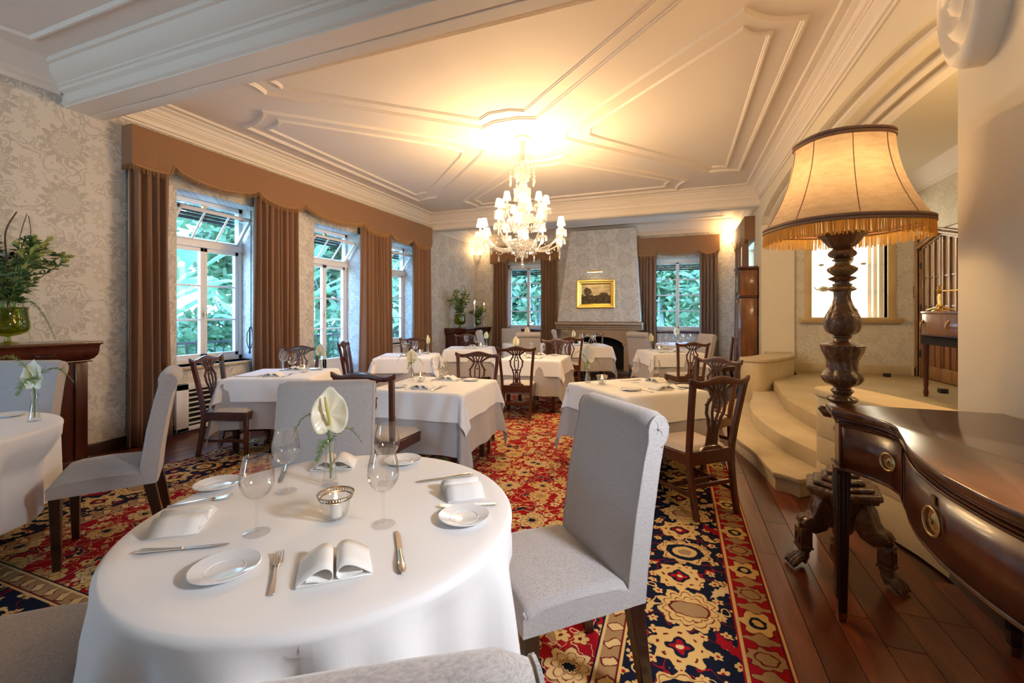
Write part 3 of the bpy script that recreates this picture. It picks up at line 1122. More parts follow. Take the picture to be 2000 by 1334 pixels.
# raised mouldings on the ceiling: four shields round the chandelier
def bead(name, pts, z, w=0.055, h=0.028, closed=True):
    P = [Vector((p[0], p[1])) for p in pts]
    n = len(P)
    sect = [(-0.5, 0.0), (-0.42, -0.55), (-0.2, -1.0), (0.08, -1.0), (0.18, -0.6), (0.36, -0.5), (0.5, 0.0)]
    vs = []
    for i in range(n):
        a = (P[i] - P[i - 1]).normalized() if (closed or i > 0) else (P[1] - P[0]).normalized()
        c = (P[(i + 1) % n] - P[i]).normalized() if (closed or i < n - 1) else a
        na, nc = Vector((-a.y, a.x)), Vector((-c.y, c.x))
        m = (na + nc)
        m = m / max(0.35, m.length_squared / 2) if m.length > 1e-6 else na
        for (o, d) in sect:
            q = P[i] + m * (o * w)
            vs.append((q.x, q.y, z + d * h))
    k = len(sect)
    fs = []
    for i in range(n if closed else n - 1):
        j = (i + 1) % n
        for e in range(k - 1):
            fs.append((i * k + e, i * k + e + 1, j * k + e + 1, j * k + e))
    q = MB(); q.add(vs, fs)
    return struct(q.build(name, M['trim'], angle=30))
def bow(p, q, out, n=6):
    """concave end of a shield: a curve from p to q bulging by vector out"""
    return [(lerp(p[0], q[0], t) + 0.5 * out[0] * math.sin(PI * t), lerp(p[1], q[1], t) + 0.5 * out[1] * math.sin(PI * t)) for t in [i / n for i in range(n + 1)]]
def shield(k, pts_o, pts_i):
    bead('trim_%d' % k, pts_o, ZC)
    bead('trim_%d' % (k + 1), pts_i, ZC, 0.045, 0.022)
cx, cy = -1.98, 5.60
shield(10, bow((-4.94, 3.88), (-4.38, 3.66), (0.03, 0.10)) + [(-2.62, 5.30), (-2.52, 5.55), (-2.62, 5.72)] + bow((-4.42, 7.52), (-4.90, 7.64), (0.02, -0.10)),
       bow((-4.74, 4.02), (-4.42, 3.90), (0.03, 0.07)) + [(-2.95, 5.33), (-2.85, 5.55), (-2.95, 5.70)] + bow((-4.40, 7.16), (-4.70, 7.24), (0.02, -0.07)))
shield(12, bow((-4.00, 3.36), (-3.98, 3.08), (0.06, 0)) + bow((0.08, 3.10), (0.10, 3.36), (-0.06, 0)) + [(-1.55, 4.90), (-1.75, 4.82), (-2.05, 4.82), (-2.25, 4.92)],
       bow((-3.76, 3.34), (-3.74, 3.19), (0.05, 0)) + bow((-0.16, 3.21), (-0.14, 3.36), (-0.05, 0)) + [(-1.62, 4.68), (-1.78, 4.60), (-2.02, 4.60), (-2.18, 4.70)])
shield(14, bow((0.46, 3.72), (0.92, 3.98), (-0.06, 0.10)) + bow((0.90, 7.80), (0.46, 7.72), (-0.04, -0.08)) + [(-1.28, 5.72), (-1.38, 5.58), (-1.30, 5.32)],
       bow((0.48, 3.97), (0.70, 4.10), (-0.04, 0.07)) + bow((0.70, 7.56), (0.48, 7.50), (-0.03, -0.06)) + [(-0.98, 5.70), (-1.06, 5.57), (-1.0, 5.36)])
shield(16, bow((0.12, 8.08), (-0.03, 8.60), (-0.10, -0.03)) + bow((-4.02, 8.58), (-4.06, 7.98), (0.10, 0.0)) + [(-2.25, 6.20), (-2.05, 6.28), (-1.80, 6.28), (-1.55, 6.20)],
       bow((-0.14, 8.04), (-0.22, 8.34), (-0.07, -0.02)) + bow((-3.83, 8.32), (-3.82, 7.98), (0.08, 0.0)) + [(-2.15, 6.46), (-2.0, 6.52), (-1.82, 6.52), (-1.66, 6.46)])
bead('trim_18', bow((-5.12, 0.6), (-4.97, 1.98), (0.0, 0.0), 2)[:1] + bow((-5.16, 1.60), (-4.98, 1.99), (0.05, -0.05)) + [(0.9, 1.99), (0.9, -2.2), (-5.0, -2.2)], 3.68, 0.05, 0.025)
# alcove ceiling moulding line
bead('trim_19', [(-4.9, 9.6), (0.8, 9.6)] + bow((0.80, 9.75), (0.95, 10.9), (-0.12, 0.1)) + [(-4.9, 11.0)], ZA, 0.045, 0.02)

# baseboards
b = MB(); b.prism([(XL, 0), (XL + 0.02, 0), (XL + 0.02, 0.10), (XL + 0.012, 0.12), (XL, 0.12)], -3, 5.40, 'y')
b.prism([(XL, 0), (XL + 0.02, 0), (XL + 0.02, 0.10), (XL + 0.012, 0.12), (XL, 0.12)], 6.6, YB, 'y')
struct(b.build('baseboard_left', M['darkleg']))
b = MB(); b.prism([(XR, 0), (XR - 0.02, 0), (XR - 0.02, 0.10), (XR - 0.012, 0.12), (XR, 0.12)], -3, 3.10, 'y')
struct(b.build('baseboard_right', M['darkleg']))

# ------------------------------------------------------------------ windows
def pane(parent, x0, y0, z0, x1, y1, z1):
    q = MB(); q.box(x0, y0, z0, x1, y1, z1)
    o = q.build('pane', M['pane'], parent, flat=True)
    return o
def side_window(n, y0, y1, zs, door=False):
    """casement with a transom light tipped inwards, set at the outer face of the left wall"""
    xf = XL - DEEP + 0.04          # frame centre
    zt = 2.30
    root = MB()
    for (a, c, e, f) in ((y0, y0 + 0.05, zs, ZW), (y1 - 0.05, y1, zs, ZW)):
        root.box(xf - 0.04, a, e, xf + 0.04, c, f)
    root.box(xf - 0.04, y0, ZW - 0.06, xf + 0.04, y1, ZW)
    root.box(xf - 0.04, y0, zs, xf + 0.04, y1, zs + 0.06)
    root.box(xf - 0.05, y0, zt - 0.04, xf + 0.06, y1, zt + 0.04)
    w = struct(root.build('window_%d' % n, M['white_wood'], bevel=0.004, seg=1))
    ym = (y0 + y1) / 2
    z0 = zs + 0.06
    rows = [lerp(z0 + 0.05, zt - 0.09, k / 3) for k in range(4)]
    if door:
        rows = [0.62] + [lerp(0.62, zt - 0.09, k / 3) for k in range(1, 4)]
    for (a, c) in ((y0 + 0.05, ym), (ym, y1 - 0.05)):
        q = MB()
        q.box(xf - 0.025, a, z0, xf + 0.03, a + 0.045, zt - 0.04)
        q.box(xf - 0.025, c - 0.045, z0, xf + 0.03, c, zt - 0.04)
        q.box(xf - 0.025, a, zt - 0.09, xf + 0.03, c, zt - 0.04)
        q.box(xf - 0.025, a, z0, xf + 0.03, c, rows[0])
        for r in rows[1:-1]:
            q.box(xf - 0.015, a, r - 0.012, xf + 0.02, c, r + 0.012)
        s = q.build('sash', M['white_wood'], w, bevel=0.003, seg=1)
        for k in range(3):
            pane(s, xf - 0.003, a + 0.04, rows[k] + (0.012 if k else 0), xf + 0.003, c - 0.04, rows[k + 1] - (0.012 if k < 2 else 0))
    q = MB(); q.lathe([(0.012, 0), (0.014, 0.01), (0.006, 0.03), (0.010, 0.05)], 10, T(xf + 0.03, ym, 1.40, ry=PI / 2))
    q.box(xf + 0.05, ym - 0.008, 1.36, xf + 0.07, ym + 0.008, 1.44)
    q.build('window_handle', M['oldbrass'], w)
    # tipped transom sash
    L = ZW - 0.08 - zt - 0.04
    ang = math.radians(38)
    Mx = T(xf + 0.02, 0, zt + 0.045, ry=ang)
    q = MB()
    a, c = y0 + 0.055, y1 - 0.055
    q.box(-0.02, a, 0, 0.02, a + 0.035, L, Mx); q.box(-0.02, c - 0.035, 0, 0.02, c, L, Mx)
    q.box(-0.02, a, 0, 0.02, c, 0.035, Mx); q.box(-0.02, a, L - 0.035, 0.02, c, L, Mx)
    third = (c - a) / 3
    for k in (1, 2):
        q.box(-0.012, a + third * k - 0.01, 0, 0.012, a + third * k + 0.01, L, Mx)
    s = q.build('transom_sash', M['white_wood'], w, bevel=0.003, seg=1)
    for k in range(3):
        q = MB(); q.box(-0.003, a + third * k + 0.02, 0.03, 0.003, a + third * (k + 1) - 0.02, L - 0.03, Mx)
        q.build('pane', M['pane'], s, flat=True)
    for yy in (a + 0.02, c - 0.02):
        q = MB(); q.tube([(xf, yy, ZW - 0.16), (xf + 0.13, yy, ZW - 0.20), (xf + 0.27, yy, ZW - 0.22)], 0.006, 6)
        q.build('stay', M['white_wood'], w)
    q = MB(); q.box(xf + 0.01, ym - 0.02, ZW - 0.10, xf + 0.05, ym + 0.02, ZW - 0.06)
    q.build('latch', M['oldbrass'], w)
    # dark shutter slats seen through the transom
    for k in range(4):
        q = MB(); q.box(xf - 0.09, y0 + 0.03, ZW - 0.10 - k * 0.048, xf - 0.07, y1 - 0.03, ZW - 0.062 - k * 0.048)
        q.build('shutter_slat', M['blind'], w, flat=True)
    # hinges on the jamb
    for zz in (1.0, 1.5, 2.0):
        q = MB(); q.lathe([(0.009, 0), (0.009, 0.07)], 8, T(xf + 0.045, y1 - 0.02, zz))
        q.build('hinge', M['white_wood'], w)
    if not door:
        q = MB(); q.box(XL - DEEP + 0.08, y0 - 0.02, zs - 0.035, XL + 0.035, y1 + 0.02, zs)
        q.build('window_sill', M['limestone'], w, bevel=0.006)
    return w
side_window(1, *WIN[0])
side_window(2, *WIN[1], door=True)
side_window(3, *WIN[2])
def end_window(n, x0, x1):
    yf = YB + 0.24
    root = MB()
    root.box(x0, yf - 0.04, BZ0, x0 + 0.05, yf + 0.04, BZ1); root.box(x1 - 0.05, yf - 0.04, BZ0, x1, yf + 0.04, BZ1)
    root.box(x0, yf - 0.04, BZ0, x1, yf + 0.04, BZ0 + 0.06); root.box(x0, yf - 0.04, BZ1 - 0.09, x1, yf + 0.04, BZ1)
    w = struct(root.build('window_%d' % n, M['white_wood'], bevel=0.004, seg=1))
    xm = (x0 + x1) / 2
    rows = [lerp(BZ0 + 0.10, BZ1 - 0.13, k / 4) for k in range(5)]
    for (a, c) in ((x0 + 0.05, xm), (xm, x1 - 0.05)):
        q = MB()
        q.box(a, yf - 0.03, BZ0 + 0.06, a + 0.04, yf + 0.025, BZ1 - 0.09); q.box(c - 0.04, yf - 0.03, BZ0 + 0.06, c, yf + 0.025, BZ1 - 0.09)
        q.box(a, yf - 0.03, BZ0 + 0.06, c, yf + 0.025, rows[0]); q.box(a, yf - 0.03, rows[-1], c, yf + 0.025, BZ1 - 0.09)
        for r in rows[1:-1]:
            q.box(a, yf - 0.02, r - 0.014, c, yf + 0.015, r + 0.014)
        s = q.build('sash', M['white_wood'], w, bevel=0.003, seg=1)
        for k in range(4):
            pane(s, a + 0.035, yf - 0.003, rows[k] + 0.01, c - 0.035, yf + 0.003, rows[k + 1] - 0.01)
    q = MB(); q.lathe([(0.014, 0), (0.008, 0.03), (0.012, 0.05)], 10, T(xm, yf - 0.03, 1.66, rx=PI / 2))
    q.build('window_handle', M['oldbrass'], w)
    for k in range(4):
        q = MB(); q.box(x0 + 0.05, yf + 0.06, BZ1 - 0.13 - k * 0.05, x1 - 0.05, yf + 0.08, BZ1 - 0.09 - k * 0.05)
        q.build('shutter_slat', M['blind'], w, flat=True)
    q = MB(); q.box(x0 - 0.04, YB - 0.05, BZ0 - 0.06, x1 + 0.04, YB + 0.22, BZ0)
    q.build('window_sill', M['mahogany'], w, bevel=0.006)
    return w
end_window(4, *BWIN[0])
end_window(5, *BWIN[1])
q = MB()
for yy in (9.55, 10.80):
    q.box(XR + 0.2, yy, 0.9, XR + 0.28, yy + 0.05, 2.8)
q.box(XR + 0.2, 9.55, 0.9, XR + 0.28, 10.85, 0.96); q.box(XR + 0.2, 9.55, 2.74, XR + 0.28, 10.85, 2.8); q.box(XR + 0.21, 10.17, 0.9, XR + 0.27, 10.22, 2.8)
w6 = struct(q.build('window_6', M['white_wood'], flat=True))
pane(w6, XR + 0.235, 9.58, 0.95, XR + 0.24, 10.82, 2.76)

# ------------------------------------------------------------------ landing beyond the arch
NX0, NX1, NZ0, NZ1 = 2.12, 3.16, 1.34, 2.95     # lit niche
YN = 8.80
XD = 3.48
b = MB()
b.box(XR + TH - 0.02, YN, 0, NX0, YN + 0.5, 3.9); b.box(NX1, YN, 0, XD + 0.3, YN + 0.5, 3.9)
b.box(NX0, YN, 0, NX1, YN + 0.5, NZ0); b.box(NX0, YN, NZ1, NX1, YN + 0.5, 3.9)
struct(b.build('wall_landing_back', M['paper_l'], flat=True))
DY0, DY1 = 7.42, 8.62                           # doorway in the right-hand wall of the landing
b = MB()
b.box(XD, DY1, 0, XD + 0.2, YN, 3.9); b.box(XD, -0.5, 0, XD + 0.2, DY0, 3.9); b.box(XD, DY0, 2.62, XD + 0.2, DY1, 3.9)
b.box(XD + 0.16, DY0, 0, XD + 0.3, DY1, 2.7)
struct(b.build('wall_landing_right', M['paper_ly'], flat=True))
b = MB(); b.box(XR + TH, -0.6, 0, XD, -0.4, 3.9)
struct(b.build('wall_landing_front', M['cream'], flat=True))
b = MB(); b.box(XR + 0.28, -0.5, 3.52, XD + 0.1, YN + 0.1, 3.9)
struct(b.build('ceiling_landing', M['cream'], flat=True))
def along_yr(name, prof, y0, y1, mat='trim'):
    q = MB(); q.prism(prof, y0, y1, 'y'); return struct(q.build(name, M[mat], angle=25))
along_yr('trim_20', [(XD - p[0], p[1] - 0.16) for p in CORN], -0.4, YN)
q = MB(); q.prism([(YN - p[0], p[1] - 0.16) for p in CORN], XR + TH, XD, 'x'); struct(q.build('trim_21', M['trim'], angle=25))
b = MB(); b.box(XR + TH, YN - 0.02, LZ, XD, YN, LZ + 0.14); struct(b.build('baseboard_landing', M['limestone'], bevel=0.004))
b = MB(); b.box(XD - 0.02, DY1 + 0.02, LZ, XD, YN, LZ + 0.14); b.box(XD - 0.02, 0, LZ, XD, DY0 - 0.02, LZ + 0.14); struct(b.build('baseboard_landing_side', M['limestone'], bevel=0.004))
# landing slab and three curving steps
def slab(name, poly, z0, z1, mat, nose=0.0):
    q = MB(); q.prism(poly, z0, z1, 'z')
    return struct(q.build(name, M[mat], bevel=0.008, seg=2, angle=30))
s3 = c2([(1.62, 3.5), (1.36, 4.35), (1.24, 4.95), (1.19, 5.40), (1.165, 5.80), (1.19, 6.3), (1.25, 6.85), (1.29, 7.3)], 5)
slab('floor_landing', s3 + [(1.42, 7.6), (1.8, 8.3), (1.86, YN), (XD + 0.2, YN), (XD + 0.2, -0.4), (1.62, -0.4)], 0.285, LZ, 'stonefloor')
s2 = c2([(1.30, 3.95), (1.08, 4.18), (0.99, 4.38), (0.90, 4.66), (0.83, 5.06), (0.79, 5.55), (0.82, 6.1), (0.93, 6.7), (1.02, 7.3)], 5)
slab('step_middle', s2 + [(1.2, 7.7), (1.7, 7.8), (1.7, 3.95)], 0.145, 0.287, 'limestone')
s1 = c2([(0.705, 4.00), (0.69, 4.12), (0.64, 4.56), (0.53, 5.08), (0.48, 5.6), (0.50, 6.2), (0.60, 6.8), (0.76, 7.25)], 5)
poly1 = s1 + [(0.95, 7.5), (1.6, 7.6), (1.6, 3.72), (1.20, 3.80)] + c2([(1.08, 3.90), (0.97, 3.97), (0.87, 3.90), (0.80, 3.955), (0.705, 4.00)], 4)[:-1]
def shrink(poly, d):
    n = len(poly); out = []
    cxx = sum(p[0] for p in poly) / n; cyy = sum(p[1] for p in poly) / n
    for i in range(n):
        a = Vector(poly[i]) - Vector(poly[i - 1]); c = Vector(poly[(i + 1) % n]) - Vector(poly[i])
        t = (a.normalized() + c.normalized())
        t = t.normalized() if t.length > 1e-6 else a.normalized()
        nrm = Vector((-t.y, t.x))
        if nrm.dot(Vector((cxx - poly[i][0], cyy - poly[i][1]))) < 0:
            nrm = -nrm
        out.append((poly[i][0] + nrm.x * d, poly[i][1] + nrm.y * d))
    return out
slab('step_lower', shrink(poly1, 0.02), 0.0, 0.11, 'limestone')
slab('step_tread', poly1, 0.108, 0.147, 'limestone')
# low stone walls either side of the steps
def lowwall(name, centre, r, z0, z1, cap, courses=()):
    """a wall along a centre line, with a rounded front end and an overhanging cap"""
    P = [Vector(p) for p in centre]
    def outline(w, ext):
        L, R = [], []
        for i in range(len(P)):
            t = (P[min(i + 1, len(P) - 1)] - P[max(i - 1, 0)]).normalized()
            nn = Vector((-t.y, t.x))
            L.append(P[i] + nn * w); R.append(P[i] - nn * w)
        t = (P[0] - P[1]).normalized(); nn = Vector((-t.y, t.x))
        end = [P[0] + t * (math.sin(a) * w) + nn * (math.cos(a) * w) for a in [PI * k / 10 for k in range(1, 10)]]
        # L is on the left of travel, end cap runs from left (which is -nn of reversed t) round to right
        return [(p.x, p.y) for p in L[::-1]] + [(p.x, p.y) for p in end[::-1]] + [(p.x, p.y) for p in R]
    root = None
    zs = [z0] + list(courses) + [z1]
    for i in range(len(zs) - 1):
        q = MB(); q.prism(outline(r, 0), zs[i], zs[i + 1] - (0.004 if i < len(zs) - 2 else 0), 'z')
        if root is None:
            root = struct(q.build(name, M['limestone'], bevel=0.005, seg=2, angle=30))
        else:
            q.build('stone_course', M['limestone'], root, bevel=0.004, seg=2, angle=30)
    q = MB(); q.prism(outline(r + 0.018, 0), z1, z1 + cap, 'z')
    q.build('cap_stone', M['limestone'], root, bevel=0.016, seg=3, angle=30)
    return root
near_path = [(1.17, 4.06), (1.27, 3.80), (1.36, 3.52), (1.45, 3.25), (1.50, 2.98)]
lowwall('wall_step_near', near_path, 0.155, 0.0, 0.765, 0.06, (0.26, 0.46))
far_path = [(1.06, 7.38), (1.20, 7.55), (1.38, 7.88), (1.55, 8.25), (1.62, 8.74)]
lowwall('wall_step_far', far_path, 0.19, 0.0, 0.70, 0.055)
# plinth of the landing under the near pier, in coursed blocks
q = MB()
for k in range(3):
    q.box(1.345, 1.0 + k * 0.8, 0.0, 1.37, 1.0 + (k + 1) * 0.8 - 0.006, 0.40)
struct(q.build('trim_plinth', M['limestone'], bevel=0.003))

# lit display niche
q = MB()
q.box(NX0 - 0.10, YN - 0.03, NZ0, NX0, YN + 0.12, NZ1 + 0.1); q.box(NX1, YN - 0.03, NZ0, NX1 + 0.10, YN + 0.12, NZ1 + 0.1)
q.box(NX0 - 0.10, YN - 0.03, NZ1, NX1 + 0.10, YN + 0.12, NZ1 + 0.1)
nf = struct(q.build('trim_niche', M['nichestone'], bevel=0.008))
q = MB(); q.prism([(YN + 0.1, 1.25), (YN - 0.07, 1.25), (YN - 0.11, 1.30), (YN - 0.12, 1.345), (YN + 0.1, 1.345)], NX0 - 0.18, NX1 + 0.16, 'x')
q.build('sill_stone', M['nichestone'], nf, bevel=0.004)
q = MB(); q.box(NX0, YN + 0.40, NZ0, NX1 - 0.14, YN + 0.42, NZ1)
q.build('glowing_back_panel', M['nicheglow'], nf, flat=True)
q = MB(); q.box(NX0, YN + 0.1, NZ0 + 0.001, NX1, YN + 0.42, NZ0 + 0.01); q.box(NX0 + 0.002, YN + 0.1, NZ0, NX0 + 0.012, YN + 0.42, NZ1)
q.build('niche_lining', M['trim'], nf, flat=True)
for k_, xx in enumerate((NX1 - 0.12, NX1 - 0.075, NX1 - 0.03)):
    q = MB(); q.box(xx - 0.022, YN + 0.36 - 0.10 * k_, NZ0, xx + (0.024 if k_ < 2 else 0.035), YN + 0.42, NZ1); q.build('niche_moulding', M['trim'], nf, bevel=0.004)
# ------------------------------------------------------------------ rug
q = MB(); q.box(RX0, RY0, 0.0, RX1, RY1, 0.010)
tag(q.build('oriental_rug', M['rug'], bevel=0.003), 'large red and navy oriental rug covering most of the dining room floor', 'rug')
FZ = 0.010   # feet of what stands on the rug

# ------------------------------------------------------------------ carved mahogany dining chair
def make_wood_chair(label):
    t = thing('dining_chair', label, 'chair')
    wd = M['chairwood']
    SZ = 0.43
    def frame_y(z):       # rake of the back
        s = (z - SZ) / 0.53
        return -0.205 - 0.085 * max(0, s) ** 1.2
    # rear posts run from the floor to the crest
    for sx in (-1, 1):
        p = [(sx * 0.178, -0.265, 0.0), (sx * 0.182, -0.235, 0.15), (sx * 0.186, -0.210, 0.32), (sx * 0.190, -0.205, SZ), (sx * 0.200, frame_y(0.60), 0.60), (sx * 0.214, frame_y(0.76), 0.76), (sx * 0.226, frame_y(0.90), 0.90), (sx * 0.232, frame_y(0.93), 0.935)]
        q = MB(); q.strap(catmull(p, 3), [0.036] * 30, [0.040] * 30)
        q.build('rear_post', wd, t, bevel=0.005, seg=1)
    for sx in (-1, 1):
        q = MB(); q.taper((sx * 0.222, 0.215, 0.0), (0.016, 0.016), (sx * 0.222, 0.215, SZ - 0.0), (0.021, 0.021))
        q.build('front_leg', wd, t, bevel=0.004, seg=1)
    # seat rails
    q = MB()
    q.box(-0.240, 0.198, SZ - 0.075, 0.240, 0.236, SZ)
    q.box(-0.200, -0.225, SZ - 0.075, 0.200, -0.190, SZ + 0.02)
    for sx in (-1, 1):
        q.add([(sx * 0.205, -0.21, SZ - 0.075), (sx * 0.175, -0.21, SZ - 0.075), (sx * 0.205, 0.21, SZ - 0.075), (sx * 0.241, 0.21, SZ - 0.075),
               (sx * 0.205, -0.21, SZ), (sx * 0.175, -0.21, SZ), (sx * 0.205, 0.21, SZ), (sx * 0.241, 0.21, SZ)],
              [(0, 1, 2, 3), (4, 5, 6, 7), (0, 1, 5, 4), (1, 2, 6, 5), (2, 3, 7, 6), (3, 0, 4, 7)])
    q.build('seat_rail', wd, t, bevel=0.003, seg=1)
    # stretchers
    for sx in (-1, 1):
        q = MB(); q.strap([(sx * 0.222, 0.215, 0.155), (sx * 0.182, -0.235, 0.155)], 0.016, 0.030, wdir=(1, 0, 0))
        q.build('stretcher', wd, t, bevel=0.002, seg=1)
    q = MB(); q.box(-0.205, -0.02, 0.14, 0.205, -0.002, 0.17); q.build('stretcher', wd, t, bevel=0.002, seg=1)
    q = MB(); q.box(-0.180, -0.240, 0.205, 0.180, -0.224, 0.235); q.build('stretcher', wd, t, bevel=0.002, seg=1)
    # drop-in seat
    def seat(u, v):
        y = lerp(-0.185, 0.225, v)
        w = lerp(0.182, 0.236, v)
        x = lerp(-w, w, u)
        e = min(1.0, min(u, 1 - u) * 7, min(v, 1 - v) * 7)
        return (x, y, SZ + 0.004 + 0.030 * math.sqrt(max(0, 1 - (1 - e) ** 2)) + 0.006 * math.sin(PI * u) * math.sin(PI * v))
    q = MB(); q.grid(seat, 15, 15)
    q.build('seat', M['seatcloth'], t)
    # serpentine crest rail with turned-out ears
    n = 28
    vs, fs = [], []
    for i in range(n + 1):
        u = i / n * 2 - 1
        a = abs(u)
        x = u * 0.262
        top = 0.958 + 0.016 * math.cos(u * PI * 1.5) * (1 if a < 0.9 else 1) + (0.010 * ((a - 0.75) / 0.25) if a > 0.75 else 0)
        h = 0.040 + 0.022 * math.exp(-(u / 0.28) ** 2) + (0.004 if a > 0.8 else 0)
        bot = top - h
        y = frame_y(0.93) - 0.012 * (1 - a * a)
        d = 0.014
        vs += [(x, y - d, bot), (x, y + d, bot + 0.002), (x, y + d * 0.8 - 0.006, top), (x, y - d - 0.006, top)]
    for i in range(n):
        for k in range(4):
            fs.append((4 * i + k, 4 * i + (k + 1) % 4, 4 * i + 4 + (k + 1) % 4, 4 * i + 4 + k))
    fs += [(3, 2, 1, 0), tuple(4 * n + k for k in range(4))]
    q = MB(); q.add(vs, fs); q.build('crest_rail', wd, t, bevel=0.006, seg=2)
    # pierced, interlaced splat
    q = MB()
    def band_(fx, z0, z1, w, k=14, dy=0.0):
        P = []
        for i in range(k + 1):
            z = lerp(z0, z1, i / k)
            P.append((fx(i / k), frame_y(z) + dy, z))
        q.strap(P, w, 0.015, wdir=(1, 0, 0))
    def outer(s):
        prof = [(0, 0.050), (0.10, 0.040), (0.28, 0.036), (0.42, 0.052), (0.56, 0.078), (0.68, 0.080), (0.78, 0.052), (0.86, 0.034), (0.94, 0.046), (1.0, 0.070)]
        for (a, va), (c, vc) in zip(prof, prof[1:]):
            if a <= s <= c:
                f = (s - a) / (c - a)
                f = f * f * (3 - 2 * f)
                return lerp(va, vc, f)
        return prof[-1][1]
    Z0, Z1 = SZ + 0.03, 0.925
    for sx in (-1, 1):
        band_(lambda s: sx * outer(s), Z0, Z1, 0.019, 22)
        band_(lambda s: sx * 0.34 * outer(s) * (1 - 0.55 * math.exp(-((s - 0.86) / 0.05) ** 2) - 0.45 * math.exp(-((s - 0.40) / 0.05) ** 2)), Z0, Z1, 0.0145, 26)
        # flaring shoulders up to the crest
        q.strap([(sx * 0.045, frame_y(0.86), 0.855), (sx * 0.075, frame_y(0.885), 0.885), (sx * 0.115, frame_y(0.91), 0.908), (sx * 0.165, frame_y(0.92), 0.918)], [0.016, 0.022, 0.024, 0.010], 0.014, wdir=(1, 0, 0))
        # small scrolls on the waist
        q.lathe([(0.011, -0.007), (0.011, 0.007)], 8, T(sx * 0.088, frame_y(0.775), 0.775, rx=PI / 2))
        q.lathe([(0.008, -0.007), (0.008, 0.007)], 8, T(sx * 0.022, frame_y(0.52), 0.52, rx=PI / 2))
    for zn, wn, hn in ((0.862, 0.062, 0.016), (0.785, 0.020, 0.018), (0.655, 0.094, 0.014), (0.625, 0.030, 0.024), (0.545, 0.070, 0.016), (0.475, 0.090, 0.030)):
        q.strap([(0, frame_y(zn - hn / 2), zn - hn / 2), (0, frame_y(zn), zn), (0, frame_y(zn + hn / 2), zn + hn / 2)], [wn * 0.75, wn, wn * 0.75], 0.0135)
    q.strap([(0, frame_y(0.49), 0.49), (0, frame_y(0.515), 0.515), (0, frame_y(0.54), 0.54)], [0.012, 0.034, 0.012], 0.014)
    q.build('splat', wd, t, bevel=0.002, seg=1)
    q = MB(); q.prism([(-0.105, SZ + 0.015), (0.105, SZ + 0.015), (0.085, SZ + 0.035), (0.058, SZ + 0.05), (-0.058, SZ + 0.05), (-0.085, SZ + 0.035)], -0.222, -0.196, 'y')
    q.build('splat_shoe', wd, t, bevel=0.004, seg=1)
    return freeze(t)

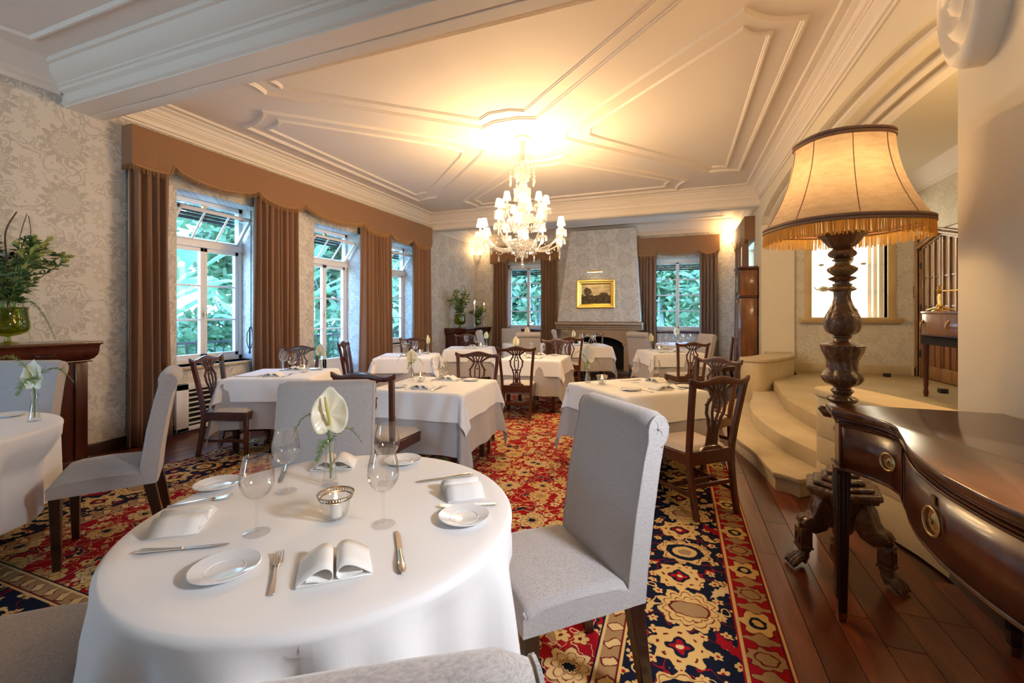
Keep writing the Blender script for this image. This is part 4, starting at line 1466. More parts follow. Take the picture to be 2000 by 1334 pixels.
# ------------------------------------------------------------------ grey linen chair with a scrolled back
def make_linen_chair(label):
    t = thing('upholstered_chair', label, 'chair')
    # back profile (y, z): front face up, scroll curling to the rear, then down the back
    prof = [(-0.125, 0.395), (-0.135, 0.50), (-0.162, 0.70), (-0.198, 0.88), (-0.218, 0.960)]
    c = (-0.268, 0.992)
    for k in range(0, 13):
        a = math.radians(10 + k * 21)
        prof.append((c[0] + 0.052 * math.cos(a), c[1] + 0.055 * math.sin(a)))
    prof += [(-0.294, 0.93), (-0.276, 0.85), (-0.250, 0.70), (-0.224, 0.50), (-0.216, 0.395)]
    n = 13
    vs, fs = [], []
    N = len(prof)
    W = 0.236
    for i in range(n):
        u = i / (n - 1) * 2 - 1
        edge = abs(u)
        for (y, z) in prof:
            w = W * (1.0 - 0.025 * max(0, (0.6 - z)))
            # rounded side edges: pull the outline towards its spine near the sides
            my = -0.170 - 0.085 * max(0, (z - 0.40) / 0.60)
            f = 1.0 if edge < 0.93 else 1.0 - 0.22 * ((edge - 0.93) / 0.07) ** 2
            crown = 0.008 * (1 - u * u)
            yy = my + (y - my) * f + (crown if y > my else 0)
            zz = z if z < 0.93 else z - (0.014 * (edge - 0.9) / 0.1 if edge > 0.9 else 0)
            vs.append((u * w, yy, zz))
    for i in range(n - 1):
        for k in range(N):
            k2 = (k + 1) % N
            fs.append((i * N + k, i * N + k2, (i + 1) * N + k2, (i + 1) * N + k))
    fs.append(tuple(range(N)))
    fs.append(tuple(reversed([(n - 1) * N + k for k in range(N)])))
    q = MB(); q.add(vs, fs)
    bk = q.build('backrest', M['linen'], t, angle=50)
    # piping down both sides, with a button at the end of each scroll
    for sx in (-1, 1):
        q = MB(); my_ = lambda z: -0.170 - 0.085 * max(0, (z - 0.40) / 0.60)
        q.tube([(sx * (W * (1.0 - 0.025 * max(0, 0.6 - z)) - 0.003), my_(z) + (y - my_(z)) * 0.80, z - (0.012 if z > 0.93 else 0)) for (y, z) in prof], 0.0038, 5)
        q.build('piping', M['linen'], bk)
        q = MB(); q.lathe([(0.0, 0.008), (0.007, 0.006), (0.010, 0.0)], 10, T(sx * W, c[0] + 0.003, c[1], ry=sx * PI / 2))
        for k in range(6):
            a = TAU * k / 6
            q.tube([(sx * (W + 0.001), c[0] + 0.006 * math.cos(a), c[1] + 0.006 * math.sin(a)), (sx * (W - 0.002), c[0] + 0.044 * math.cos(a), c[1] + 0.046 * math.sin(a))], 0.0022, 4)
        q.build('scroll_button', M['linen'], bk)
    # seat block with softly domed top and rounded front
    def seat(u, v):
        # v runs round the cross-section from the rear bottom over the top to the front bottom
        w = lerp(-0.236, 0.236, u)
        path = [(-0.15, 0.395), (-0.15, 0.47), (-0.10, 0.484), (0.05, 0.492), (0.18, 0.487), (0.232, 0.474), (0.250, 0.452), (0.252, 0.395)]
        s = v * (len(path) - 1)
        i = min(int(s), len(path) - 2)
        f = s - i
        y = lerp(path[i][0], path[i + 1][0], f)
        z = lerp(path[i][1], path[i + 1][1], f)
        e = min(u, 1 - u)
        if z > 0.46:
            z -= 0.020 * max(0, 1 - e / 0.06) ** 2
        z += 0.006 * math.sin(PI * u) if z > 0.46 else 0
        return (w * (0.985 if z > 0.46 and e < 0.01 else 1), y, z)
    q = MB(); q.grid(seat, 23, 22)
    nb_ = 23
    bot = [(-0.236, -0.15, 0.395), (0.236, -0.15, 0.395), (0.236, 0.252, 0.395), (-0.236, 0.252, 0.395)]
    q.add(bot, [(0, 1, 2, 3)])
    for sx, ui in ((-1, 0), (1, 22)):
        col = [seat(ui / 22, j / 21) for j in range(22)]
        q.add(col, [tuple(range(22)) if sx < 0 else tuple(reversed(range(22)))])
    q.build('seat', M['linen'], t, angle=60)
    for sx in (-1, 1):
        q = MB(); q.tube([seat(0.5 + sx * 0.497, j / 21) for j in range(4, 20)], 0.003, 5)
        q.build('seat_seam', M['linen'], t)
    for sx in (-1, 1):
        q = MB(); q.taper((sx * 0.205, 0.212, 0.0), (0.017, 0.017), (sx * 0.208, 0.218, 0.396), (0.025, 0.025))
        q.build('leg', M['darkleg'], t, bevel=0.003, seg=1)
        q = MB(); q.taper((sx * 0.195, -0.250, 0.0), (0.017, 0.018), (sx * 0.205, -0.178, 0.396), (0.025, 0.029))
        q.build('leg', M['darkleg'], t, bevel=0.003, seg=1)
    return freeze(t)

def face(fx, fy):
    """rotation that turns local +y towards (fx, fy)"""
    return math.atan2(-fx, fy)

GW = 'carved mahogany dining chairs with pierced backs'
wood_proto = make_wood_chair('')
WOOD = [
    (-4.23, 3.21, 0.90, 0.40, 'mahogany chair seen in profile beside the wall vent, under the first window'),
    (-4.58, 4.24, 0.45, -0.89, 'mahogany chair against the French window behind the table with the first menu'),
    (-4.64, 5.62, 0.90, 0.42, 'mahogany chair in profile at the left of the third window table'),
    (-2.19, 2.90, -0.13, 0.99, 'mahogany chair half hidden by the grey chair back, before the left-centre square table'),
    (-2.04, 4.20, 0.22, -0.97, 'mahogany chair facing the camera on the far side of the left-centre square table'),
    (-2.06, 5.68, -0.26, 0.966, 'mahogany chair with its whole back shown, pulled out in the middle of the rug'),
    (-1.92, 7.02, 0.08, -1.0, 'mahogany chair with lamplight on its crest rail, behind the centre square table'),
    (-1.96, 8.17, -0.35, 0.94, 'mahogany chair with its back to the camera before the fireplace table'),
    (-1.80, 9.82, 0.15, -0.99, 'mahogany chair nearest the fireplace opening, on the far side of its table'),
    (-4.33, 6.52, 0.42, -0.90, 'mahogany chair below the third window, behind that window table'),
    (-4.20, 8.30, 0.34, -0.94, 'mahogany chair in front of the corner cabinet, glimpsed behind wine glasses'),
    (0.10, 7.42, -0.37, 0.93, 'mahogany chair turned away in front of the right rear table by the steps'),
    (0.075, 3.515, -0.66, 0.75, 'nearest mahogany chair, on the rug border at the right beside the steps'),
    (0.17, 4.52, -0.65, -0.76, 'mahogany chair with a bright crest rail directly behind the nearest mahogany chair'),
    (0.86, 9.15, -0.85, -0.50, 'mahogany chair in the right rear corner beside the long-case clock'),
]
for i, (x, y, fx, fy, lab) in enumerate(WOOD):
    if i == 0:
        o = wood_proto
        o.location = (x, y, FZ); o.rotation_euler = (0, 0, face(fx, fy)); tag(o, lab, 'chair', GW)
    else:
        dup(wood_proto, (x, y, FZ), face(fx, fy), lab, GW)
GL = 'grey linen chairs with scrolled backs'
linen_proto = make_linen_chair('')
LIN = [
    (-0.418, 1.612, -0.735, -0.678, 'large grey linen chair with scrolled back at the right of the front round table'),
    (-1.575, 1.575, 0.50, -0.87, 'grey linen chair facing the camera behind the flower of the front round table'),
    (-1.70, 0.575, 0.80, 0.60, 'grey linen chair of which only the seat shows in the bottom left corner'),
    (-0.475, 0.52, -0.55, 0.835, 'grey linen chair of which only the back top shows at the bottom edge'),
    (-3.20, 1.65, -0.57, -0.82, 'grey linen chair in side view at the right of the left round table'),
    (-4.42, 1.56, 0.45, -0.89, 'grey linen chair before the dark sideboard at the left edge'),
    (-0.62, 9.10, 0.45, 0.89, 'grey linen chair seen from behind beside the fireplace, left of the round window table'),
    (0.24, 8.36, -0.88, -0.47, 'grey linen chair with a bluish scroll at the right of the right rear table'),
    (-3.72, 9.82, 0.40, -0.92, 'pale linen chair facing the camera below the left back window'),
    (-2.82, 8.30, -0.40, 0.92, 'linen chair with a dark roll seen from behind, before the far round table'),
    (-2.38, 9.72, 0.92, 0.30, 'linen chair with a bluish rounded top at the left of the fireplace table'),
    (-3.82, 8.82, 0.93, 0.28, 'tan linen chair in profile in front of the corner cabinet'),
]
for i, (x, y, fx, fy, lab) in enumerate(LIN):
    if i == 0:
        o = linen_proto
        o.location = (x, y, FZ); o.rotation_euler = (0, 0, face(fx, fy)); tag(o, lab, 'chair', GL)
    else:
        dup(linen_proto, (x, y, FZ), face(fx, fy), lab, GL)
# ------------------------------------------------------------------ tables and their cloths
TZ = 0.735          # wooden top
CZ = 0.748          # top of the cloth
def square_table_proto():
    t = thing('dining_table', '', 'table')
    q = MB(); q.box(-0.40, -0.40, TZ - 0.03, 0.40, 0.40, TZ); q.build('tabletop', M['darkleg'], t, bevel=0.004, seg=1)
    q = MB(); q.box(-0.36, -0.36, TZ - 0.11, 0.36, -0.335, TZ - 0.03); q.box(-0.36, 0.335, TZ - 0.11, 0.36, 0.36, TZ - 0.03)
    q.box(-0.36, -0.36, TZ - 0.11, -0.335, 0.36, TZ - 0.03); q.box(0.335, -0.36, TZ - 0.11, 0.36, 0.36, TZ - 0.03)
    q.build('apron', M['darkleg'], t)
    for sx in (-1, 1):
        for sy in (-1, 1):
            q = MB(); q.taper((sx * 0.335, sy * 0.335, 0), (0.024, 0.024), (sx * 0.335, sy * 0.335, TZ - 0.03), (0.032, 0.032))
            q.build('leg', M['darkleg'], t, bevel=0.004, seg=1)
    return freeze(t)
def cloth_mesh(h, drop, top, flare, seed, wav=0.010, n=41):
    """square cloth over a square top of half-width h: sides hang, corners fall in pointed folds"""
    rr = random.Random(seed)
    ph = [rr.random() * TAU for _ in range(8)]
    S = h + drop
    amp = rr.uniform(0.7, 1.3)
    def coord(i):
        # denser towards the overhang
        t = i / (n - 1) * 2 - 1
        a = abs(t)
        kk = 0.42
        r = (a / kk) * h if a < kk else h + (a - kk) / (1 - kk) * drop
        return math.copysign(r, t)
    def fn(u, v):
        cu, cv = coord(u * (n - 1)), coord(v * (n - 1))
        au, av = max(0, abs(cu) - h), max(0, abs(cv) - h)
        su, sv = (1 if cu >= 0 else -1), (1 if cv >= 0 else -1)
        rho = math.hypot(au, av)
        z = top
        if rho > 0:
            rd = 0.018
            if rho < rd * 1.57:
                a = rho / rd
                z = top - rd * (1 - math.cos(a))
                k = rd * math.sin(a) / rho
            else:
                z = top - rd - (rho - rd * 1.57)
                k = (rd + (rho - rd * 1.57) * flare) / rho
            phi = math.atan2(av, au)
            corner = math.sin(2 * phi) if au > 0 and av > 0 else 0
            fold = 1 + corner * (1.5 * amp) * (1 - 0.5 * math.cos(4 * phi) ** 2 * (1 if corner > 0 else 0))
            xx = math.copysign(min(abs(cu), h), cu) + su * au * k * (fold if au > 0 else 1)
            yy = math.copysign(min(abs(cv), h), cv) + sv * av * k * (fold if av > 0 else 1)
            # gentle waves along the hanging sides
            hang = min(1, rho / drop)
            if au > 0 and av == 0:
                xx += su * wav * hang * (math.sin(cv * 9 + ph[0 if su > 0 else 1]) + 0.6 * math.sin(cv * 21 + ph[4]))
            elif av > 0 and au == 0:
                yy += sv * wav * hang * (math.sin(cu * 9 + ph[2 if sv > 0 else 3]) + 0.6 * math.sin(cu * 21 + ph[5]))
        else:
            xx, yy = cu, cv
        return (xx, yy, max(0.02, z))
    q = MB(); q.grid(fn, n, n)
    return q
TAB = [   # x, y, angle, half-size, description
    (-4.05, 3.64, 25, 0.41, 'at the first window'),
    (-2.10, 3.56, 5, 0.41, 'at left centre behind the grey chair'),
    (-3.99, 5.92, 25, 0.41, 'at the third window'),
    (-3.76, 7.66, 20, 0.41, 'before the corner cabinet'),
    (-2.02, 6.36, 5, 0.42, 'in the middle of the room'),
    (-1.80, 9.25, 20, 0.40, 'in front of the fireplace'),
    (-0.37, 4.09, 43.5, 0.40, 'set cornerwise beside the steps'),
    (-0.14, 8.20, 21, 0.41, 'at the right rear by the clock'),
]
sq_proto = square_table_proto()
for i, (x, y, a, h, d) in enumerate(TAB):
    lab = 'square dining table hidden under cloths ' + d
    if i == 0:
        o = sq_proto; o.location = (x, y, FZ); o.rotation_euler = (0, 0, math.radians(a)); tag(o, lab, 'table', 'square dining tables')
    else:
        o = dup(sq_proto, (x, y, FZ), math.radians(a), lab, 'square dining tables')
    s = cloth_mesh(h + 0.004, 0.50, CZ - 0.006, 0.10, 20 + i, 0.014).build('undercloth', M['skirt'], weld='open', angle=80)
    s.location = (x, y, FZ - 0.002); s.rotation_euler = (0, 0, math.radians(a))
    tag(s, 'long grey undercloth hanging from the square table ' + d, 'tablecloth', 'grey undercloths')
    s = cloth_mesh(h + 0.010, 0.235, CZ, 0.13, 50 + i, 0.008).build('tablecloth', M['cloth'], weld='open', angle=80)
    s.location = (x, y, FZ - 0.002); s.rotation_euler = (0, 0, math.radians(a))
    tag(s, 'white top cloth with pointed corners on the table ' + d, 'tablecloth', 'white square tablecloths')

def round_table(x, y, R, label, clabel, chairs=(), drop=0.62, seed=1, nf=11, amp=0.030):
    t = thing('round_table', label, 'table', (x, y, FZ), 0, 'round tables')
    q = MB(); q.lathe([(R - 0.04, TZ - 0.03), (R - 0.03, TZ - 0.026), (R - 0.03, TZ)], 48); q.build('tabletop', M['darkleg'], t)
    q = MB(); q.lathe([(0.10, 0.05), (0.06, 0.12), (0.05, 0.35), (0.08, 0.5), (0.05, 0.6), (0.09, TZ - 0.03)], 20); q.build('pedestal', M['darkleg'], t)
    for k in range(4):
        a = PI / 4 + k * PI / 2
        q = MB(); q.tube([(0.06 * math.cos(a), 0.06 * math.sin(a), 0.12), (0.16 * math.cos(a), 0.16 * math.sin(a), 0.09), (0.27 * math.cos(a), 0.27 * math.sin(a), 0.022)], [0.03, 0.026, 0.018], 8)
        q.build('foot', M['darkleg'], t)
    rr = random.Random(seed)
    ph = [rr.random() * TAU for _ in range(3)]
    zt = CZ + FZ - 0.002
    nA, rows = 160, []
    for s in [0, 0.3, 0.6, 0.85, 0.95]:
        rows.append(('t', s))
    for a in range(1, 6):
        rows.append(('e', a / 5))
    for k in range(1, 19):
        rows.append(('d', k / 18))
    rd = 0.024
    vs = []
    for kind, s in rows:
        for k in range(nA):
            a = TAU * k / nA
            f = math.sin(nf * a + ph[0] + 0.8 * math.sin(3 * a + ph[1]))
            f = (1 - 2 * (1 - abs(f)) ** 1.0 if False else f) + 0.40 * math.sin((2 * nf + 3) * a + ph[2])
            f = f - 0.35 * max(0.0, math.sin(nf * a + ph[0] + 1.2)) ** 6
            if kind == 't':
                r, z = (R - rd) * s, zt
            elif kind == 'e':
                r = R - rd + rd * math.sin(s * PI / 2); z = zt - rd * (1 - math.cos(s * PI / 2))
            else:
                z = zt - rd - s * drop
                e = s ** 0.55
                r = R - 0.004 + e * (0.012 + amp * f) + 0.02 * s
                for (ca, half, rin) in chairs:
                    d = abs((a - ca + PI) % TAU - PI)
                    w = max(0.0, min(1.0, (half + 0.14 - d) / 0.14))
                    w = w * w * (3 - 2 * w)
                    q2 = max(0.0, min(1.0, (s - 0.10) / 0.30))
                    r = lerp(r, min(r, rin + 0.01 * f), w * q2)
            vs.append((x + r * math.cos(a), y + r * math.sin(a), max(0.03, z)))
    n = len(rows)
    fs = [(i * nA + k, i * nA + (k + 1) % nA, (i + 1) * nA + (k + 1) % nA, (i + 1) * nA + k) for i in range(n - 1) for k in range(nA)]
    q = MB(); q.add(vs, fs)
    o = q.build('tablecloth', M['cloth'], weld='open', angle=80)
    tag(o, clabel, 'tablecloth', 'white round tablecloths')
    return t
def ang(tx, ty, px_, py_):
    return math.atan2(py_ - ty, px_ - tx)
R1 = (-1.06, 1.15)
round_table(*R1, 0.585, 'round dining table under the cloth in the foreground', 'white round tablecloth in deep folds filling the foreground',
            [(ang(*R1, -0.43, 1.607), 0.42, 0.48), (ang(*R1, -1.575, 1.575), 0.42, 0.45), (ang(*R1, -1.70, 0.575), 0.40, 0.54)], 0.66, 3, 10, 0.070)
R2 = (-3.83, 1.03)
round_table(*R2, 0.60, 'round dining table under the cloth at the left edge', 'white round tablecloth at the left edge before the sideboard',
            [(ang(*R2, -3.20, 1.65), 0.40, 0.52)], 0.50, 8, 8, 0.040)
round_table(-3.20, 9.15, 0.46, 'far round dining table under the left back window', 'white round tablecloth below the left back window', [], 0.52, 5, 9, 0.02)
round_table(0.02, 10.30, 0.50, 'far round dining table under the right back window', 'white round tablecloth below the right back window', [], 0.52, 6, 9, 0.02)
# ------------------------------------------------------------------ curtains and pelmets
def curtain(name_label, p0, p1, z0, z1, folds, seed, group, depth=0.055, tag_=True):
    """hanging cloth between two floor points, gathered in folds; p0->p1 runs along the wall"""
    rr = random.Random(seed)
    a, c = Vector(p0), Vector(p1)
    L = (c - a).length
    t = (c - a) / L
    nn = Vector((-t.y, t.x))
    ph = [rr.random() * TAU for _ in range(4)]
    def fn(u, v):
        z = lerp(z0, z1, v)
        uu = u + 0.018 * math.sin(u * TAU * 1.5 + ph[0]) + 0.010 * math.sin(v * 2.2 + ph[3]) * math.sin(u * PI)
        s = math.sin(uu * TAU * folds + ph[1] + 0.5 * math.sin(v * 3.0 + ph[2]))
        d = depth * (0.55 + 0.45 * (1 - v)) * (math.copysign(abs(s) ** 0.7, s) + 0.25 * math.sin(uu * TAU * folds * 2.3 + ph[0]))
        sp = 1 + 0.10 * (1 - v) - 0.05 * math.sin(PI * v)
        p = a + t * (L / 2 + (u - 0.5) * L * sp) + nn * d
        return (p.x, p.y, z)
    q = MB(); q.grid(fn, int(folds * 14) + 1, 14)
    o = q.build('curtain', M['curtain'], weld='open', angle=180, solid=0.004)
    return tag(o, name_label, 'curtain', group)
GC = 'brown curtains at the side windows'
XC = XL + 0.13
curtain('brown curtain left of the first window, its pale lining edge showing', (XC, 2.86), (XC, 3.26), 0.02, 3.15, 4.5, 1, GC, 0.06)
curtain('brown curtain at the right side of the first window', (XC, 4.30), (XC, 4.68), 0.02, 3.15, 4, 2, GC)
curtain('brown curtain at the left side of the French window', (XC, 4.68), (XC, 5.06), 0.02, 3.15, 4, 3, GC)
curtain('brown curtain at the right side of the French window', (XC, 6.43), (XC, 6.86), 0.02, 3.15, 4, 4, GC)
curtain('brown curtain at the left side of the third window', (XC, 6.86), (XC, 7.27), 0.02, 3.15, 4, 5, GC)
curtain('brown curtain at the right side of the third window, end of the long pelmet', (XC, 8.03), (XC, 8.74), 0.02, 3.15, 6, 6, GC)
q = MB(); q.grid(lambda u, v: (XL + 0.06 + 0.012 * math.sin(u * 9), lerp(2.885, 2.98, u), lerp(0.03, 2.90, v)), 9, 6)
tag(q.build('curtain_lining', M['seatcloth'], weld='open', angle=180, solid=0.004), 'pale curtain lining strip at the outer edge of the first brown curtain', 'curtain')
YC = YB - 0.14
GB = 'brown curtains at the end windows'
curtain('brown curtain at the left of the left back window', (-4.86, YC), (-4.40, YC), 0.02, 3.05, 5, 7, GB)
curtain('brown curtain at the right of the left back window, beside the chimney breast', (-3.46, YC), (-3.00, YC), 0.02, 3.05, 5, 8, GB)
curtain('brown curtain at the left of the right back window, beside the chimney breast', (-0.90, YC), (-0.50, YC), 0.02, 3.05, 5, 9, GB)
curtain('brown curtain at the right of the right back window', (0.47, YC), (0.86, YC), 0.02, 3.05, 5, 10, GB)
XRC = XR - 0.14
curtain('brown curtain behind the clock, at the near side of the corner window', (XRC, 9.50), (XRC, 9.86), 0.02, 3.05, 4, 11, GB)
curtain('brown curtain at the far side of the corner window near the end wall', (XRC, 10.55), (XRC, 11.0), 0.02, 3.05, 4, 12, GB)

def pelmet(label, axis, base, s0, s1, out, ztop, swags, drop=0.40, depth=0.16):
    """box pelmet: flat covered board with a scalloped lower edge, returns and a fringe.
    axis 'y': along a side wall at x=base, projecting by out (+1/-1); axis 'x': along the end wall"""
    edge = []
    for (a, c, za, zm) in swags:
        n = 14
        for i in range(n):
            u = i / n
            edge.append((lerp(a, c, u), lerp(za, zm, math.sin(PI * u) ** 0.55)))
    edge.append((swags[-1][1], swags[-1][2]))
    def P(s, d, z):
        return (base + out * d, s, z) if axis == 'y' else (s, base + out * d, z)
    t = thing('pelmet', label, 'pelmet', (0, 0, 0), 0, 'brown scalloped pelmets')
    q = MB()
    vs, fs = [], []
    for (s, z) in edge:
        vs += [P(s, depth, z), P(s, depth, ztop), P(s, depth - 0.02, z), P(s, depth - 0.02, ztop)]
    for i in range(len(edge) - 1):
        k = 4 * i
        fs += [(k, k + 4, k + 5, k + 1), (k + 2, k + 3, k + 7, k + 6), (k, k + 2, k + 6, k + 4), (k + 1, k + 5, k + 7, k + 3)]
    q.add(vs, fs)
    for s, zz in ((s0, swags[0][2]), (s1, swags[-1][2])):
        e = 0.012 if s == s0 else -0.012
        dd_ = depth - 0.003
        q.add([P(s, 0, zz), P(s, dd_, zz), P(s, dd_, ztop), P(s, 0, ztop), P(s + e, 0, zz), P(s + e, dd_, zz), P(s + e, dd_, ztop), P(s + e, 0, ztop)],
              [(0, 1, 2, 3), (4, 5, 6, 7), (0, 1, 5, 4), (2, 3, 7, 6), (1, 2, 6, 5), (0, 3, 7, 4)])
    q.add([P(s0, 0, ztop), P(s0, depth, ztop), P(s1, depth, ztop), P(s1, 0, ztop)], [(0, 1, 2, 3)])
    q.build('pelmet_board', M['pelmet'], t, weld='open', angle=30)
    # corded edge
    q = MB(); q.tube([P(s, depth + 0.006, z + 0.012) for s, z in edge], 0.007, 6)
    q.build('cord', M['pelfringe'], t)
    rr = random.Random(5)
    q = MB()
    L = 0.0
    step = 0.011
    for i in range(len(edge) - 1):
        (a, za), (c, zc) = edge[i], edge[i + 1]
        m = max(1, int(abs(c - a) / step))
        for k in range(m):
            u = (k + 0.5) / m
            s, z = lerp(a, c, u), lerp(za, zc, u)
            w = step * 0.40
            l = 0.050 + rr.random() * 0.010
            d = depth + rr.uniform(-0.004, 0.004)
            q.add([P(s - w, d, z + 0.008), P(s + w, d, z + 0.008), P(s + w * 0.6, d, z - l), P(s - w * 0.6, d, z - l), P(s, d + 0.005, z + 0.008), P(s, d + 0.004, z - l)],
                  [(0, 4, 5, 3), (4, 1, 2, 5), (1, 0, 3, 2)])
    for s, zz in ((s0, swags[0][2]), (s1, swags[-1][2])):
        for k in range(int(depth / step)):
            d = (k + 0.5) * step
            q.add([P(s - 0.002, d - 0.004, zz + 0.008), P(s + 0.003, d, zz + 0.008), P(s - 0.002, d + 0.004, zz + 0.008), P(s - 0.002, d - 0.002, zz - 0.05), P(s + 0.003, d, zz - 0.05), P(s - 0.002, d + 0.002, zz - 0.05)],
                  [(0, 1, 4, 3), (1, 2, 5, 4)])
    f = q.build('fringe', M['pelfringe'], t, weld='open', flat=True)
    f['kind'] = 'stuff'
    return t
pelmet('long brown pelmet with fringed scallops over the three side windows', 'y', XL, 2.86, 8.80, 1, 3.375,
       [(2.86, 3.27, 2.96, 2.935), (3.27, 4.33, 3.05, 2.935), (4.33, 5.13, 3.05, 2.93), (5.13, 6.46, 3.05, 2.93), (6.46, 7.25, 3.03, 2.92), (7.25, 8.05, 3.03, 2.91), (8.05, 8.80, 3.02, 2.885)], depth=0.17)
pelmet('brown pelmet with fringed scallops over the left back window', 'x', YB, -4.92, -2.98, -1, 3.27,
       [(-4.92, -4.42, 2.86, 2.84), (-4.42, -3.45, 2.95, 2.87), (-3.45, -2.98, 2.95, 2.84)], depth=0.18)
pelmet('brown pelmet with fringed scallops over the right back window', 'x', YB, -0.94, 0.90, -1, 3.27,
       [(-0.94, -0.50, 2.84, 2.82), (-0.50, 0.47, 2.92, 2.85), (0.47, 0.90, 2.92, 2.82)], depth=0.18)
pelmet('brown pelmet in the right rear corner above the clock', 'y', XR, 9.42, 11.05, -1, 3.27,
       [(9.42, 9.86, 2.84, 2.82), (9.86, 10.55, 2.92, 2.85), (10.55, 11.05, 2.92, 2.82)], depth=0.18)
t = thing('blind_cord', 'hanging blind cord with winding cleat on the right reveal of the first window', 'blind cord', (XL - 0.10, WIN[0][1] - 0.02, 0))
q = MB(); q.tube([(0, 0, 2.84), (0.0, 0.0, 1.20)], 0.006, 6); q.build('cord', M['black'], t)
q = MB(); q.tube([(0, 0, 1.24), (0.05, -0.02, 1.14), (0.055, -0.02, 1.02), (0.02, -0.02, 0.93), (-0.02, -0.02, 0.93), (-0.055, -0.02, 1.02), (-0.05, -0.02, 1.14), (0, 0, 1.24)], 0.006, 6)
q.tube([(0.0, -0.02, 1.22), (0.0, -0.02, 0.90)], 0.010, 6); q.lathe([(0.014, 0), (0.010, 0.05)], 8, T(0, -0.02, 0.86)); q.build('cleat', M['black'], t)

# convector cover below the first window
t = thing('convector_grille', 'white convector cover with black slotted grille below the first window', 'vent', (XL + 0.004, 0, 0))
q = MB(); q.box(0, 3.36, 0.03, 0.055, 4.30, 0.075); q.box(0, 3.36, 0.51, 0.055, 4.30, 0.585); q.box(0, 3.36, 0.03, 0.055, 3.50, 0.585); q.box(0, 4.16, 0.03, 0.055, 4.30, 0.585)
q.build('cover', M['white_wood'], t, bevel=0.006)
q = MB(); q.box(0.002, 3.49, 0.07, 0.010, 4.17, 0.52); q.build('grille_backing', M['dark'], t, flat=True)
for k in range(7):
    z = 0.105 + k * 0.060
    q = MB(); q.box(0.012, 3.49, z, 0.046, 4.17, z + 0.014, None); q.build('slat', M['white_wood'], t, bevel=0.002, seg=1)
q = MB(); q.box(0.012, 3.82, 0.07, 0.040, 3.84, 0.52); q.build('divider', M['white_wood'], t)

# ------------------------------------------------------------------ dark sideboards against the left wall
def ogee_cabinet(label, x0, x1, y0, y1, ztop, handles=(0.3, 0.7), group=None):
    """front towards +x; top, ogee frieze drawer, panelled body and plinth"""
    t = thing('sideboard', label, 'sideboard', (x0, (y0 + y1) / 2, 0), 0, 'dark mahogany sideboards on the left wall')
    L = (y1 - y0) / 2
    D = x1 - x0
    wd = M['mahogany']
    q = MB(); q.box(0, -L, ztop - 0.030, D, L, ztop); q.build('top', M['mahog_x'], t, bevel=0.010, seg=3)
    prof = [(0.0, ztop - 0.17), (0.075, ztop - 0.17), (0.05, ztop - 0.155), (0.028, ztop - 0.12), (0.022, ztop - 0.08), (0.020, ztop - 0.045), (0.014, ztop - 0.03), (0.0, ztop - 0.03)]
    vs, fs = [], []
    for (d, z) in prof[1:-1]:
        vs += [(0, -L + d, z), (D - d, -L + d, z), (D - d, L - d, z), (0, L - d, z)]
    for i in range(len(prof) - 3):
        for k in range(3):
            fs.append((4 * i + k, 4 * i + k + 1, 4 * i + 5 + k, 4 * i + 4 + k))
    q = MB(); q.add(vs, fs); dr = q.build('drawer', wd, t, weld='open', angle=40)
    for h in handles:
        yy = -L + 2 * L * h
        q = MB(); q.tube([(D - 0.02, yy - 0.06, ztop - 0.10), (D + 0.008, yy - 0.04, ztop - 0.108), (D + 0.012, yy, ztop - 0.112), (D + 0.008, yy + 0.04, ztop - 0.108), (D - 0.02, yy + 0.06, ztop - 0.10)], 0.006, 6)
        q.build('handle', M['black'], dr)
    q = MB(); q.box(0, -L + 0.055, ztop - 0.185, D - 0.055, L - 0.055, ztop - 0.17); q.build('bead_moulding', wd, t, bevel=0.005)
    q = MB(); q.box(0, -L + 0.08, 0.10, D - 0.085, L - 0.08, ztop - 0.185); q.build('body', wd, t, bevel=0.003, seg=1)
    for s in (-1, 1):
        q = MB(); q.box(D - 0.10, s * (L - 0.13) - 0.045, 0.10, D - 0.065, s * (L - 0.13) + 0.045, ztop - 0.19); q.build('pilaster', wd, t, bevel=0.006)
    n = 2
    for k in range(n):
        ya = -L + 0.20 + k * (2 * L - 0.40) / n; yb = ya + (2 * L - 0.40) / n - 0.01
        q = MB(); q.box(D - 0.088, ya, 0.14, D - 0.070, yb, ztop - 0.21); d = q.build('door', wd, t, bevel=0.003, seg=1)
        q = MB(); q.box(D - 0.072, ya + 0.06, 0.20, D - 0.060, yb - 0.06, ztop - 0.27); q.build('door_panel', wd, d, bevel=0.008)
    for s in (-1, 1):
        q = MB(); ye = s * (L - 0.078)
        q.box(0.06, min(ye, ye + s * 0.008), 0.20, D - 0.15, max(ye, ye + s * 0.008), ztop - 0.26); q.build('end_panel', wd, t, bevel=0.006)
    q = MB(); q.box(0, -L + 0.05, 0.0, D - 0.06, L - 0.05, 0.10); q.build('plinth', wd, t, bevel=0.008)
    return t
ogee_cabinet('dark mahogany sideboard with heavy ogee frieze at the left edge, under the lily vase', XL + 0.005, XL + 0.50, 1.05, 2.46, 1.155, (0.28, 0.72))
ogee_cabinet('dark mahogany sideboard in the far left corner under vase and candles', XL + 0.005, XL + 0.62, 9.62, 11.20, 1.06, (0.3, 0.7))

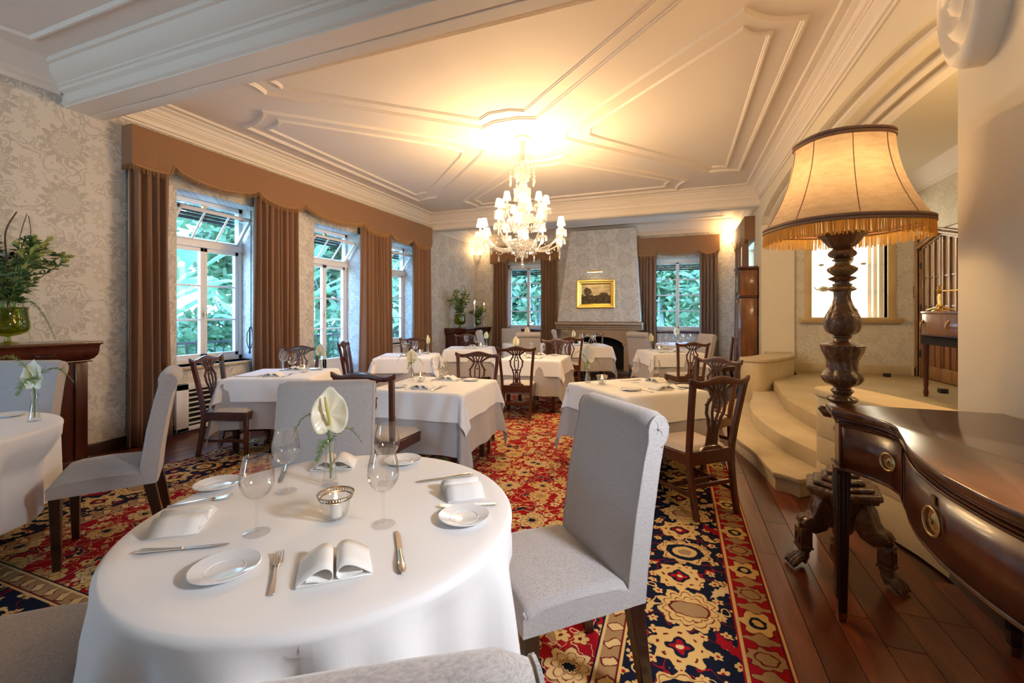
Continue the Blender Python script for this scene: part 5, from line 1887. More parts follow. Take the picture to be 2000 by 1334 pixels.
# ------------------------------------------------------------------ stone fireplace
def fireplace():
    t = thing('fireplace', 'grey-brown stone fireplace with arched opening and corbelled mantel shelf', 'fireplace')
    st = M['firestone']
    xc = -1.85
    yf = 10.86
    # surround with a segmental arch cut out of it
    hw, zs, za = 0.62, 0.62, 0.86
    x0, x1, zt = xc - 0.93, xc + 0.93, 1.02
    n = 16
    arc = [(xc - hw * math.cos(PI * i / n), zs + (za - zs) * math.sin(PI * i / n)) for i in range(n + 1)]
    q = MB()
    for (yy, flip) in ((yf, False), (yf + 0.12, True)):
        vs = []
        for (x, z) in arc:
            vs += [(x, yy, z), (x, yy, zt)]
        fs = [(2 * i, 2 * i + 2, 2 * i + 3, 2 * i + 1) for i in range(n)]
        q.add(vs, fs)
    q.add([(x, yy, z) for (x, z) in arc for yy in (yf, yf + 0.12)], [(2 * i, 2 * i + 1, 2 * i + 3, 2 * i + 2) for i in range(n)])
    q.box(x0, yf, 0, xc - hw, YB + 0.02, zt); q.box(xc + hw, yf, 0, x1, YB + 0.02, zt)
    q.build('surround', st, t, weld='open', angle=30)
    q = MB()
    prof = [(yf - 0.02, 1.02), (yf - 0.04, 1.04), (yf - 0.04, 1.07), (yf - 0.09, 1.09), (yf - 0.09, 1.12), (yf - 0.16, 1.145), (yf - 0.17, 1.15), (yf - 0.17, 1.205), (yf + 0.45, 1.205), (yf + 0.45, 1.02)]
    q.prism(prof, xc - 1.05, xc + 1.05, 'x'); q.build('mantel_shelf', st, t, bevel=0.004, angle=25)
    for s in (-1, 1):
        q = MB(); q.prism([(yf + 0.01, 1.02), (yf - 0.10, 1.02), (yf - 0.11, 0.98), (yf - 0.09, 0.92), (yf - 0.05, 0.86), (yf - 0.045, 0.80), (yf - 0.06, 0.77), (yf - 0.04, 0.74), (yf + 0.01, 0.73)], xc + s * 0.80 - 0.065, xc + s * 0.80 + 0.065, 'x')
        q.build('corbel', st, t, bevel=0.004, angle=30)
        q = MB()
        P = [(xc + s * (0.80 + dx), yf - 0.004, z) for dx, z in ((-0.07, 0.15), (-0.07, 0.55), (-0.045, 0.60), (-0.05, 0.66), (0, 0.69), (0.05, 0.66), (0.045, 0.60), (0.07, 0.55), (0.07, 0.15))]
        q.tube(P, 0.009, 6, closed=True); q.build('carved_panel', st, t)
        q = MB(); q.tube([(xc + s * (hw + 0.01 + 0.045 * math.cos(a) * (1 - k / 26)), yf - 0.012, 0.66 + 0.045 * math.sin(a) * (1 - k / 26)) for k, a in [(k, k * 0.42) for k in range(20)]], 0.012, 6)
        q.build('carved_scroll', st, t)
    # firebox of bricks
    fb = MB(); fb.box(xc - hw - 0.02, YB - 0.10, 0, xc + hw + 0.02, YB - 0.06, 0.95); fb.box(xc - hw - 0.02, yf + 0.1, 0.92, xc + hw + 0.02, YB, 0.95)
    fbo = fb.build('firebox', M['dark'], t, flat=True)
    me = None
    for s in (-1, 1):
        for r in range(13):
            for c in range(2):
                o_ = 0.0 if r % 2 else 0.11
                if me is None:
                    q = MB(); q.box(-0.012, -0.105, 0, 0.012, 0.105, 0.058); br = q.build('brick', M['brick'], fbo, bevel=0.004, seg=1); me = br.data
                else:
                    br = bpy.data.objects.new('brick', me); COL.objects.link(br); br.parent = fbo
                br.location = (xc + s * (hw + 0.004), yf + 0.22 + c * 0.22 + o_ * 0.5, 0.03 + r * 0.066)
    q = MB(); q.box(xc - 0.95, yf - 0.45, 0.0, xc + 0.95, YB - 0.05, 0.03); q.build('hearth_slab', M['stonedark'], t, bevel=0.006)
    return t
fireplace()

# gilt-framed landscape and its picture light
t = thing('framed_painting', 'dark landscape painting in a broad gilt frame above the mantel', 'painting', (-1.90, 10.848, 1.90), 0)
t.rotation_euler = (math.radians(-4.0), 0, 0)
W2, H2 = 0.47, 0.355
prof = [(0.0, 0.0), (0.0, -0.045), (0.02, -0.06), (0.045, -0.055), (0.065, -0.035), (0.085, -0.030), (0.092, -0.036), (0.10, -0.030), (0.115, -0.012), (0.115, 0.0)]
vs, fs = [], []
for (d, y) in prof:
    vs += [(-W2 + d, y, -H2 + d), (W2 - d, y, -H2 + d), (W2 - d, y, H2 - d), (-W2 + d, y, H2 - d)]
for i in range(len(prof) - 1):
    for k in range(4):
        fs.append((4 * i + k, 4 * i + (k + 1) % 4, 4 * i + 4 + (k + 1) % 4, 4 * i + 4 + k))
q = MB(); q.add(vs, fs); q.build('frame', M['gilt'], t, weld='open', angle=25)
q = MB(); q.box(-W2 + 0.11, -0.014, -H2 + 0.11, W2 - 0.11, -0.004, H2 - 0.11); q.build('canvas', M['picture'], t, flat=True)
t = thing('picture_light', 'slim brass picture light above the gilt-framed painting', 'lamp', (-1.90, 10.89, 2.43))
q = MB(); q.tube([(-0.20, -0.17, 0.02), (0.20, -0.17, 0.02)], 0.022, 10); q.build('hood', M['brass'], t)
q = MB(); q.tube([(0, 0.0, -0.03), (0, -0.08, 0.03), (0, -0.17, 0.02)], 0.008, 6); q.build('arm', M['brass'], t)
q = MB(); q.tube([(-0.18, -0.165, 0.001), (0.18, -0.165, 0.001)], 0.008, 6); q.build('tube', M['picbulb'], t)

# fluted plaster corner sconces and the scroll sconce by the near pier
def corner_sconce(label, x, y, a0):
    t = thing('wall_sconce', label, 'sconce', (x, y, 2.74), a0, 'plaster corner sconces')
    prof = [(0.02, 0.0), (0.035, 0.02), (0.03, 0.05), (0.05, 0.07), (0.055, 0.10), (0.11, 0.17), (0.15, 0.25), (0.165, 0.33), (0.175, 0.34), (0.175, 0.36)]
    n = 22
    vs, fs = [], []
    for (r, z) in prof:
        for k in range(n + 1):
            a = PI / 2 * k / n
            rr = r * (1 + (0.03 * math.cos(a * 36) if z > 0.09 else 0))
            vs.append((rr * math.cos(a), rr * math.sin(a), z))
    for i in range(len(prof) - 1):
        for k in range(n):
            fs.append((i * (n + 1) + k, i * (n + 1) + k + 1, (i + 1) * (n + 1) + k + 1, (i + 1) * (n + 1) + k))
    q = MB(); q.add(vs, fs); q.build('fluted_bowl', M['plaster'], t, weld='open', angle=50, solid=0.012)
    q = MB(); q.lathe([(0.0, 0), (0.03, 0.01), (0.03, 0.06)], 12, T(0.08, 0.08, 0.28)); q.build('bulb', M['bulb'], t)
corner_sconce('fluted white plaster sconce in the far left corner', XL + 0.01, YB - 0.01, -PI / 2)
corner_sconce('fluted white plaster sconce glowing in the far right corner', XR - 0.01, YB - 0.01, PI)
t = thing('scroll_sconce', 'large white plaster scroll sconce on the right pier at the top edge', 'sconce', (XR, 2.73, 2.94))
q = MB()
for (r, d) in ((0.315, 0.0),):
    prof = [(r, 0.0), (r, 0.07), (r - 0.015, 0.10), (r - 0.05, 0.115), (r - 0.075, 0.10), (r - 0.085, 0.075), (r - 0.11, 0.075), (r - 0.12, 0.10), (r - 0.15, 0.125), (r - 0.18, 0.105), (r - 0.19, 0.085), (r - 0.215, 0.085), (r - 0.225, 0.12), (r - 0.26, 0.14), (r - 0.275, 0.13), (0.02, 0.13), (0.0, 0.135)]
    q.lathe(prof, 48, T(0, 0, 0, ry=-PI / 2), sx=1.14, sy=0.62)
q.build('scroll_face', M['plaster'], t, angle=45)
q = MB(); q.tube([(-0.14, 0.03 * k * math.cos(k * 0.8) * 0.2, 0.02 + 0.03 * k * math.sin(k * 0.8) * 0.2) for k in range(10)], 0.012, 6); q.build('scroll_eye', M['plaster'], t)
q = MB(); q.prism([(-0.17, 0.1), (0.17, 0.1), (0.18, 0.42), (-0.18, 0.42)], -0.09, 0.0, 'x', T(0, 0, 0.0)); q.build('scroll_body', M['plaster'], t, bevel=0.03, seg=3)

# ------------------------------------------------------------------ long-case clock
t = thing('longcase_clock', 'tall burr walnut long-case clock standing beside the right pier', 'clock', (0, 0, 0))
w = M['walnut']
x0, x1, ya, yb = 1.045, 1.335, 8.96, 9.42
q = MB(); q.box(x0 - 0.02, ya - 0.02, 0, x1, yb + 0.02, 0.12); q.build('plinth', w, t, bevel=0.006)
q = MB(); q.box(x0 - 0.01, ya - 0.01, 0.12, x1, yb + 0.01, 0.55); q.build('base', w, t, bevel=0.004)
q = MB(); q.box(x0 + 0.02, ya + 0.03, 0.55, x1, yb - 0.03, 1.72); tr = q.build('trunk', w, t, bevel=0.004)
q = MB(); q.box(x0 + 0.008, ya + 0.08, 0.68, x0 + 0.02, yb - 0.08, 1.62); q.build('trunk_door', w, tr, bevel=0.005)
q = MB(); q.box(x0 - 0.015, ya - 0.005, 1.70, x1, yb + 0.005, 1.74); q.build('waist_moulding', M['mahogany'], t, bevel=0.012)
q = MB(); q.box(x0, ya + 0.01, 1.74, x1, yb - 0.01, 2.20); hd = q.build('hood', w, t, bevel=0.003)
q = MB(); q.box(x0 - 0.012, ya + 0.05, 1.78, x0, yb - 0.05, 2.16); dl = q.build('hood_door', M['mahogany'], hd, bevel=0.003)
q = MB(); q.prism([(-0.13, -0.13), (0.13, -0.13), (0.13, 0.10)] + [(0.13 * math.cos(PI * k / 10), 0.10 + 0.08 * math.sin(PI * k / 10)) for k in range(1, 10)] + [(-0.13, 0.10)], 0, 0.008, 'x')
d = q.build('dial', M['dial'], t, flat=True); d.location = (x0 - 0.021, (ya + yb) / 2, 1.95)
q = MB(); q.box(-0.004, -0.004, 0, 0, 0.004, 0.07); q.box(-0.004, -0.05, -0.004, 0, 0.0, 0.004); h = q.build('clock_hands', M['black'], t, flat=True); h.location = (x0 - 0.022, (ya + yb) / 2, 1.95)
for yy in (ya + 0.03, yb - 0.03):
    q = MB(); q.lathe([(0.014, 1.76), (0.010, 1.80), (0.010, 2.14), (0.014, 2.18)], 10, T(x0 - 0.012, yy, 0)); q.build('hood_column', M['mahogany'], t)
q = MB(); q.box(x0 - 0.02, ya - 0.005, 2.20, x1, yb + 0.005, 2.225); q.box(x0 - 0.045, ya - 0.03, 2.225, x1, yb + 0.03, 2.27); q.build('hood_cornice', M['mahogany'], t, bevel=0.008)
q = MB(); q.tube([(x0 - 0.01, (ya + yb) / 2, 1.66), (x0 - 0.016, (ya + yb) / 2, 1.62)], 0.02, 8); q.build('keyhole_plate', M['brass'], t)

# ------------------------------------------------------------------ bow-fronted sideboard at the right
def serpentine():
    t = thing('serpentine_sideboard', 'glossy mahogany serpentine sideboard with brass ring pulls at the right', 'sideboard')
    wd = M['mahogany']
    zt = 0.965
    front = [(0.655, 2.40), (0.70, 2.365), (0.755, 2.285), (0.785, 2.20), (0.785, 2.12), (0.762, 2.03), (0.735, 1.93), (0.71, 1.84), (0.69, 1.74), (0.68, 1.64), (0.675, 1.56), (0.68, 1.48), (0.69, 1.38), (0.71, 1.28), (0.735, 1.19), (0.762, 1.09), (0.785, 1.00), (0.785, 0.92), (0.755, 0.835), (0.70, 0.755), (0.655, 0.72)]
    f = c2(front, 4)
    top = [(1.335, 2.565), (0.675, 2.565)] + f + [(0.675, 0.555), (1.335, 0.555)]
    q = MB(); q.prism(top, zt - 0.030, zt, 'z'); q.build('top', M['mahog_x'], t, bevel=0.006, seg=2, angle=50)
    def inset(d):
        return [(1.335, 2.55 - d)] + [(x + d + 0.004, min(2.55 - d, max(0.57 + d, y))) for (x, y) in [(0.675, 2.55)] + f + [(0.675, 0.57)]] + [(1.335, 0.57 + d)]
    q = MB(); q.prism(inset(0.010), zt - 0.045, zt - 0.030, 'z'); q.build('top_moulding', wd, t, bevel=0.003, seg=1)
    q = MB(); q.prism(inset(0.024), zt - 0.265, zt - 0.045, 'z'); q.build('carcase', wd, t, angle=60)
    # cock-beaded lower edge
    low = [(x + 0.020, min(2.53, max(0.59, y)), zt - 0.265) for (x, y) in [(0.675, 2.55)] + f + [(0.675, 0.57)]]
    q = MB(); q.tube(low, 0.008, 6); q.build('lower_bead', M['mahog_x'], t)
    q = MB(); q.tube([(x, y, zt - 0.055) for x, y, _ in low], 0.005, 6); q.build('upper_bead', M['mahog_x'], t)
    # drawer fronts follow the curve
    def drawer(i0, i1, name='drawer'):
        seg = f[i0:i1]
        vs, fs = [], []
        for (x, y) in seg:
            vs += [(x + 0.018, y, zt - 0.255), (x + 0.018, y, zt - 0.066)]
        fs = [(2 * i, 2 * i + 2, 2 * i + 3, 2 * i + 1) for i in range(len(seg) - 1)]
        q = MB(); q.add(vs, fs)
        d = q.build(name, wd, t, weld='open', angle=60, solid=0.008)
        q = MB()
        loop = [(x + 0.013, y, zt - 0.258) for x, y in seg] + [(x + 0.013, y, zt - 0.063) for x, y in seg[::-1]]
        q.tube(loop, 0.0035, 5, closed=True); q.build('cock_bead', M['mahog_x'], d)
        return d
    d1 = drawer(2, 20, 'end_drawer')
    d2 = drawer(22, 61)
    d3 = drawer(63, 79, 'end_drawer')
    def pull(par, y, z, rz, rx_=0.030, rz_=0.030):
        # find x on the front
        x = min(f, key=lambda p: abs(p[1] - y))[0] + 0.012
        Mx = T(x, y, z, rz=rz)
        q = MB(); q.lathe([(rx_, 0.0), (rx_, 0.003), (rx_ * 0.8, 0.004), (rx_ * 0.65, 0.002), (rx_ * 0.45, 0.006), (rx_ * 0.2, 0.008), (rx_ * 0.2, 0.014), (0, 0.016)], 24, Mx @ T(ry=-PI / 2))
        q.tube([(-0.010, rx_ * 1.12 * math.cos(a), rz_ * 1.12 * math.sin(a)) for a in [TAU * k / 24 for k in range(24)]], 0.0042, 6, closed=True, M=Mx)
        q.build('ring_pull', M['oldbrass'], par)
    pull(d1, 2.195, zt - 0.160, 0.38)
    pull(d2, 1.61, zt - 0.160, 0.05, 0.036, 0.036)
    pull(d3, 0.94, zt - 0.160, 0.3)
    x = min(f, key=lambda p: abs(p[1] - 1.61))[0] + 0.008
    q = MB(); q.tube([(x, 1.612, zt - 0.085), (x, 1.612, zt - 0.112)], 0.008, 8, flat=0.6); q.build('keyhole_plate', M['oldbrass'], d2)
    # fluted tapering legs on brass toes
    for (lx, ly) in ((0.70, 2.42), (1.29, 2.42), (0.70, 0.70), (1.29, 0.70), (0.735, 1.98), (0.735, 1.14)):
        if (lx, ly) in ((0.735, 1.98), (0.735, 1.14)):
            continue
        q = MB(); q.taper((lx, ly, 0.035), (0.017, 0.017), (lx, ly, zt - 0.262), (0.028, 0.028))
        for s in (-0.5, 0, 0.5):
            q.tube([(lx - 0.019 - 0.001, ly + s * 0.022, 0.10), (lx - 0.0285, ly + s * 0.034, zt - 0.29)], 0.0035, 5)
            q.tube([(lx + s * 0.022, ly - 0.020, 0.10), (lx + s * 0.034, ly - 0.0285, zt - 0.29)], 0.0035, 5)
        lg = q.build('leg', M['darkleg'], t, bevel=0.002, seg=1)
        q = MB(); q.taper((lx, ly, 0.0), (0.013, 0.013), (lx, ly, 0.04), (0.019, 0.019)); q.build('toe_cap', M['oldbrass'], lg)
    return t
serpentine()
# ------------------------------------------------------------------ carved standard lamp
def floor_lamp(x, y):
    t = thing('floor_lamp', 'tall carved wooden floor lamp with fringed parchment shade, lit', 'lamp', (x, y, 0))
    cw, cg = M['carved'], M['carvedgold']
    # turned and carved column (radius, height), with leaf relief on the swelling parts
    def relief(n, amp, z0, z1, tw=0.0):
        def fn(a, z):
            if z0 <= z <= z1:
                w = math.sin(PI * (z - z0) / (z1 - z0))
                return 1 + amp * w * abs(math.sin(n * (a + tw * (z - z0)) / 2.0)) - amp * 0.5 * w
            return 1
        return fn
    ZK = [(0.0, 0.0), (0.36, 0.385), (0.375, 0.40), (0.505, 0.55), (0.84, 0.90), (0.955, 0.985), (1.285, 1.228), (1.388, 1.283), (1.66, 1.525), (1.68, 1.537), (1.71, 1.565), (1.78, 1.60), (1.835, 1.65), (1.945, 1.71), (2.05, 1.846), (3.0, 2.8)]
    def zmap(z):
        for (a, va), (c, vc) in zip(ZK, ZK[1:]):
            if z <= c:
                return lerp(va, vc, (z - a) / (c - a))
        return z
    def dense(prof, k=4):
        out = []
        P = catmull([(r, z, 0) for r, z in prof], k)
        return [(max(0.001, p.x), p.y) for p in P]
    def part(name, prof, mat, n=0, amp=0.0, tw=0.0, seg=40, k=4, sharp=False):
        prof = [(r * 0.76, zmap(z)) for r, z in prof]
        pr = prof if sharp else dense(prof, k)
        q = MB(); q.lathe(pr, seg, fn=relief(n, amp, pr[0][1], pr[-1][1], tw) if n else None)
        return q.build(name, mat, t, angle=60)
    part('lower_stem', [(0.060, 0.50), (0.055, 0.53), (0.035, 0.56), (0.045, 0.60), (0.030, 0.64), (0.034, 0.68), (0.052, 0.71), (0.030, 0.74), (0.034, 0.80), (0.040, 0.84)], cw, 12, 0.08)
    part('foliate_collar', [(0.045, 0.84), (0.072, 0.855), (0.090, 0.875), (0.082, 0.895), (0.050, 0.91), (0.060, 0.93), (0.070, 0.945), (0.060, 0.955)], cw, 14, 0.14)
    part('lower_bowl', [(0.060, 0.955), (0.052, 0.97), (0.075, 0.985), (0.100, 1.00), (0.118, 1.025), (0.122, 1.05), (0.112, 1.075), (0.095, 1.10), (0.090, 1.13), (0.092, 1.17), (0.105, 1.20), (0.122, 1.235), (0.132, 1.265), (0.138, 1.285)], cw, 9, 0.16, 3.0, 54)
    part('vase_rim', [(0.138, 1.285), (0.130, 1.295), (0.100, 1.305), (0.065, 1.32), (0.050, 1.34), (0.046, 1.36)], cw)
    part('vase_ring', [(0.050, 1.36), (0.058, 1.368), (0.058, 1.38), (0.050, 1.388)], cw, sharp=True)
    part('lotus_vase', [(0.050, 1.388), (0.090, 1.405), (0.108, 1.435), (0.112, 1.47), (0.102, 1.51), (0.080, 1.55), (0.062, 1.59), (0.052, 1.63), (0.054, 1.66)], cw, 8, 0.10, 1.5, 54)
    part('leaf_collar', [(0.054, 1.66), (0.072, 1.67), (0.082, 1.682), (0.070, 1.695), (0.056, 1.70)], cg, 18, 0.12)
    part('ring', [(0.056, 1.70), (0.060, 1.708), (0.060, 1.718), (0.045, 1.725), (0.045, 1.74)], cw, sharp=True)
    part('leaf_cup', [(0.045, 1.74), (0.060, 1.752), (0.072, 1.765), (0.084, 1.780), (0.070, 1.788), (0.045, 1.794)], cw, 8, 0.16, sharp=True)
    part('fluted_knop', [(0.042, 1.79), (0.065, 1.805), (0.086, 1.825), (0.088, 1.842), (0.070, 1.862), (0.048, 1.88), (0.044, 1.915)], cg, 20, 0.10)
    part('upper_ring', [(0.044, 1.915), (0.058, 1.922), (0.060, 1.935), (0.045, 1.945)], cw)
    part('beaded_knop', [(0.045, 1.945), (0.078, 1.955), (0.082, 1.97), (0.060, 1.985), (0.055, 1.99)], cw, 16, 0.12)
    part('drip_pan', [(0.055, 1.99), (0.080, 1.996), (0.110, 2.018), (0.128, 2.035), (0.146, 2.042), (0.146, 2.052), (0.125, 2.054), (0.0, 2.050)], cw, 24, 0.05)
    # pedestal: moulded hexagonal cap, triform body, scroll legs and lion paw feet
    q = MB()
    for (r0, z0, r1, z1) in ((0.185, 0.375, 0.195, 0.395), (0.205, 0.395, 0.200, 0.425), (0.165, 0.425, 0.160, 0.445), (0.120, 0.445, 0.100, 0.475), (0.090, 0.475, 0.055, 0.505)):
        q.lathe([(r0 * 0.93, zmap(z0)), (r0 * 0.95, zmap((z0 + z1) / 2)), (r1 * 0.93, zmap(z1))], 6, T(rz=0.3))
    q.build('pedestal_cap', cw, t, bevel=0.006, angle=40)
    q = MB(); q.lathe([(0.139, 0.40), (0.126, 0.38), (0.10, 0.345), (0.08, 0.295), (0.07, 0.24), (0.06, 0.21), (0.02, 0.19)], 36, fn=lambda a, z: 1 + 0.16 * math.cos(3 * (a - 0.5)) + 0.03 * math.sin(9 * a))
    q.build('pedestal_body', cw, t)
    for k in range(3):
        a = math.radians(-20 + k * 120 - 90 + 60)
        a = math.radians((197, 317, 77)[k])
        Mx = T(rz=a) @ Matrix.Diagonal((0.86, 0.86, 1.06, 1.0))
        lg = MB()
        lg.strap([(0.10, 0, 0.36), (0.125, 0, 0.32), (0.135, 0, 0.28), (0.155, 0, 0.245), (0.20, 0, 0.225), (0.235, 0, 0.23), (0.25, 0, 0.215)], [0.10, 0.10, 0.095, 0.09, 0.095, 0.095, 0.085], [0.08, 0.10, 0.11, 0.11, 0.085, 0.06, 0.05], Mx, (0, 1, 0))
        lg.tube([(0.235 + 0.028 * math.cos(b), 0, 0.228 + 0.022 * math.sin(b)) for b in [TAU * j / 10 for j in range(11)]], 0.016, 8, M=Mx)
        l = lg.build('scroll_leg', cw, t, bevel=0.010, seg=2, angle=50)
        q = MB(); q.box(0.205, -0.040, 0.105, 0.275, 0.040, 0.205, Mx); q.box(0.200, -0.044, 0.098, 0.280, 0.044, 0.110, Mx); q.box(0.212, -0.036, 0.085, 0.268, 0.036, 0.10, Mx)
        q.tube([(0.277, 0.0 + 0.02 * math.cos(b), 0.155 + 0.03 * math.sin(b)) for b in [TAU * j / 10 for j in range(11)]], 0.005, 5, M=Mx)
        q.build('leg_block', cw, l, bevel=0.004)
        q = MB()
        q.tube([(0.235, 0, 0.10), (0.24, 0, 0.06), (0.262, 0, 0.032)], [0.032, 0.034, 0.036], 10, M=Mx)
        for j in range(4):
            off = (j - 1.5) * 0.024
            q.tube([(0.25, off * 0.7, 0.052), (0.285, off, 0.046), (0.318, off * 1.15, 0.024), (0.332, off * 1.18, 0.011)], [0.016, 0.017, 0.015, 0.008], 8, M=Mx)
        q.build('paw_foot', cw, l, angle=60)
    # a second carved bracket half hidden by the sideboard
    q = MB(); q.tube([(-0.03, 0.02, 0.84), (-0.07, 0.02, 0.85), (-0.10, 0.025, 0.875)], [0.025, 0.03, 0.014], 8); q.build('acanthus_bracket', cw, t, angle=60)
    # shade: oval, waisted silk on a frame with braid and fringe
    zb, ztp = 1.885, 2.355
    ro, ri = 0.355, 0.212
    def sq(a, n=3.0):
        c, s = abs(math.cos(a)), abs(math.sin(a))
        return (c ** n + s ** n) ** (-1.0 / n)
    def rad(v):
        return lerp(ro, ri, 1 - (1 - v) ** 1.9)
    rot = math.radians(20)
    def fn(u, v):
        a = u * TAU
        r = rad(v) * sq(a, 2.6)
        return (r * math.cos(a + rot) * 1.0, r * math.sin(a + rot) * 0.86, lerp(zb, ztp, v))
    q = MB(); q.grid(fn, 96, 16, closeu=True)
    sh = q.build('shade', M['parchment'], t, weld='open', angle=60)
    q = MB()
    for k in range(8):
        a = (k + 0.5) / 8
        q.tube([tuple(Vector(fn(a, v / 12)) * 1.0 + Vector((math.cos(a * TAU + rot), math.sin(a * TAU + rot), 0)) * 0.002) for v in range(13)], 0.0022, 4)
    q.build('shade_seam', M['braid'], sh)
    for v, r in ((0.0, 0.012), (1.0, 0.013)):
        q = MB()
        for dz in (-0.009, 0.009):
            q.tube([tuple(Vector(fn(k / 96, v)) + Vector((0, 0, dz))) for k in range(96)], r * 0.75, 6, closed=True)
        q.build('braid', M['braid'], sh)
    q = MB()
    rr = random.Random(9)
    n = 420
    for k in range(n):
        u = (k + rr.uniform(-0.2, 0.2)) / n
        p = Vector(fn(u, 0.0)); a = u * TAU + rot
        tt = Vector((-math.sin(a), math.cos(a), 0)); nn = Vector((math.cos(a), math.sin(a), 0))
        w = 0.0032
        l = 0.082 + rr.uniform(-0.008, 0.008)
        sway = tt * rr.uniform(-0.006, 0.006) + nn * rr.uniform(-0.006, 0.004)
        top, bot = p + Vector((0, 0, -0.008)), p + Vector((0, 0, -l)) + sway
        q.add([tuple(top - tt * w), tuple(top + tt * w), tuple(top + nn * w), tuple(bot - tt * w * 0.8), tuple(bot + tt * w * 0.8), tuple(bot + nn * w)],
              [(0, 1, 4, 3), (1, 2, 5, 4), (2, 0, 3, 5)])
    fr = q.build('fringe', M['lampfringe'], t, weld='open', flat=True); fr['kind'] = 'stuff'
    q = MB(); q.tube([(0, 0, 1.84), (0, 0, 2.33)], 0.010, 8)
    for k in range(4):
        a = rot + PI / 4 + k * PI / 2
        q.tube([(0, 0, 2.30), tuple(fn(0.125 + k * 0.25, 1.0))], 0.004, 6)
    q.build('shade_carrier', M['oldbrass'], t)
    q = MB(); q.lathe([(0.012, -0.05), (0.02, -0.03), (0.03, 0.0), (0.022, 0.03), (0.0, 0.04)], 14, T(0.05, 0, 2.12)); q.build('bulb', M['bulb'], t)
    return t
floor_lamp(0.85, 2.93)

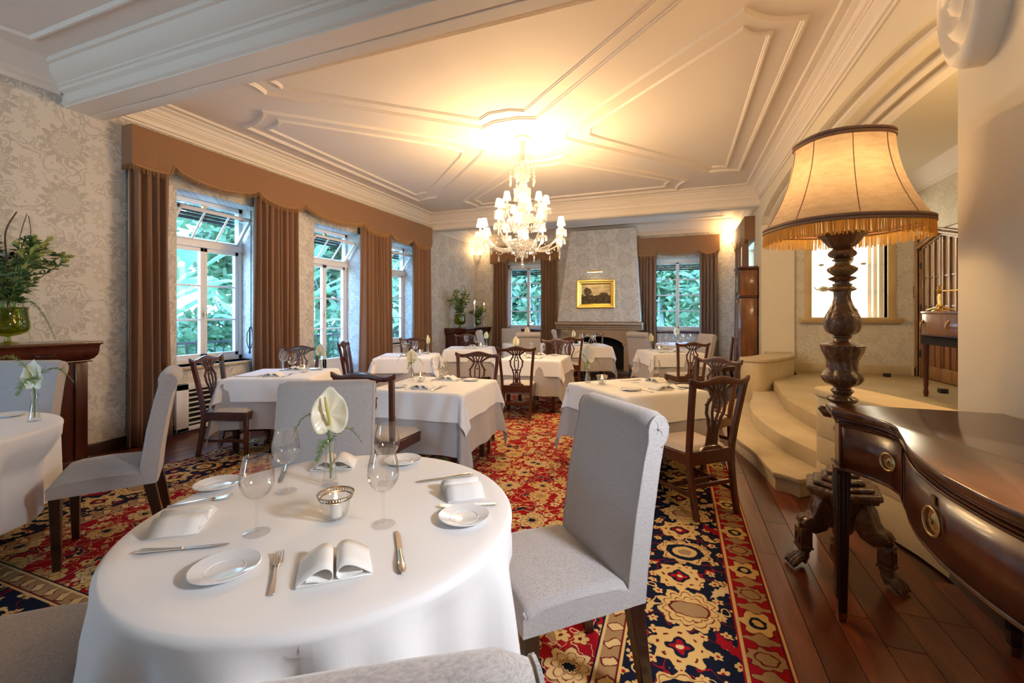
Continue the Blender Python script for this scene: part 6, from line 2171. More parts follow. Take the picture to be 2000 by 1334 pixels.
# ------------------------------------------------------------------ crystal chandelier
def chandelier(x, y):
    t = thing('chandelier', 'tiered crystal chandelier with small white candle shades, hanging over the tables', 'chandelier', (x, y, 0))
    cr = M['crystal']
    q = MB(); q.lathe([(0.10, 3.70), (0.10, 3.685), (0.085, 3.66), (0.055, 3.645), (0.045, 3.62), (0.028, 3.50), (0.022, 3.42), (0.030, 3.40)][::-1], 24); q.build('ceiling_cup', M['trim'], t)
    q = MB(); q.lathe([(0.0, 2.10), (0.02, 2.11), (0.012, 2.14), (0.03, 2.17), (0.05, 2.22), (0.11, 2.27), (0.17, 2.31), (0.19, 2.34), (0.10, 2.36), (0.05, 2.38), (0.045, 2.46), (0.08, 2.52), (0.05, 2.58), (0.04, 2.70), (0.07, 2.78), (0.05, 2.86), (0.045, 2.94), (0.09, 3.0), (0.11, 3.03), (0.05, 3.05), (0.035, 3.12), (0.055, 3.18), (0.03, 3.24), (0.03, 3.30), (0.06, 3.34), (0.02, 3.40)], 20)
    q.build('glass_column', cr, t, angle=60)
    # pendant drop
    def drop(q, px_, py_, pz, l=0.05, r=0.008, seg=4):
        q.lathe([(0.0, -l), (r, -l * 0.62), (r * 0.55, -l * 0.25), (0.0, 0.0)], seg, T(px_, py_, pz), cap0=False, cap1=False)
    def ringdrops(name, r, z, n, l, rad=0.007, rows=1):
        q = MB()
        for k in range(n):
            a = TAU * k / n
            for j in range(rows):
                drop(q, r * math.cos(a), r * math.sin(a), z - j * l * 1.02, l, rad)
        q.tube([(r * math.cos(TAU * k / 24), r * math.sin(TAU * k / 24), z + 0.004) for k in range(24)], 0.006, 5, closed=True)
        o = q.build(name, cr, t, flat=True); o['kind'] = 'stuff'
        return o
    # crown of curling fronds with drops
    for k in range(8):
        a = TAU * k / 8
        Mx = T(rz=a)
        q = MB(); q.tube([(0.03, 0, 3.36), (0.06, 0, 3.45), (0.11, 0, 3.47), (0.155, 0, 3.42), (0.165, 0, 3.34)], [0.008, 0.007, 0.006, 0.005, 0.003], 5, M=Mx)
        fr = q.build('crown_frond', cr, t)
        q = MB()
        for j in range(4):
            drop(q, 0.165, 0, 3.335 - j * 0.045, 0.042, 0.010 if j < 3 else 0.018)
        drop(q, 0.165, 0, 3.16, 0.09, 0.018)
        drop(q, 0.10, 0, 3.45, 0.06, 0.009); drop(q, 0.10, 0, 3.39, 0.06, 0.009)
        o = q.build('frond_drops', cr, fr, flat=True); o.data.transform(T(rz=a)); o['kind'] = 'stuff'
    ringdrops('crown_drops', 0.10, 3.34, 18, 0.055, 0.010, 3)
    ringdrops('canopy_drops', 0.105, 3.02, 24, 0.075, 0.010, 2)
    ringdrops('bowl_drops', 0.19, 2.345, 34, 0.075, 0.010, 1)
    ringdrops('basket_drops', 0.145, 2.30, 26, 0.06, 0.009, 2)
    ringdrops('tail_drops', 0.07, 2.20, 14, 0.075, 0.008, 1)
    ringdrops('middle_drops', 0.20, 2.62, 30, 0.07, 0.009, 2)
    q = MB(); q.lathe([(0.05, 2.60), (0.18, 2.625), (0.205, 2.63), (0.18, 2.64), (0.05, 2.66)], 24); q.build('middle_dish', cr, t)
    q = MB()
    for j in range(4):
        drop(q, 0, 0, 2.12 - j * 0.012, 0.05, 0.014, 6)
    q.lathe([(0.0, 1.99), (0.026, 2.03), (0.02, 2.07), (0.0, 2.10)], 8); q.build('finial', cr, t)
    # arms: twelve low and wide, six high and narrow; each carries a dish, a candle tube and a shade
    def arm(a, r, zdish, z0, r0, sag):
        Mx = T(rz=a)
        P = [(r0, 0, z0), (r0 + (r - r0) * 0.30, 0, z0 - sag), (r0 + (r - r0) * 0.62, 0, z0 - sag * 0.85), (r * 0.93, 0, zdish - 0.06), (r, 0, zdish)]
        P = catmull([Vector(p) for p in P], 4)
        q = MB(); q.tube([tuple(p) for p in P], 0.011, 6, M=Mx)
        ar = q.build('arm', cr, t, angle=60)
        ca, sa = math.cos(a), math.sin(a)
        q = MB(); q.lathe([(0.010, 0.0), (0.045, 0.012), (0.062, 0.024), (0.058, 0.028), (0.015, 0.02)], 14, T(r * ca, r * sa, zdish))
        q.build('drip_dish', cr, ar)
        q = MB()
        for k in range(12):
            b = TAU * k / 12
            drop(q, r * ca + 0.060 * math.cos(b), r * sa + 0.060 * math.sin(b), zdish + 0.018, 0.075, 0.0085)
        drop(q, r * ca, r * sa, zdish - 0.01, 0.10, 0.014, 6)
        o = q.build('dish_drops', cr, ar, flat=True); o['kind'] = 'stuff'
        q = MB(); q.lathe([(0.012, 0.02), (0.012, 0.115)], 10, T(r * ca, r * sa, zdish)); q.build('candle_tube', M['wax'], ar)
        q = MB(); q.lathe([(0.052, 0.09), (0.030, 0.19)], 18, T(r * ca, r * sa, zdish), cap0=False, cap1=False); q.build('shade', M['shadeglow'], ar, weld='open')
    for k in range(12):
        a = TAU * (k + 0.5) / 12
        arm(a, 0.58 if k % 2 else 0.50, 2.40 if k % 2 else 2.47, 2.34, 0.05, 0.10)
    for k in range(9):
        a = TAU * k / 9 + 0.2
        arm(a, 0.31, 2.70 if k % 2 else 2.74, 2.56, 0.05, 0.05)
    # bead swags between the low arms
    q = MB()
    for k in range(12):
        a0, a1 = TAU * (k + 0.5) / 12, TAU * (k + 1.5) / 12
        r0 = 0.58 if k % 2 else 0.50
        r1 = 0.58 if (k + 1) % 2 else 0.50
        for j in range(1, 9):
            u = j / 9
            a = lerp(a0, a1, u); r = lerp(r0, r1, u) * (1 - 0.12 * math.sin(PI * u))
            z = 2.37 - 0.14 * math.sin(PI * u)
            q.lathe([(0.0, -0.012), (0.012, 0.0), (0.0, 0.012)], 5, T(r * math.cos(a), r * math.sin(a), z), cap0=False, cap1=False)
        am = (a0 + a1) / 2
        drop(q, 0.50 * math.cos(am), 0.50 * math.sin(am), 2.22, 0.10, 0.014, 5)
    o = q.build('bead_swags', cr, t, flat=True); o['kind'] = 'stuff'
    return t
chandelier(*CH)
# ------------------------------------------------------------------ things on the tables
def make_glass():
    t = thing('wine_glass', '', 'glass')
    q = MB(); q.lathe([(0.037, 0.0), (0.037, 0.0015), (0.020, 0.004), (0.006, 0.009), (0.0, 0.010)], 28); q.build('foot', M['glassfoot'], t)
    q = MB(); q.lathe([(0.0055, 0.007), (0.0038, 0.02), (0.0036, 0.08), (0.006, 0.100)], 10); q.build('stem', M['glass'], t)
    prof = [(0.006, 0.100), (0.020, 0.106), (0.034, 0.118), (0.044, 0.137), (0.0475, 0.155), (0.046, 0.178), (0.041, 0.203), (0.036, 0.226)]
    P = [(p.x, p.y) for p in catmull([(r, z, 0) for r, z in prof], 3)]
    q = MB(); q.lathe(P + [(P[-1][0] - 0.0012, P[-1][1])] + [(r - 0.0016, z + 0.001) for r, z in P[::-1][1:-3]], 32, cap0=False, cap1=False); q.build('bowl', M['glass'], t)
    return freeze(t)
def make_plate():
    t = thing('side_plate', '', 'plate')
    q = MB(); q.lathe([(0.040, 0.0), (0.042, 0.003), (0.058, 0.006), (0.078, 0.013), (0.080, 0.015), (0.078, 0.0165), (0.058, 0.0100), (0.046, 0.0072), (0.043, 0.0060), (0.0, 0.0058)], 48); q.build('dish', M['porcelain'], t)
    q = MB(); q.tube([(0.0445 * math.cos(TAU * k / 40), 0.0445 * math.sin(TAU * k / 40), 0.0066) for k in range(40)], 0.0012, 5, closed=True); q.build('well_ridge', M['porcelain'], t)
    return freeze(t)
def make_knife():
    t = thing('table_knife', '', 'knife')
    q = MB(); q.prism([(-0.0055, 0.0), (0.0055, 0.0), (0.0085, 0.02), (0.0095, 0.06), (0.0085, 0.095), (0.002, 0.118), (-0.003, 0.118), (-0.0055, 0.10)], 0.0025, 0.0040, 'z'); q.build('blade', M['silver'], t, bevel=0.0005, seg=1)
    q = MB(); q.tube([(0, 0.004, 0.004), (0, -0.02, 0.0045), (0, -0.06, 0.006), (0, -0.095, 0.006), (0, -0.108, 0.005)], [0.0055, 0.0062, 0.0085, 0.0092, 0.004], 10, flat=0.62); q.build('handle', M['silver'], t)
    return freeze(t)
def make_fork():
    t = thing('table_fork', '', 'fork')
    q = MB(); q.strap([(0, -0.095, 0.003), (0, -0.05, 0.004), (0, 0.0, 0.006), (0, 0.025, 0.007), (0, 0.04, 0.004)], [0.013, 0.0105, 0.006, 0.008, 0.022], [0.0025, 0.0025, 0.0035, 0.003, 0.002]); q.build('handle', M['silver'], t, bevel=0.0008, seg=1)
    for k in range(4):
        x = (k - 1.5) * 0.0062
        q = MB(); q.strap([(x, 0.036, 0.004), (x, 0.06, 0.004), (x, 0.085, 0.009), (x * 0.92, 0.092, 0.011)], [0.0048, 0.0036, 0.003, 0.0014], 0.0018); q.build('tine', M['silver'], t)
    return freeze(t)
def make_napkin():
    t = thing('folded_napkin', '', 'napkin')
    q = MB()
    q.box(-0.085, -0.065, 0.0, 0.085, 0.065, 0.004)
    q.build('base_fold', M['napkin'], t, bevel=0.0018, seg=1)
    for s in (-1, 1):
        P = []
        for k in range(15):
            u = k / 14
            a = lerp(-0.15, 1.02, u) * PI
            x = s * (0.040 - 0.034 * math.cos(a) if True else 0)
            P.append((s * lerp(0.086, 0.006, u) if k < 8 else s * (0.022 + 0.018 * math.cos(PI * (u - 0.5) * 1.9 + 1.2)), 0, 0))
        prof = [(0.086, 0.004), (0.066, 0.018), (0.042, 0.032), (0.022, 0.036), (0.008, 0.028), (0.004, 0.016), (0.010, 0.006), (0.026, 0.005), (0.046, 0.010), (0.064, 0.012)]
        pr = c2(prof, 4)
        vs = [(s * x * (1 if y < 0 else 0.98), y, z) for y in (-0.064, -0.02, 0.03, 0.064) for x, z in pr]
        n = len(pr)
        fs = [(j * n + i, j * n + i + 1, (j + 1) * n + i + 1, (j + 1) * n + i) for j in range(3) for i in range(n - 1)]
        q = MB(); q.add(vs, fs); q.build('rolled_fold', M['napkin'], t, weld='open', angle=80, solid=0.0022)
    return freeze(t)
def make_votive():
    t = thing('candle_holder', '', 'candle holder')
    prof = [(0.0, 0.0), (0.022, 0.001), (0.032, 0.008), (0.039, 0.022), (0.043, 0.045), (0.047, 0.066), (0.050, 0.070)]
    q = MB(); q.lathe(prof + [(r - 0.003, z + 0.001) for r, z in prof[::-1][:-2]] + [(0.0, 0.006)], 36, cap0=False, cap1=False); q.build('glass_bowl', M['glass'], t)
    q = MB()
    for (r, z) in ((0.0485, 0.066), (0.0545, 0.080)):
        q.tube([(r * math.cos(TAU * k / 40), r * math.sin(TAU * k / 40), z) for k in range(40)], 0.0016, 5, closed=True)
    for k in range(36):
        a = TAU * k / 36
        q.lathe([(0.0, -0.0015), (0.0042, 0.0), (0.0, 0.0015)], 6, T(0.0515 * math.cos(a), 0.0515 * math.sin(a), 0.0732, rz=a) @ T(ry=PI / 2 - 0.4), cap0=False, cap1=False)
    q.lathe([(0.0478, 0.064), (0.0490, 0.069), (0.0505, 0.070)], 36, cap0=False, cap1=False)
    q.lathe([(0.0525, 0.076), (0.0545, 0.080), (0.0560, 0.0815)], 36, cap0=False, cap1=False)
    q.build('pierced_silver_rim', M['darksilver'], t, weld='open')
    return freeze(t)
def make_candle():
    t = thing('votive_candle', '', 'candle')
    q = MB(); q.lathe([(0.018, 0.0), (0.018, 0.040), (0.016, 0.042), (0.003, 0.040), (0.0, 0.040)], 24); q.build('wax', M['wax'], t)
    q = MB(); q.tube([(0, 0, 0.040), (0.001, 0, 0.048)], 0.0012, 5); q.build('wick', M['black'], t)
    q = MB(); q.lathe([(0.0, 0.045), (0.0045, 0.051), (0.0050, 0.057), (0.0030, 0.066), (0.0, 0.078)], 10); q.build('flame', M['flame'], t)
    return freeze(t)
def make_vase():
    t = thing('bud_vase', '', 'vase')
    q = MB(); q.lathe([(0.0, 0.0), (0.030, 0.0), (0.030, 0.004), (0.026, 0.03), (0.021, 0.06), (0.016, 0.10), (0.014, 0.13), (0.017, 0.155), (0.022, 0.168), (0.0205, 0.168), (0.0155, 0.155), (0.0125, 0.13), (0.0145, 0.10), (0.0190, 0.06), (0.0235, 0.02), (0.0, 0.018)], 28); q.build('glass_body', M['glass'], t)
    return freeze(t)
def make_flower():
    t = thing('anthurium_flower', '', 'flower')
    q = MB(); q.tube([(0.002, 0.0, 0.012), (0.003, 0, 0.06), (0, 0.0, 0.13), (-0.004, 0.0, 0.195)], 0.0036, 8); q.build('stem', M['stem'], t)
    # heart-shaped spathe, slightly cupped, facing -y
    def heart(u, v):
        a = (u - 0.5) * TAU
        r = 0.078 * (1.0 + 0.10 * math.cos(2 * a)) * (1 - 0.30 * math.exp(-((abs(a) - PI) / 0.35) ** 2)) * (1 + 0.26 * math.exp(-(a / 0.25) ** 2))
        rr = r * v
        x = rr * math.sin(a) * 0.92
        z = rr * math.cos(a)
        return (x, 0.010 * math.cos(abs(x) * 30) - 0.012 * v * v - 0.004 * math.sin(a * 7) * v, 0.252 + z)
    q = MB(); q.grid(heart, 48, 9, closeu=True); q.build('spathe', M['spathe'], t, weld='open', angle=180, solid=0.0012)
    q = MB(); q.tube([(-0.001, -0.004, 0.215), (-0.004, -0.016, 0.25), (-0.012, -0.026, 0.295), (-0.016, -0.028, 0.325)], [0.0055, 0.006, 0.0055, 0.003], 8); q.build('spadix', M['spadix'], t)
    return freeze(t)
def make_fern():
    t = thing('fern_sprig', '', 'greenery')
    rr = random.Random(4)
    for (a, sp, h) in ((0.35, 0.12, 0.02), (2.75, 0.15, 0.05), (4.3, 0.10, 0.00)):
        P = []
        for k in range(12):
            u = k / 11
            P.append(Vector((sp * u * math.cos(a), sp * u * math.sin(a), 0.168 + h * 2 * math.sin(u * 2.6) + 0.05 * u - 0.10 * u * u)))
        P = [Vector((0.004, 0, 0.09))] + P
        q = MB(); q.tube([tuple(p) for p in P], 0.0012, 5); s = q.build('frond_stem', M['stem'], t)
        q = MB()
        for i in range(2, len(P)):
            for s2 in (-1, 1):
                for j in range(3):
                    c = P[i - 1].lerp(P[i], j / 3)
                    d = (P[i] - P[i - 1]).normalized()
                    sd = Vector((-d.y, d.x, 0)) * s2
                    l = 0.030 * (1 - 0.6 * i / len(P)) + rr.random() * 0.008
                    e = c + (sd * 0.85 + d * 0.6 + Vector((0, 0, rr.uniform(-0.5, 0.5)))) * l
                    w = d * 0.0022
                    q.add([tuple(c - w), tuple(c + w), tuple(e + w * 0.3), tuple(e - w * 0.3)], [(0, 1, 2, 3)])
        o = q.build('leaflets', M['fern'], s, weld='open', flat=True); o['kind'] = 'stuff'
    return freeze(t)
def make_menu():
    t = thing('menu_card', '', 'menu')
    q = MB(); q.box(-0.105, -0.075, 0, 0.105, 0.075, 0.004); q.build('back_board', M['skirt'], t, bevel=0.001, seg=1)
    q = MB(); q.box(-0.103, -0.073, 0.004, 0.103, 0.073, 0.008); q.build('cover_board', M['cloth'], t, bevel=0.001, seg=1)
    return freeze(t)

PROTO = {'wine_glass': make_glass(), 'side_plate': make_plate(), 'table_knife': make_knife(), 'table_fork': make_fork(), 'folded_napkin': make_napkin(),
         'candle_holder': make_votive(), 'votive_candle': make_candle(), 'bud_vase': make_vase(), 'anthurium_flower': make_flower(), 'fern_sprig': make_fern(), 'menu_card': make_menu()}
GROUP = {'wine_glass': 'wine glasses', 'side_plate': 'white side plates', 'table_knife': 'table knives', 'table_fork': 'table forks', 'folded_napkin': 'rolled white napkins',
         'candle_holder': 'glass candle holders', 'votive_candle': 'lit votive candles', 'bud_vase': 'glass bud vases', 'anthurium_flower': 'white anthurium flowers', 'fern_sprig': 'fern sprigs', 'menu_card': 'menu cards'}
USED = set()
CT = CZ + FZ - 0.002 + 0.0008
def put(kind, x, y, deg, label, z=CT, scale=None):
    p = PROTO[kind]
    rz = math.radians(deg)
    if kind not in USED:
        USED.add(kind)
        p.location = (x, y, z); p.rotation_euler = (0, 0, rz); p['label'] = label; p['group'] = GROUP[kind]
        if scale: p.scale = (scale,) * 3
        return p
    return dup(p, (x, y, z), rz, label, GROUP[kind], scale)

# foreground round table: four places
put('side_plate', -1.06, 0.775, 0, 'large-looking white side plate nearest the camera on the front round table')
put('side_plate', -0.63, 1.24, 0, 'white side plate by the right-hand grey chair on the front round table')
put('side_plate', -1.61, 1.15, 0, 'white side plate at the far left of the front round table')
put('side_plate', -1.12, 1.62, 0, 'white side plate at the far right edge of the front round table')
put('wine_glass', -1.16, 0.945, 0, 'wine glass nearest the camera, left of the candle on the front round table')
put('wine_glass', -1.335, 1.205, 0, 'wine glass behind the nearest one, left of the flower on the front round table')
put('wine_glass', -0.845, 1.12, 0, 'wine glass right of the candle on the front round table')
put('wine_glass', -1.04, 1.40, 0, 'wine glass at the back right of the front round table, behind another glass')
put('candle_holder', -1.01, 1.10, 0, 'glass candle bowl with pierced silver rim on the front round table')
put('votive_candle', -1.01, 1.10, 0, 'lit white candle in the silver-rimmed bowl on the front round table', CT + 0.008)
put('bud_vase', -1.23, 1.31, 0, 'clear bud vase behind the candle on the front round table')
put('anthurium_flower', -1.23, 1.31, 40, 'large white anthurium in the bud vase on the front round table', CT + 0.012)
put('fern_sprig', -1.23, 1.31, 40, 'feathery fern sprig in the bud vase on the front round table')
put('folded_napkin', -0.815, 0.885, 42, 'rolled napkin nearest the camera on the front round table')
put('folded_napkin', -1.42, 0.905, -52, 'rolled napkin at the left of the front round table beside the long knife')
put('folded_napkin', -1.37, 1.485, 212, 'rolled napkin standing behind the flower on the front round table')
put('folded_napkin', -0.735, 1.43, 128, 'rolled napkin at the right of the front round table above a fork')
def lay(kind, a, c, label):
    """a = handle end, c = tip"""
    put(kind, (a[0] + c[0]) / 2, (a[1] + c[1]) / 2, math.degrees(math.atan2(-(c[0] - a[0]), c[1] - a[1])), label)
lay('table_fork', (-0.86, 0.735), (-1.01, 0.895), 'silver fork nearest the camera, between plate and napkin on the front round table')
lay('table_fork', (-1.60, 0.96), (-1.46, 1.11), 'silver fork at the left of the front round table behind a napkin')
lay('table_fork', (-0.58, 1.37), (-0.74, 1.28), 'silver fork at the right of the front round table below a napkin')
lay('table_fork', (-1.29, 1.66), (-1.22, 1.54), 'silver fork at the far side of the front round table behind the glasses')
lay('table_knife', (-1.365, 0.745), (-1.18, 0.865), 'long silver knife at the left edge of the front round table')
lay('table_knife', (-0.64, 0.925), (-0.77, 1.085), 'silver knife right of the nearest napkin on the front round table')
lay('table_knife', (-1.56, 1.42), (-1.43, 1.27), 'silver knife standing out dark behind two glasses on the front round table')
lay('table_knife', (-0.77, 1.59), (-0.93, 1.45), 'silver knife at the back right of the front round table')

# left round table
put('bud_vase', -3.63, 1.46, 0, 'clear bud vase on the left round table')
put('anthurium_flower', -3.63, 1.46, 20, 'white anthurium leaning in the bud vase on the left round table', CT + 0.012)
put('fern_sprig', -3.63, 1.46, 65, 'long fern sprig spreading from the vase on the left round table', CT, 1.5)
put('side_plate', -3.95, 1.48, 0, 'white side plate on the left round table beside the vase')
put('folded_napkin', -4.10, 1.30, 20, 'rolled napkin on the left round table at the picture edge')
lay('table_fork', (-4.08, 1.40), (-3.98, 1.26), 'silver fork on the left round table at the picture edge')
put('wine_glass', -3.90, 0.98, 0, 'wine glass near the middle of the left round table')

rg_ = random.Random(17)
def dress(tx, ty, ang, h, where, items):
    """items: (kind, u, v, deg) in the frame of the table"""
    a = math.radians(ang)
    cnt = {}
    for it in items:
        kind, u, v, deg, lab = it
        x = tx + u * math.cos(a) - v * math.sin(a)
        y = ty + u * math.sin(a) + v * math.cos(a)
        z = CT
        if kind == 'votive_candle':
            z = CT + 0.008
        if kind == 'anthurium_flower':
            z = CT + 0.012
        put(kind, x, y, ang + deg + (rg_.uniform(-70, 70) if kind == 'anthurium_flower' else 0), lab + ' ' + where, z, 0.82 if kind == 'anthurium_flower' else None)
def std(t, ang_extra, where, glasses=2, menu=False, fx=-0.22, fy=0.16, cx=-0.12, cy=0.06):
    (x, y, a, h, _) = t
    it = [
        ('side_plate', -0.24, -0.26, 0, 'white side plate at the near left corner, table'),
        ('side_plate', 0.24, 0.27, 0, 'white side plate at the far right corner, table'),
        ('folded_napkin', 0.0, -0.26, 0, 'rolled napkin at the near edge of the table'),
        ('folded_napkin', 0.0, 0.27, 180, 'rolled napkin at the far edge of the table'),
        ('table_fork', -0.12, -0.26, 0, 'silver fork at the near edge of the table'),
        ('table_fork', 0.12, 0.27, 180, 'silver fork at the far edge of the table'),
        ('table_knife', 0.13, -0.26, 0, 'silver knife at the near edge of the table'),
        ('table_knife', -0.13, 0.27, 180, 'silver knife at the far edge of the table'),
        ('bud_vase', fx, fy, 0, 'clear bud vase on the table'),
        ('anthurium_flower', fx, fy, -ang_extra, 'white anthurium in the vase of the table'),
        ('fern_sprig', fx, fy, 30, 'fern sprig in the vase of the table'),
        ('candle_holder', cx, cy, 0, 'glass candle bowl on the table'),
        ('votive_candle', cx, cy, 0, 'lit candle in the glass bowl on the table'),
        ('wine_glass', 0.12, -0.10, 0, 'wine glass at the near place of the table'),
        ('wine_glass', -0.10, 0.14 if fy < 0.1 else 0.20, 0, 'wine glass at the far place of the table'),
    ]
    if menu:
        it = [i for i in it if not (i[0] == 'side_plate' and i[1] < 0)]
        it.append(('menu_card', -0.27, -0.22, 0, 'white menu lying on the table'))
    dress(x, y, a, h, where, it)
std(TAB[0], 0, 'at the first window', menu=True, fx=0.30, fy=0.24, cx=0.20, cy=0.02)
std(TAB[1], 0, 'at left centre', fx=-0.33, fy=0.15, cx=-0.20, cy=0.08)
std(TAB[2], 0, 'at the third window', menu=True, fx=0.28, fy=0.18, cx=0.18, cy=0.0)
std(TAB[3], 0, 'before the corner cabinet', menu=True, fx=0.30, fy=0.22, cx=0.20, cy=0.06)
std(TAB[4], 0, 'in the middle of the room', fx=-0.32, fy=0.02, cx=-0.17, cy=-0.02)
std(TAB[5], 0, 'in front of the fireplace', fx=-0.28, fy=0.10, cx=-0.15, cy=0.08)
# cornerwise table
put('bud_vase', -0.80, 4.14, 0, 'slender bud vase on the cornerwise table by the steps')
put('anthurium_flower', -0.80, 4.14, 170, 'small white anthurium in the vase on the cornerwise table', CT + 0.006)
put('fern_sprig', -0.80, 4.14, 20, 'fern sprig in the vase on the cornerwise table', CT, 1.1)
put('candle_holder', -0.66, 4.10, 0, 'glass candle bowl on the cornerwise table by the steps')
put('votive_candle', -0.66, 4.10, 0, 'lit candle in the bowl on the cornerwise table', CT + 0.008)
put('wine_glass', -0.38, 4.30, 0, 'left wine glass on the cornerwise table by the steps')
put('wine_glass', -0.20, 4.24, 0, 'right wine glass on the cornerwise table by the steps')
put('side_plate', -0.38, 3.84, 0, 'white side plate at the near side of the cornerwise table')
put('side_plate', 0.06, 4.17, 0, 'white side plate behind the nearest mahogany chair on the cornerwise table')
put('folded_napkin', -0.20, 4.42, 140, 'rolled napkin at the far side of the cornerwise table')
put('folded_napkin', -0.14, 3.99, 45, 'rolled napkin at the near side of the cornerwise table')
lay('table_fork', (-0.20, 3.80), (-0.32, 3.92), 'silver fork at the near side of the cornerwise table')
lay('table_fork', (0.00, 4.40), (-0.10, 4.27), 'silver fork at the far side of the cornerwise table')
lay('table_knife', (0.03, 4.05), (-0.10, 4.15), 'silver knife at the right of the cornerwise table')
lay('table_knife', (-0.36, 4.45), (-0.50, 4.36), 'silver knife at the far left of the cornerwise table')
std(TAB[7], 0, 'at the right rear', fx=-0.30, fy=0.10, cx=-0.18, cy=0.02)
# far round tables
X1 = (-3.20, 9.15)
for k, (kind, u, v, lab) in enumerate((
        ('bud_vase', 0.08, 0.05, 'bud vase'), ('anthurium_flower', 0.08, 0.05, 'white anthurium'), ('fern_sprig', 0.08, 0.05, 'fern sprig'),
        ('wine_glass', -0.12, 0.05, 'left wine glass'), ('wine_glass', -0.02, 0.16, 'right wine glass'), ('folded_napkin', -0.14, -0.20, 'rolled napkin'), ('side_plate', 0.16, -0.22, 'white side plate'))):
    put(kind, X1[0] + u, X1[1] + v, 10, lab + ' on the round table under the left back window', CT + (0.012 if kind == 'anthurium_flower' else 0))
X2 = (0.02, 10.30)
for k, (kind, u, v, lab) in enumerate((
        ('bud_vase', -0.06, 0.05, 'bud vase'), ('anthurium_flower', -0.06, 0.05, 'white anthurium'), ('fern_sprig', -0.06, 0.05, 'fern sprig'),
        ('wine_glass', -0.28, 0.05, 'leftmost wine glass'), ('wine_glass', -0.10, -0.20, 'second wine glass'), ('wine_glass', 0.05, -0.22, 'third wine glass'), ('wine_glass', 0.20, 0.02, 'rightmost wine glass'),
        ('folded_napkin', -0.30, -0.20, 'rolled napkin'), ('folded_napkin', 0.30, -0.18, 'second rolled napkin'), ('side_plate', 0.12, 0.26, 'white side plate'))):
    put(kind, X2[0] + u, X2[1] + v, 10, lab + ' on the round table under the right back window', CT + (0.012 if kind == 'anthurium_flower' else 0))

